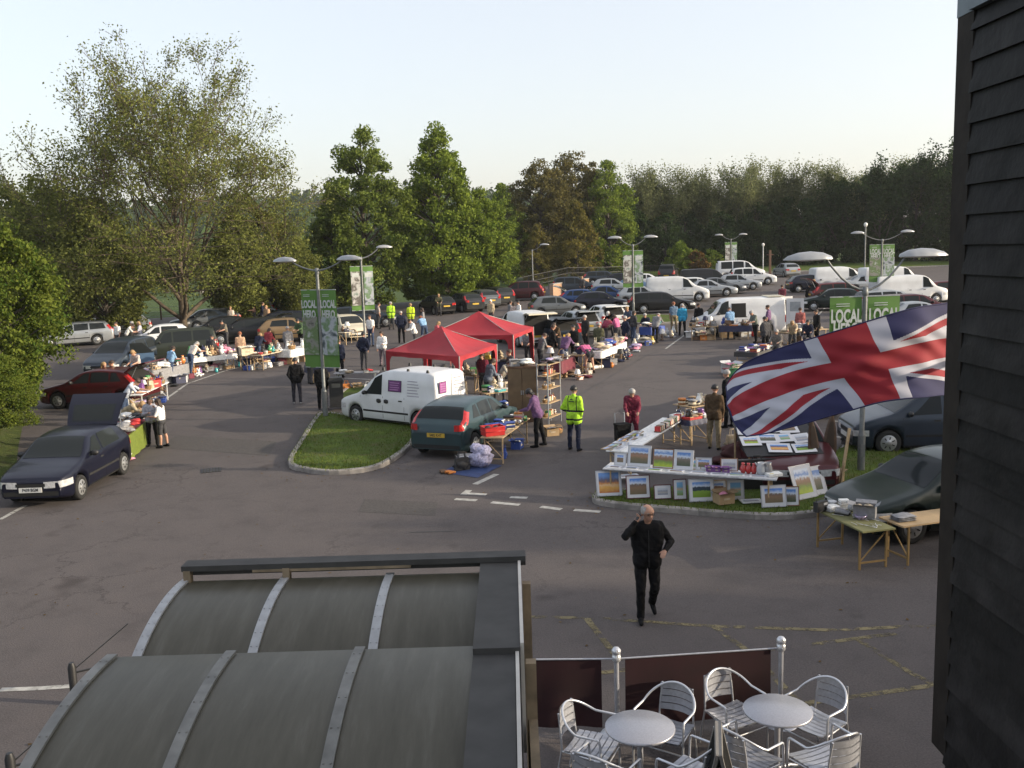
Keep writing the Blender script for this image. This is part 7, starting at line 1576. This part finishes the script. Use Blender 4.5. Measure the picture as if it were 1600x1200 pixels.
# ---- left side stalls
GC = {c: gm(c) for c in CN}
t = TP((168, 690), (212, 656), .75, 'clothes table with red top cloth and lime green skirt behind the navy hatchback', cloth=GC['lime'], skirt=.66)
tb = table(*[(t[0](x, 0).x, t[0](x, 0).y) for x in (-t[1]/2+.02, t[1]/2-.02)], .70, 'red and purple overcloth board on the clothes table', top=GC['maroon'], h=.75, legm=GC['lime']) if False else None
b = MB(); b.grid(lambda u, v: (-t[1]/2*.97+t[1]*.97*u, -.36+.72*v, .008*sin(u*13)*sin(v*7)), 14, 8); b.grid(lambda u, v: (-t[1]/2*.97+t[1]*.97*u, -.36+.72*v, -.004), 1, 1, flip=True); b.build('table_runner', GC['maroon'], None, t[0](0, 0, .742), t[3], 'maroon runner cloth laid over the lime green clothes table', 'cloth')
fill((lambda x, y, z=.75: t[0](x, y, .76), t[1], t[2], t[3]), 'the lime-skirted clothes table', 12, ['clothes', 'folded', 'folded', 'clothes', 'bag'])
scatter([(192, 722)], 'on the tarmac beside the rear wheel of the navy hatchback', ['bag', 'clothes'], 1.1, .2, 3)
t = TP((208, 618), (252, 596), .6, 'white-framed table of white goods beside the two girls', top=WHITE, legm=WHITE); fill(t, 'the white-framed table beside the girls', 20); under(t, 'the white-framed table beside the girls', 4)
t = TP((228, 580), (284, 567), .7, 'stall table draped to the ground in grey cloth', cloth=GC['grey'], skirt=.70); fill(t, 'the grey-draped stall table', 20, ['books', 'toy', 'clothes', 'vase', 'jug', 'game', 'radio'])
scatter([(238, 606), (300, 590), (330, 582)], 'on the tarmac in front of the grey-draped stall', LITTLE, 1.0, .35, 3)
t = TP((292, 560), (364, 551), .8, 'white-topped table heaped with white linen before the dark four-by-four', top=WHITE, cloth=GC['white'], skirt=.22); fill(t, 'the white linen table', 18, ['clothes', 'clothes', 'folded', 'toy', 'books'], 1.2); under(t, 'the white linen table', 6)
scatter([(352, 574), (374, 572), (385, 566), (376, 548)], 'on the ground right of the white linen table', LITTLE+['box'], 1.05, .4, 3)
t = TP((400, 556), (440, 546), .6, 'pale table of small goods between the linen table and the white sheet stall', top=GC['cream']); fill(t, 'the pale table left of the white sheet stall', 16); under(t, 'the pale table left of the white sheet stall', 3)
t = TP((444, 548), (478, 540), .75, 'table under a bright white sheet behind the walker in black', cloth=GC['white'], skirt=.35); fill(t, 'the white sheet stall', 5); under(t, 'the white sheet stall', 3)
scatter([(395, 572), (420, 571), (437, 568), (455, 562)], 'on the ground before the white sheet stall', ['box', 'box', 'bag', 'crate', 'jug'], 1.1, .3, 3)
t = TP((522, 583), (592, 580), .6, 'grey table standing behind the litter bin', top=GC['grey'], legm=STEEL); fill(t, 'the grey table behind the litter bin', 5, ['game', 'books', 'folded', 'shoes']); under(t, 'the grey table behind the litter bin', 3, ('crate', 'bag', 'box'))
item('crate', 'blue', P(597, 612), .2, 1.5, 'standing by the left leg of the front gazebo')
t = TP((532, 520), (556, 516), .6, 'cream-topped table beside the cream-white small car', top=GC['cream']); fill(t, 'the cream-topped table by the small car', 6)
scatter([(212, 640), (226, 632), (246, 614), (262, 604), (280, 597), (312, 586)], 'on the tarmac along the edge of the left stalls', ['books', 'toy', 'box', 'tin', 'jug', 'folded', 'game'], 1.1, .3, 3)
scatter([(405, 574), (446, 566), (466, 556)], 'on the tarmac before the far left stalls', ['box', 'toy', 'books', 'crate', 'folded'], 1.2, .3, 3)
t = TP((376, 556), (400, 552), .6, 'small brown table right of the white linen table'); fill(t, 'the small brown table right of the linen table', 10); under(t, 'the small brown table right of the linen table', 2)
t = TP((480, 572), (516, 568), .6, 'narrow table of boxes behind the near lamp post', cloth=GC['navy'], skirt=.3); fill(t, 'the narrow table behind the near lamp post', 8)
# ---- gazebo stalls
t = table((-3.9, 33.3), (-1.7, 33.0), .7, 'goods table in the shade of the front gazebo', cloth=GC['beige'], skirt=.5); fill(t, 'the table under the front gazebo', 16, LITTLE)
t = table((-3.0, 35.4), (-1.2, 35.0), .6, 'second goods table at the back of the front gazebo'); fill(t, 'the back table under the front gazebo', 12)
t = TP((752, 614), (808, 606), .65, 'beige folding table at the corner of the front gazebo'); fill(t, 'the beige table at the gazebo corner', 8); under(t, 'the beige table at the gazebo corner', 3)
item('tin', 'green', t[0](-.5, .05), 0, 1.6, 'at the left end of the beige table at the gazebo corner')
t = table((-1.4, 38.6), (.2, 38.2), .6, 'goods table in the shade of the rear gazebo', cloth=GC['navy'], skirt=.5); fill(t, 'the table under the rear gazebo', 12)
def rack():
    root = empty('shelf_rack', (1.15, 28.7, gz(1.15, 28.7)), R(62), 'tall open shelf rack loaded with tan goods beside the roadway', 'shelf rack'); b = MB()
    for x in (-.45, .45):
        for y in (-.18, .18): b.bar((x, y, 0), (x, y, 1.95), .03)
    b.build('upright', STEEL, root)
    for k, z in enumerate((.25, .7, 1.15, 1.55, 1.9)): q = MB(); q.box((0, 0, z), (.92, .38, .02)); q.build('shelf', WOOD, root)
    for k, z in enumerate((.26, .71, 1.16, 1.56)):
        for x in (-.28, .0, .28): p = root.matrix_basis @ Vector((x, 0, z+.005)); item(G_RND.choice(['box', 'books', 'row', 'basket', 'tin']), G_RND.choice(['tan', 'brown', 'beige', 'cream', 'orange']), p, R(62)+.1, .72, 'on the tall shelf rack')
    p = root.matrix_basis @ Vector((-.1, 0, 1.915)); item('clothes', 'lilac', p, 1, .8, 'on top of the tall shelf rack')
    w = empty('wardrobe', (.35, 29.3, gz(.35, 29.3)), R(-8), 'brown double-door wardrobe standing beside the shelf rack', 'wardrobe'); bm_ = mat('hardboard', (.13, .085, .045), .7, 0, .2, 4)
    b = MB(); b.box((0, .0, .88), (.92, .42, 1.72)); b.box((0, 0, 1.76), (.98, .46, .05)); b.box((0, 0, .03), (.94, .44, .06)); b.build('carcass', DWOOD, w)
    for s in (-1, 1): q = MB(); q.box((s*.225, -.222, .9), (.43, .024, 1.6)); d_ = q.build('door', bm_, w); q = MB(); q.box((s*.03, -.245, .95), (.02, .03, .14)); q.build('handle', STEEL, d_)
rack()
item('clothes', 'white', (.45, 29.25, gz(.35, 29.3)+1.79), .3, 1.0, 'on top of the brown wardrobe'); item('box', 'brown', P(862, 680), .3, .9, 'beside the foot of the shelf rack'); item('basket', 'orange', P(872, 677), .3, .9, 'beside the foot of the shelf rack')
item('box', 'grey', (.1, 29.2, gz(.35, 29.3)+1.79), .2, .7, 'on top of the brown wardrobe')
# ---- pasting table by the teal hatchback
t = TP((768, 684), (812, 652), .6, 'long brown pasting table beside the teal hatchback')
item('crate', 'red', t[0](-t[1]/2+.3, .05), t[3]-.9, 1.05, 'at the near end of the teal hatchback pasting table'); item('crate', 'blue', t[0](-t[1]/2+.75, .12), t[3]-.8, .9, 'second along the teal hatchback pasting table')
fill((lambda x, y, z=0: t[0](x+.45, y), t[1]-.9, t[2], t[3]), 'the pasting table by the teal hatchback', 12, ['books', 'folded', 'game', 'shoes', 'tin'], 1.0); item('game', 'white', t[0](t[1]/2-.3, 0, .79), t[3]+.5, 1.15, 'at the far end of the teal hatchback pasting table'); under(t, 'the pasting table by the teal hatchback', 2)
def groundsheet():
    ps = [P(*q) for q in ((688, 738), (746, 747), (784, 728), (728, 720))]; c = sum(ps, Vector())/4; b = MB(); n = 14
    def fn(u, v): q = ps[0].lerp(ps[1], u).lerp(ps[3].lerp(ps[2], u), v); return (q.x-c.x, q.y-c.y, gz(q.x, q.y)-c.z+.010+.012*abs(sin(u*9)*sin(v*7)))
    b.grid(fn, n, n); b.grid(lambda u, v: tuple(Vector(fn(u, v))-Vector((0, 0, .006))), n, n, flip=True); b.build('groundsheet', mat('tarpaulin_blue', (.03, .055, .15), .55, 0, .2, 6), None, c, 0, 'blue groundsheet spread behind the teal hatchback', 'groundsheet')
groundsheet()
q = P(752, 730)
b = MB()
for k, (dx, dy, dz, s_) in enumerate([(0, 0, .22, .9), (.05, .02, .4, .7), (-.12, .05, .5, .5)]): lump(b, (dx, dy, dz), (.32*s_, .28*s_, .24*s_), k+40, 0, 18, 12)
b.build('laundry_bag', mat('lilac_print', (.40, .38, .52), .6, 0, .45, 22, .3), None, q, 0, 'bulging white and lilac patterned bag on the blue groundsheet', 'bag')
item('bag', 'black', P(722, 735), .4, 1.2, 'on the blue groundsheet'); item('shoes', 'brown', P(694, 739), .3, 1.2, 'at the left corner of the blue groundsheet'); item('shoes', 'orange', P(703, 740), .8, 1.1, 'on the left edge of the blue groundsheet'); item('box', 'grey', P(728, 728), .2, .9, 'on the blue groundsheet')
# ---- middle stalls
scatter([(866, 592), (880, 586), (893, 592), (905, 580), (918, 574), (934, 582), (945, 572), (957, 566)], 'on the ground among the middle stalls', LITTLE+['box', 'crate', 'roll'], 1.15, .45, 3)
t = TP((926, 551), (966, 532), .8, 'clothes table in front of the white hatchback', cloth=GC['white'], skirt=.3); fill(t, 'the clothes table at the white hatchback', 12, ['clothes', 'clothes', 'folded', 'bag'], 1.2)
t = TP((864, 566), (886, 556), .7, 'table in front of the slate estate', cloth=GC['maroon'], skirt=.5); fill(t, 'the table at the slate estate', 10)
t = TP((900, 556), (915, 546), .6, 'small table in front of the silver raised tailgate'); fill(t, 'the small table at the silver tailgate', 6)
scatter([(1000, 540), (1012, 536), (1024, 532), (1036, 528), (1046, 524), (990, 548)], 'on the ground at the road edge near the grass island', LITTLE+['clothes', 'bag', 'box'], 1.2, .5, 3)
t = TP((1008, 512), (1030, 508), .7, 'blue and white cloth-covered table near the grass island', cloth=GC['blue'], skirt=.4); fill(t, 'the blue-clothed table near the grass island', 8, ['clothes', 'folded', 'game'])
t = TP((1076, 510), (1122, 509), .7, 'left table of the old white van stall', top=WOOD); fill(t, 'the left table at the old white van', 12); under(t, 'the left table at the old white van', 3)
t = TP((1124, 509), (1174, 508), .7, 'right table of the old white van stall', top=WOOD, cloth=GC['navy'], skirt=.3); fill(t, 'the right table at the old white van', 12)
item('box', 'beige', P(1135, 527), 0, 1.6, 'in front of the old white van stall'); item('box', 'white', P(1164, 526), .1, 1.3, 'in front of the old white van stall'); item('crate', 'black', P(1150, 522), .1, 1.2, 'in front of the old white van stall')
t = TP((1165, 552), (1206, 538), 1.0, 'low dark trestle spread with lace and magazines left of the flag', h=.5, top=GC['black'], cloth=GC['black'], skirt=.2); fill(t, 'the dark trestle left of the flag', 16, ['folded', 'game', 'books', 'books'], 1.2)
scatter([(1140, 590), (1150, 584)], 'on the road just left of the flag', ['box', 'bag', 'vase'], 1.3, .2, 2)
t = TP((1222, 520), (1285, 512), .8, 'long mixed table above the flag', top=WOOD); fill(t, 'the long table above the flag', 16)
scatter([(1226, 545), (1240, 540), (1255, 546), (1270, 538)], 'on the ground above the flag', LITTLE+['box', 'crate'], 1.2, .45, 3)
scatter([(870, 578), (888, 580), (910, 588), (928, 572), (952, 552), (968, 556), (980, 562)], 'spread on the ground in the thick of the middle stalls', ['clothes', 'box', 'books', 'toy', 'lamp', 'folded', 'game'], 1.25, .4, 3)
scatter([(1085, 528), (1108, 530), (1186, 526), (1200, 540)], 'on the ground around the old white van stall', ['box', 'crate', 'books', 'bag', 'lamp'], 1.25, .4, 3)
# ---- picture stall
FR = dict(silver=mat('silver_frame', (.42, .43, .46), .4, .3), wood=mat('wood_frame', (.2, .10, .05), .5, 0, .3, 9), oak=mat('oak_frame', (.35, .25, .14), .5, 0, .3, 9), white=mat('white_frame', (.6, .6, .6), .5), plum=mat('plum_frame', (.10, .03, .035), .5)); MOUNT = mat('mount_card', (.60, .61, .64), .8, 0, .03)
def pic_mat(name, bands):
    m = bpy.data.materials.new('painting_'+name); m.use_nodes = True; n = m.node_tree.nodes; l = m.node_tree.links; tc = n.new('ShaderNodeTexCoord'); sp = n.new('ShaderNodeSeparateXYZ'); l.new(tc.outputs['Generated'], sp.inputs[0])
    no = n.new('ShaderNodeTexNoise'); no.inputs['Scale'].default_value = 5; no.inputs['Detail'].default_value = 5; l.new(tc.outputs['Generated'], no.inputs['Vector']); a = n.new('ShaderNodeMath'); a.operation = 'MULTIPLY_ADD'; a.inputs[1].default_value = .34; l.new(no.outputs[0], a.inputs[0]); s_ = n.new('ShaderNodeMath'); s_.operation = 'SUBTRACT'; s_.inputs[1].default_value = .17; l.new(sp.outputs[2], a.inputs[2]); l.new(a.outputs[0], s_.inputs[0])
    r = ramp_node(n, bands); l.new(s_.outputs[0], r.inputs[0]); l.new(r.outputs[0], n['Principled BSDF'].inputs['Base Color']); n['Principled BSDF'].inputs['Roughness'].default_value = .4; return m
SKYB = (.10, .22, .50); CLD = (.55, .62, .72)
PIC = dict(harvest=pic_mat('harvest', [(.0, (.42, .14, .03)), (.25, (.62, .33, .06)), (.38, (.62, .4, .2)), (.5, (.5, .19, .04)), (.6, (.13, .09, .10)), (.68, (.10, .12, .22)), (.85, (.13, .28, .60))]), castle=pic_mat('castle', [(.05, (.10, .10, .06)), (.3, (.16, .12, .06)), (.5, (.30, .16, .09)), (.62, (.22, .14, .10)), (.7, CLD), (.8, (.12, .24, .55)), (.95, (.35, .45, .65))]), meadow=pic_mat('meadow', [(.1, (.35, .45, .03)), (.28, (.16, .24, .04)), (.42, (.2, .12, .06)), (.58, (.26, .15, .10)), (.68, CLD), (.78, SKYB), (.9, CLD)]), ruin=pic_mat('ruin', [(.1, (.06, .08, .04)), (.35, (.12, .11, .08)), (.55, (.18, .15, .12)), (.68, CLD), (.85, SKYB)]), street=pic_mat('street', [(.1, (.22, .25, .32)), (.35, (.4, .38, .36)), (.55, (.25, .28, .34)), (.8, (.5, .53, .58))]), coast=pic_mat('coast', [(.1, (.2, .3, .10)), (.35, (.25, .4, .3)), (.5, (.55, .35, .2)), (.65, (.15, .35, .5)), (.9, (.2, .4, .65))]), field=pic_mat('field', [(.1, (.17, .28, .03)), (.4, (.20, .32, .05)), (.47, (.02, .04, .05)), (.66, (.03, .05, .08)), (.74, CLD), (.9, (.14, .30, .65))]), cottage=pic_mat('cottage', [(.1, (.15, .12, .07)), (.45, (.22, .14, .09)), (.6, (.14, .10, .08)), (.7, CLD), (.88, (.10, .24, .62))]), sketch=pic_mat('sketch', [(.2, (.3, .3, .33)), (.5, (.14, .14, .16)), (.7, (.42, .44, .48)), (.9, (.3, .42, .58))]), poppy=pic_mat('poppy', [(.1, (.3, .02, .02)), (.5, (.22, .03, .03)), (.9, (.35, .05, .05))]))
def picture(loc, rz, w, h, frame, pic, label, tilt=14, mount=.09, flat=False, rot=None, fw=.018):
    root = empty('framed_picture' if frame else 'mounted_print', loc, 0, label, 'picture' if frame else 'print')
    e = Euler((R(-tilt), 0, rz)) if not flat else (rot or Euler((-pi/2+.0, 0, rz)))
    root.rotation_euler = e if isinstance(e, Euler) else e.to_euler()
    b = MB(); t = .022 if frame else .006
    if frame:
        for c, s in (((0, 0, fw/2), (w, t, fw)), ((0, 0, h-fw/2), (w, t, fw)), ((-w/2+fw/2, 0, h/2), (fw, t, h-2*fw)), ((w/2-fw/2, 0, h/2), (fw, t, h-2*fw))): b.box(c, s)
        b.box((0, t*.4, h/2), (w-.004, .004, h-.004)); b.build('frame', FR[frame], root)
    b = MB(); b.box((0, 0, h/2), (w-2*fw*(1 if frame else 0), .008, h-2*fw*(1 if frame else 0))); b.build('mount', MOUNT, root)
    b = MB(); b.box((0, -.006, h/2+.01), (w-2*mount-.02, .004, h-2*mount-.02)); b.build('picture', PIC[pic], root); return root
t = TP((948, 727), (1216, 744), .62, 'long white-edged picture table at the front of the grass island', top=GC['silver'])
TF = t[0]; TL = t[1]; TR = t[3]
def on_line(px, off): # along the picture table by pixel column
    for i in range(200):
        x = -TL/2+TL*i/199; q = TF(x, off)-CAM
        if 800+F_PX*q.dot(c_r)/q.dot(c_f) >= px: return x
    return TL/2
for px, w, h, fr, pc, lb in [(967, .27, .28, 'silver', 'cottage', 'small silver-framed picture at the left end of the picture table'), (997, .52, .47, 'silver', 'castle', 'large silver-framed castle picture standing on the picture table'), (1035, .45, .42, 'wood', 'meadow', 'wood-framed painting of a gabled house over a bright meadow on the picture table'), (1067, .42, .42, 'white', 'ruin', 'white-framed picture with a wide mount, rightmost on the picture table')]:
    picture(TF(on_line(px, .0), .02), TR, w, h, fr, pc, lb, 16, .055 if pc != 'meadow' else .012)
for k, (px, pc) in enumerate([(1020, 'field'), (1055, 'castle'), (1090, 'sketch'), (1122, 'street'), (1150, 'coast'), (1185, 'sketch')]):
    picture(TF(on_line(px, -.2), -.26), TR+.03*k, .34, .22, None, pc, ['white-mounted green print lying at the front of the picture table', 'white-mounted print lying second along the front of the picture table', 'white-mounted sketch lying mid-way along the picture table front', 'white-mounted street print lying fourth along the picture table front', 'white-mounted coast print lying fifth along the picture table front', 'white-mounted print lying last at the right of the picture table front'][k], mount=.035, flat=True)
for k, px in enumerate((1108, 1120, 1133)): item('box', 'purple', TF(on_line(px, 0), .02), TR+.1*k, .36, ['left of three', 'between two others', 'right of three'][k]+' on the picture table')
for k, px in enumerate((1160, 1168, 1176)): item('vase', 'red', TF(on_line(px, .0), .05), 0, .75, ['first', 'second', 'third'][k]+' of the row on the picture table')
item('jug', 'silver', TF(on_line(1188, .0), .04), 0, 1.25, 'on the right part of the picture table'); item('jug', 'grey', TF(on_line(1198, .0), .08), 1, 1.25, 'on the right part of the picture table'); item('game', 'white', TF(on_line(1208, .0), 0), .2, .8, 'at the right end of the picture table')
for px, py, w, h, fr, pc, lb, tl in [(953, 784, .56, .56, 'silver', 'harvest', 'largest picture on the grass, an orange harvest field, leaning at the left', 22), (998, 788, .52, .50, 'plum', 'cottage', 'plum-framed cottage picture with wide mount standing on the grass', 12), (1036, 789, .38, .31, 'plum', 'street', 'small pale picture in a plum frame on the grass under the table', 12), (1063, 790, .29, .44, 'plum', 'coast', 'narrow upright coast picture on the grass under the table', 10), (1097, 793, .54, .48, 'silver', 'field', 'silver-framed green field picture on the grass under the table', 12), (1210, 802, .53, .45, 'silver', 'cottage', 'silver-framed cottage picture at the front edge of the grass', 14)]:
    q = P(px, py); picture((q.x, q.y, q.z+.13), R(3), w, h, fr, pc, lb, tl, .07 if pc != 'harvest' else .05)
q = P(1177, 797); picture((q.x, q.y, q.z+.16), R(4), .44, .26, 'white', 'sketch', 'white-framed sketch lying flat on the grass beside the cottage picture', mount=.05, flat=True)
for k, (px, py, rz_, lb) in enumerate([(1262, 788, 30, 'white-mounted landscape leaning at the left end of the cutlery table'), (1276, 783, 24, 'second mounted print leaning behind the first at the cutlery table'), (1190, 772, -60, 'small mounted print propped at the right table leg')]):
    q = P(px, py); picture((q.x, q.y, q.z+.13), R(rz_), .62 if k < 2 else .3, .72-.1*k if k < 2 else .38, 'silver', ['meadow', 'ruin', 'sketch'][k], lb, 22, .09 if k < 2 else .05)
q = P(986, 756); picture((q.x, q.y, q.z+.15), R(10), .5, .34, None, 'sketch', 'loose white-mounted sketch on the grass behind the plum-framed cottage', mount=.06, flat=True)
item('box', 'tan', P(1131, 795)+Vector((0, 0, .13)), .3, .85, 'on the grass under the picture table'); item('box', 'brown', P(1120, 790)+Vector((0, 0, .13)), .2, .6, 'on the grass under the picture table')
q = P(1182, 772); b = MB(); b.box((0, 0, .33), (.85, .12, .66)); b.tube([(-.1, 0, .66), (-.08, 0, .74), (.08, 0, .74), (.1, 0, .66)], .012, 6); b.build('portfolio_case', BLACK, None, (q.x, q.y, q.z+.13), R(4), 'large black portfolio case under the right end of the picture table', 'case')
t2 = TP((966, 706), (1052, 652), .62, 'second picture table running back along the left of the stall', top=GC['white']); 
for k in range(4): picture(t2[0](-t2[1]/2+.3+.55*k, -.05), t2[3]+.3*(k % 2), .42, .30, None, ['sketch', 'street', 'castle', 'ruin'][k], ['nearest mounted print lying on the second picture table', 'mounted print lying second along the second picture table', 'mounted print lying third along the second picture table', 'farthest mounted print lying on the second picture table'][k], mount=.05, flat=True)
for k in range(5): item('row', ['brown', 'tan', 'cream', 'white', 'beige'][k], t2[0](t2[1]/2-1.9+.46*k, -.20), t2[3], .62, 'at the back of the second picture table')
for k in range(7): picture(t2[0](-t2[1]/2+.2+.34*k, .16), t2[3]+R(-8+5*(k % 4)), .36, .28, ['oak', 'wood', None][k % 3], ['castle', 'coast', 'street', 'harvest', 'ruin', 'meadow', 'sketch'][k], ['nearest', 'second nearest', 'third', 'middle', 'fifth', 'sixth', 'farthest'][k]+' small picture lying along the roadside edge of the second picture table', mount=.045, flat=True)
t3 = TP((1060, 655), (1098, 648), .8, 'dark-clothed table left of the man in brown', cloth=GC['navy'], skirt=.14); fill(t3, 'the dark-clothed table beside the man in brown', 12, ['books', 'game', 'tin', 'jug', 'folded']); 
t4 = TP((1066, 634), (1100, 628), .8, 'farther table of plants and white goods beside the man in brown', top=WOOD); fill(t4, 'the farther table beside the man in brown', 14, ['books', 'jug', 'vase', 'tin', 'game', 'bowl'])
b = MB(); lump(b, (0, 0, .22), (.62, .42, .30), 77, 0, 24, 14); lump(b, (-.45, -.1, .10), (.45, .3, .13), 78, 0, 20, 10); b.build('blanket', mat('maroon_blanket', (.05, .012, .012), .9, 0, .3, 6, .5), None, P(1162, 722), .1, 'dark maroon blanket heaped behind the picture table', 'blanket')
item('bag', 'beige', P(1146, 700), .3, 1.3, 'behind the picture table under the flag'); item('bag', 'yellow', P(1176, 698), .6, 1.1, 'behind the picture table under the flag'); item('bag', 'navy', P(1160, 698), .9, 1.2, 'behind the picture table under the flag')
for k, (px, off, pc, w_, fr_) in enumerate([(958, -.2, 'castle', .30, None), (985, -.22, 'ruin', .32, None), (1084, .12, 'coast', .30, 'oak'), (1100, .14, 'castle', .34, 'silver'), (1140, .16, 'street', .36, 'wood'), (1150, -.05, 'sketch', .3, None)]):
    picture(TF(on_line(px, off), off-.05), TR+.05*k, w_, w_*.78, fr_, pc, ['mounted castle print at the left front corner of the picture table', 'mounted ruin print near the left front of the picture table', 'oak-framed coast picture standing behind the purple boxes', 'silver-framed castle picture standing behind the purple boxes', 'wood-framed street picture standing at the back of the picture table', 'mounted sketch between the purple boxes and the red vases'][k], mount=.045, flat=(fr_ is None), tilt=14)
for k, (px, py, pc, fr_, w_, h_) in enumerate([(1122, 784, 'castle', 'oak', .4, .34), (1150, 790, 'coast', 'silver', .36, .42), (1236, 800, 'ruin', 'wood', .34, .4)]):
    q = P(px, py); picture((q.x, q.y, q.z+.13), R(4-5*k), w_, h_, fr_, pc, ['oak-framed castle picture on the grass behind the cardboard box', 'upright silver-framed coast picture on the grass left of the flat sketch', 'wood-framed ruin picture on the grass right of the cottage picture'][k], tilt=13, mount=.06)
# prints laid on a sloping display board in front of the maroon car
def display_prints():
    p0 = Vector((5.12, 19.95, .86)); rz_ = R(3); sl = atan2(.55, 1.15); root = empty('display_board', p0, rz_, 'black sloping display board covered in white-mounted prints beside the picture table', 'display board'); M3 = Matrix.Rotation(rz_, 3, 'Z') @ Matrix.Rotation(sl, 3, 'X'); Wd, Hd = 1.72, 1.28
    b = MB(); b.box(Matrix.Rotation(sl, 3, 'X') @ Vector((Wd/2, Hd/2, -.012)), (Wd, Hd, .02), rot=Matrix.Rotation(sl, 3, 'X')); b.build('board', gm('black'), root)
    for x in (.06, Wd-.06):
        for y, z in ((.04, 0), (Hd*cos(sl)-.05, Hd*sin(sl)-.05)): b = MB(); b.bar((x, y, z-.03), (x, y, -.72), .035); b.build('leg', WOOD, root)
    names = ['castle print', 'sketch', 'cottage print', 'ruin print', 'street print', 'coast print', 'meadow print', 'harvest print', 'small red-centred print', 'field print']
    for k, (x, y, w, h, pc) in enumerate([(.26, .94, .46, .36, 'castle'), (.74, .98, .44, .36, 'sketch'), (1.20, .95, .46, .38, 'cottage'), (.62, .58, .48, .34, 'ruin'), (1.40, .56, .42, .34, 'street'), (1.02, .60, .36, .30, 'coast'), (.22, .52, .44, .34, 'meadow'), (.78, .22, .52, .32, 'harvest'), (.50, .80, .24, .26, 'poppy'), (1.34, .20, .50, .32, 'field')]):
        a = R((k*41) % 15-7); q = M3 @ Matrix.Rotation(a, 3, 'Z') @ Matrix.Rotation(-pi/2, 3, 'X'); c = p0+M3 @ Vector((x, y, .014+.007*(k % 4))); c = c-(q @ Vector((0, 0, h/2)))
        picture(c, 0, w, h, None, pc, 'white-mounted '+names[k]+' on the sloping display board', mount=.06, flat=True, rot=q)
display_prints()
# carved boards and plank behind the stall
CARV = mat('carved_wood', (.075, .042, .024), .5, 0, .35, 6)
for k, (px, py, lb) in enumerate([(1276, 764, 'tall leaf-shaped carved wooden board, left of the pair by the lamp'), (1292, 756, 'tall leaf-shaped carved wooden board, right of the pair by the lamp')]):
    root = empty('carved_board', P(px, py)+Vector((0, 0, .12)), R(20-30*k), lb, 'carving'); b = MB(); H_ = 1.45
    def wf(t): return .04+.13*sin(pi*min(1, t*1.02))**.8*(1-.25*t)
    b.grid(lambda u, v: ((2*v-1)*wf(u)+.10*u*(1 if k else -1), .03*cos((2*v-1)*1.4)+.10*u, H_*u), 20, 8); b.grid(lambda u, v: ((2*v-1)*wf(u)+.10*u*(1 if k else -1), -.03*cos((2*v-1)*1.4)+.10*u, H_*u), 20, 8, flip=True); b.build('board', CARV, root)
    b = MB(); b.grid(lambda u, v: ((2*v-1)*wf(.15+.75*u)*.55+.10*(.15+.75*u)*(1 if k else -1), -.034+.10*(.15+.75*u), H_*(.15+.75*u)), 14, 4, flip=True); b.build('inlay', mat('dark_inlay', (.05, .035, .025), .4), root)
    b = MB(); b.box((0, 0, .02), (.34, .26, .04)); b.build('foot', CARV, root)
b = MB(); b.bar((0, 0, 0), (.22, .1, 1.35), .10, .035); b.build('plank', WOOD, None, P(1312, 775)+Vector((0, 0, .12)), 0, 'weathered plank leaning left of the nearest lamp post', 'plank')
item('box', 'brown', P(1302, 760)+Vector((0, 0, .12)), .5, .9, 'on the grass behind the carved boards'); item('bag', 'black', P(1328, 700)+Vector((0, 0, .12)), .3, 1.3, 'hanging low beside the nearest lamp post')
# cutlery table at the right
t = TP((1290, 789), (1374, 828), .62, 'green felt-topped table spread with cutlery in front of the dark green car', top=mat('green_felt', (.17, .165, .07), .9), legm=mat('yellow_steel', (.22, .14, .05), .6))
for k in range(26):
    x = -t[1]/2+.1+(t[1]-.2)*G_RND.random(); y = -.26+.5*G_RND.random(); a = G_RND.uniform(-.5, .9); b = MB(); L_ = G_RND.uniform(.14, .22); b.bar((-L_/2, 0, .006), (L_*.2, 0, .008), .010, .004); b.ell((L_*.35, 0, .008), (L_*.16, .017, .004), 8, 4) if k % 2 else b.bar((L_*.2, 0, .008), (L_*.5, 0, .006), .017, .003)
    b.build('spoon' if k % 2 else 'knife', CHROME, None, t[0](x, y, .735), t[3]+a, ('silvery spoon among the loose cutlery on the green felt table' if k % 2 else 'silvery knife among the loose cutlery on the green felt table'), 'cutlery', 'loose spoons on the green felt table' if k % 2 else 'loose knives on the green felt table')
for k, (x, y, kd, c_) in enumerate([(-.5, .18, 'books', 'white'), (-.3, .2, 'jug', 'silver'), (-.62, .02, 'tin', 'silver'), (-.1, .22, 'bowl', 'silver'), (.1, .2, 'box', 'grey'), (-.45, -.1, 'folded', 'white'), (.2, .05, 'bowl', 'lilac'), (-.2, -.05, 'shoes', 'grey')]): item(kd, c_, t[0](x, y), t[3]+k, .85, 'on the green felt cutlery table')
item('radio', 'black', P(1282, 800, .72)+Vector((0, 0, .74)), .6, 1.0, 'at the left end of the green felt cutlery table')
t = TP((1392, 815), (1500, 800), .62, 'bare beige pasting table against the dark green car', top=mat('hardboard_top', (.40, .28, .15), .7, 0, .15, 3), legm=mat('yellow_steel', (.22, .14, .05), .6))
item('folded', 'grey', t[0](-t[1]/2+.25, 0), t[3], 1.2, 'on the bare beige pasting table')
# ------------------------------------------------------------------ thin summer haze
def haze():
    m = bpy.data.materials.new('haze'); m.use_nodes = True; n = m.node_tree.nodes; l = m.node_tree.links; n.remove(n['Principled BSDF']); v = n.new('ShaderNodeVolumePrincipled')
    v.inputs['Color'].default_value = (.92, .95, 1, 1); v.inputs['Density'].default_value = .0002; v.inputs['Anisotropy'].default_value = .2; l.new(v.outputs[0], n['Material Output'].inputs['Volume'])
    b = MB(); b.box((0, 1500, 48), (5400, 4100, 110)); b.build('haze', m, kind='stuff')
haze()
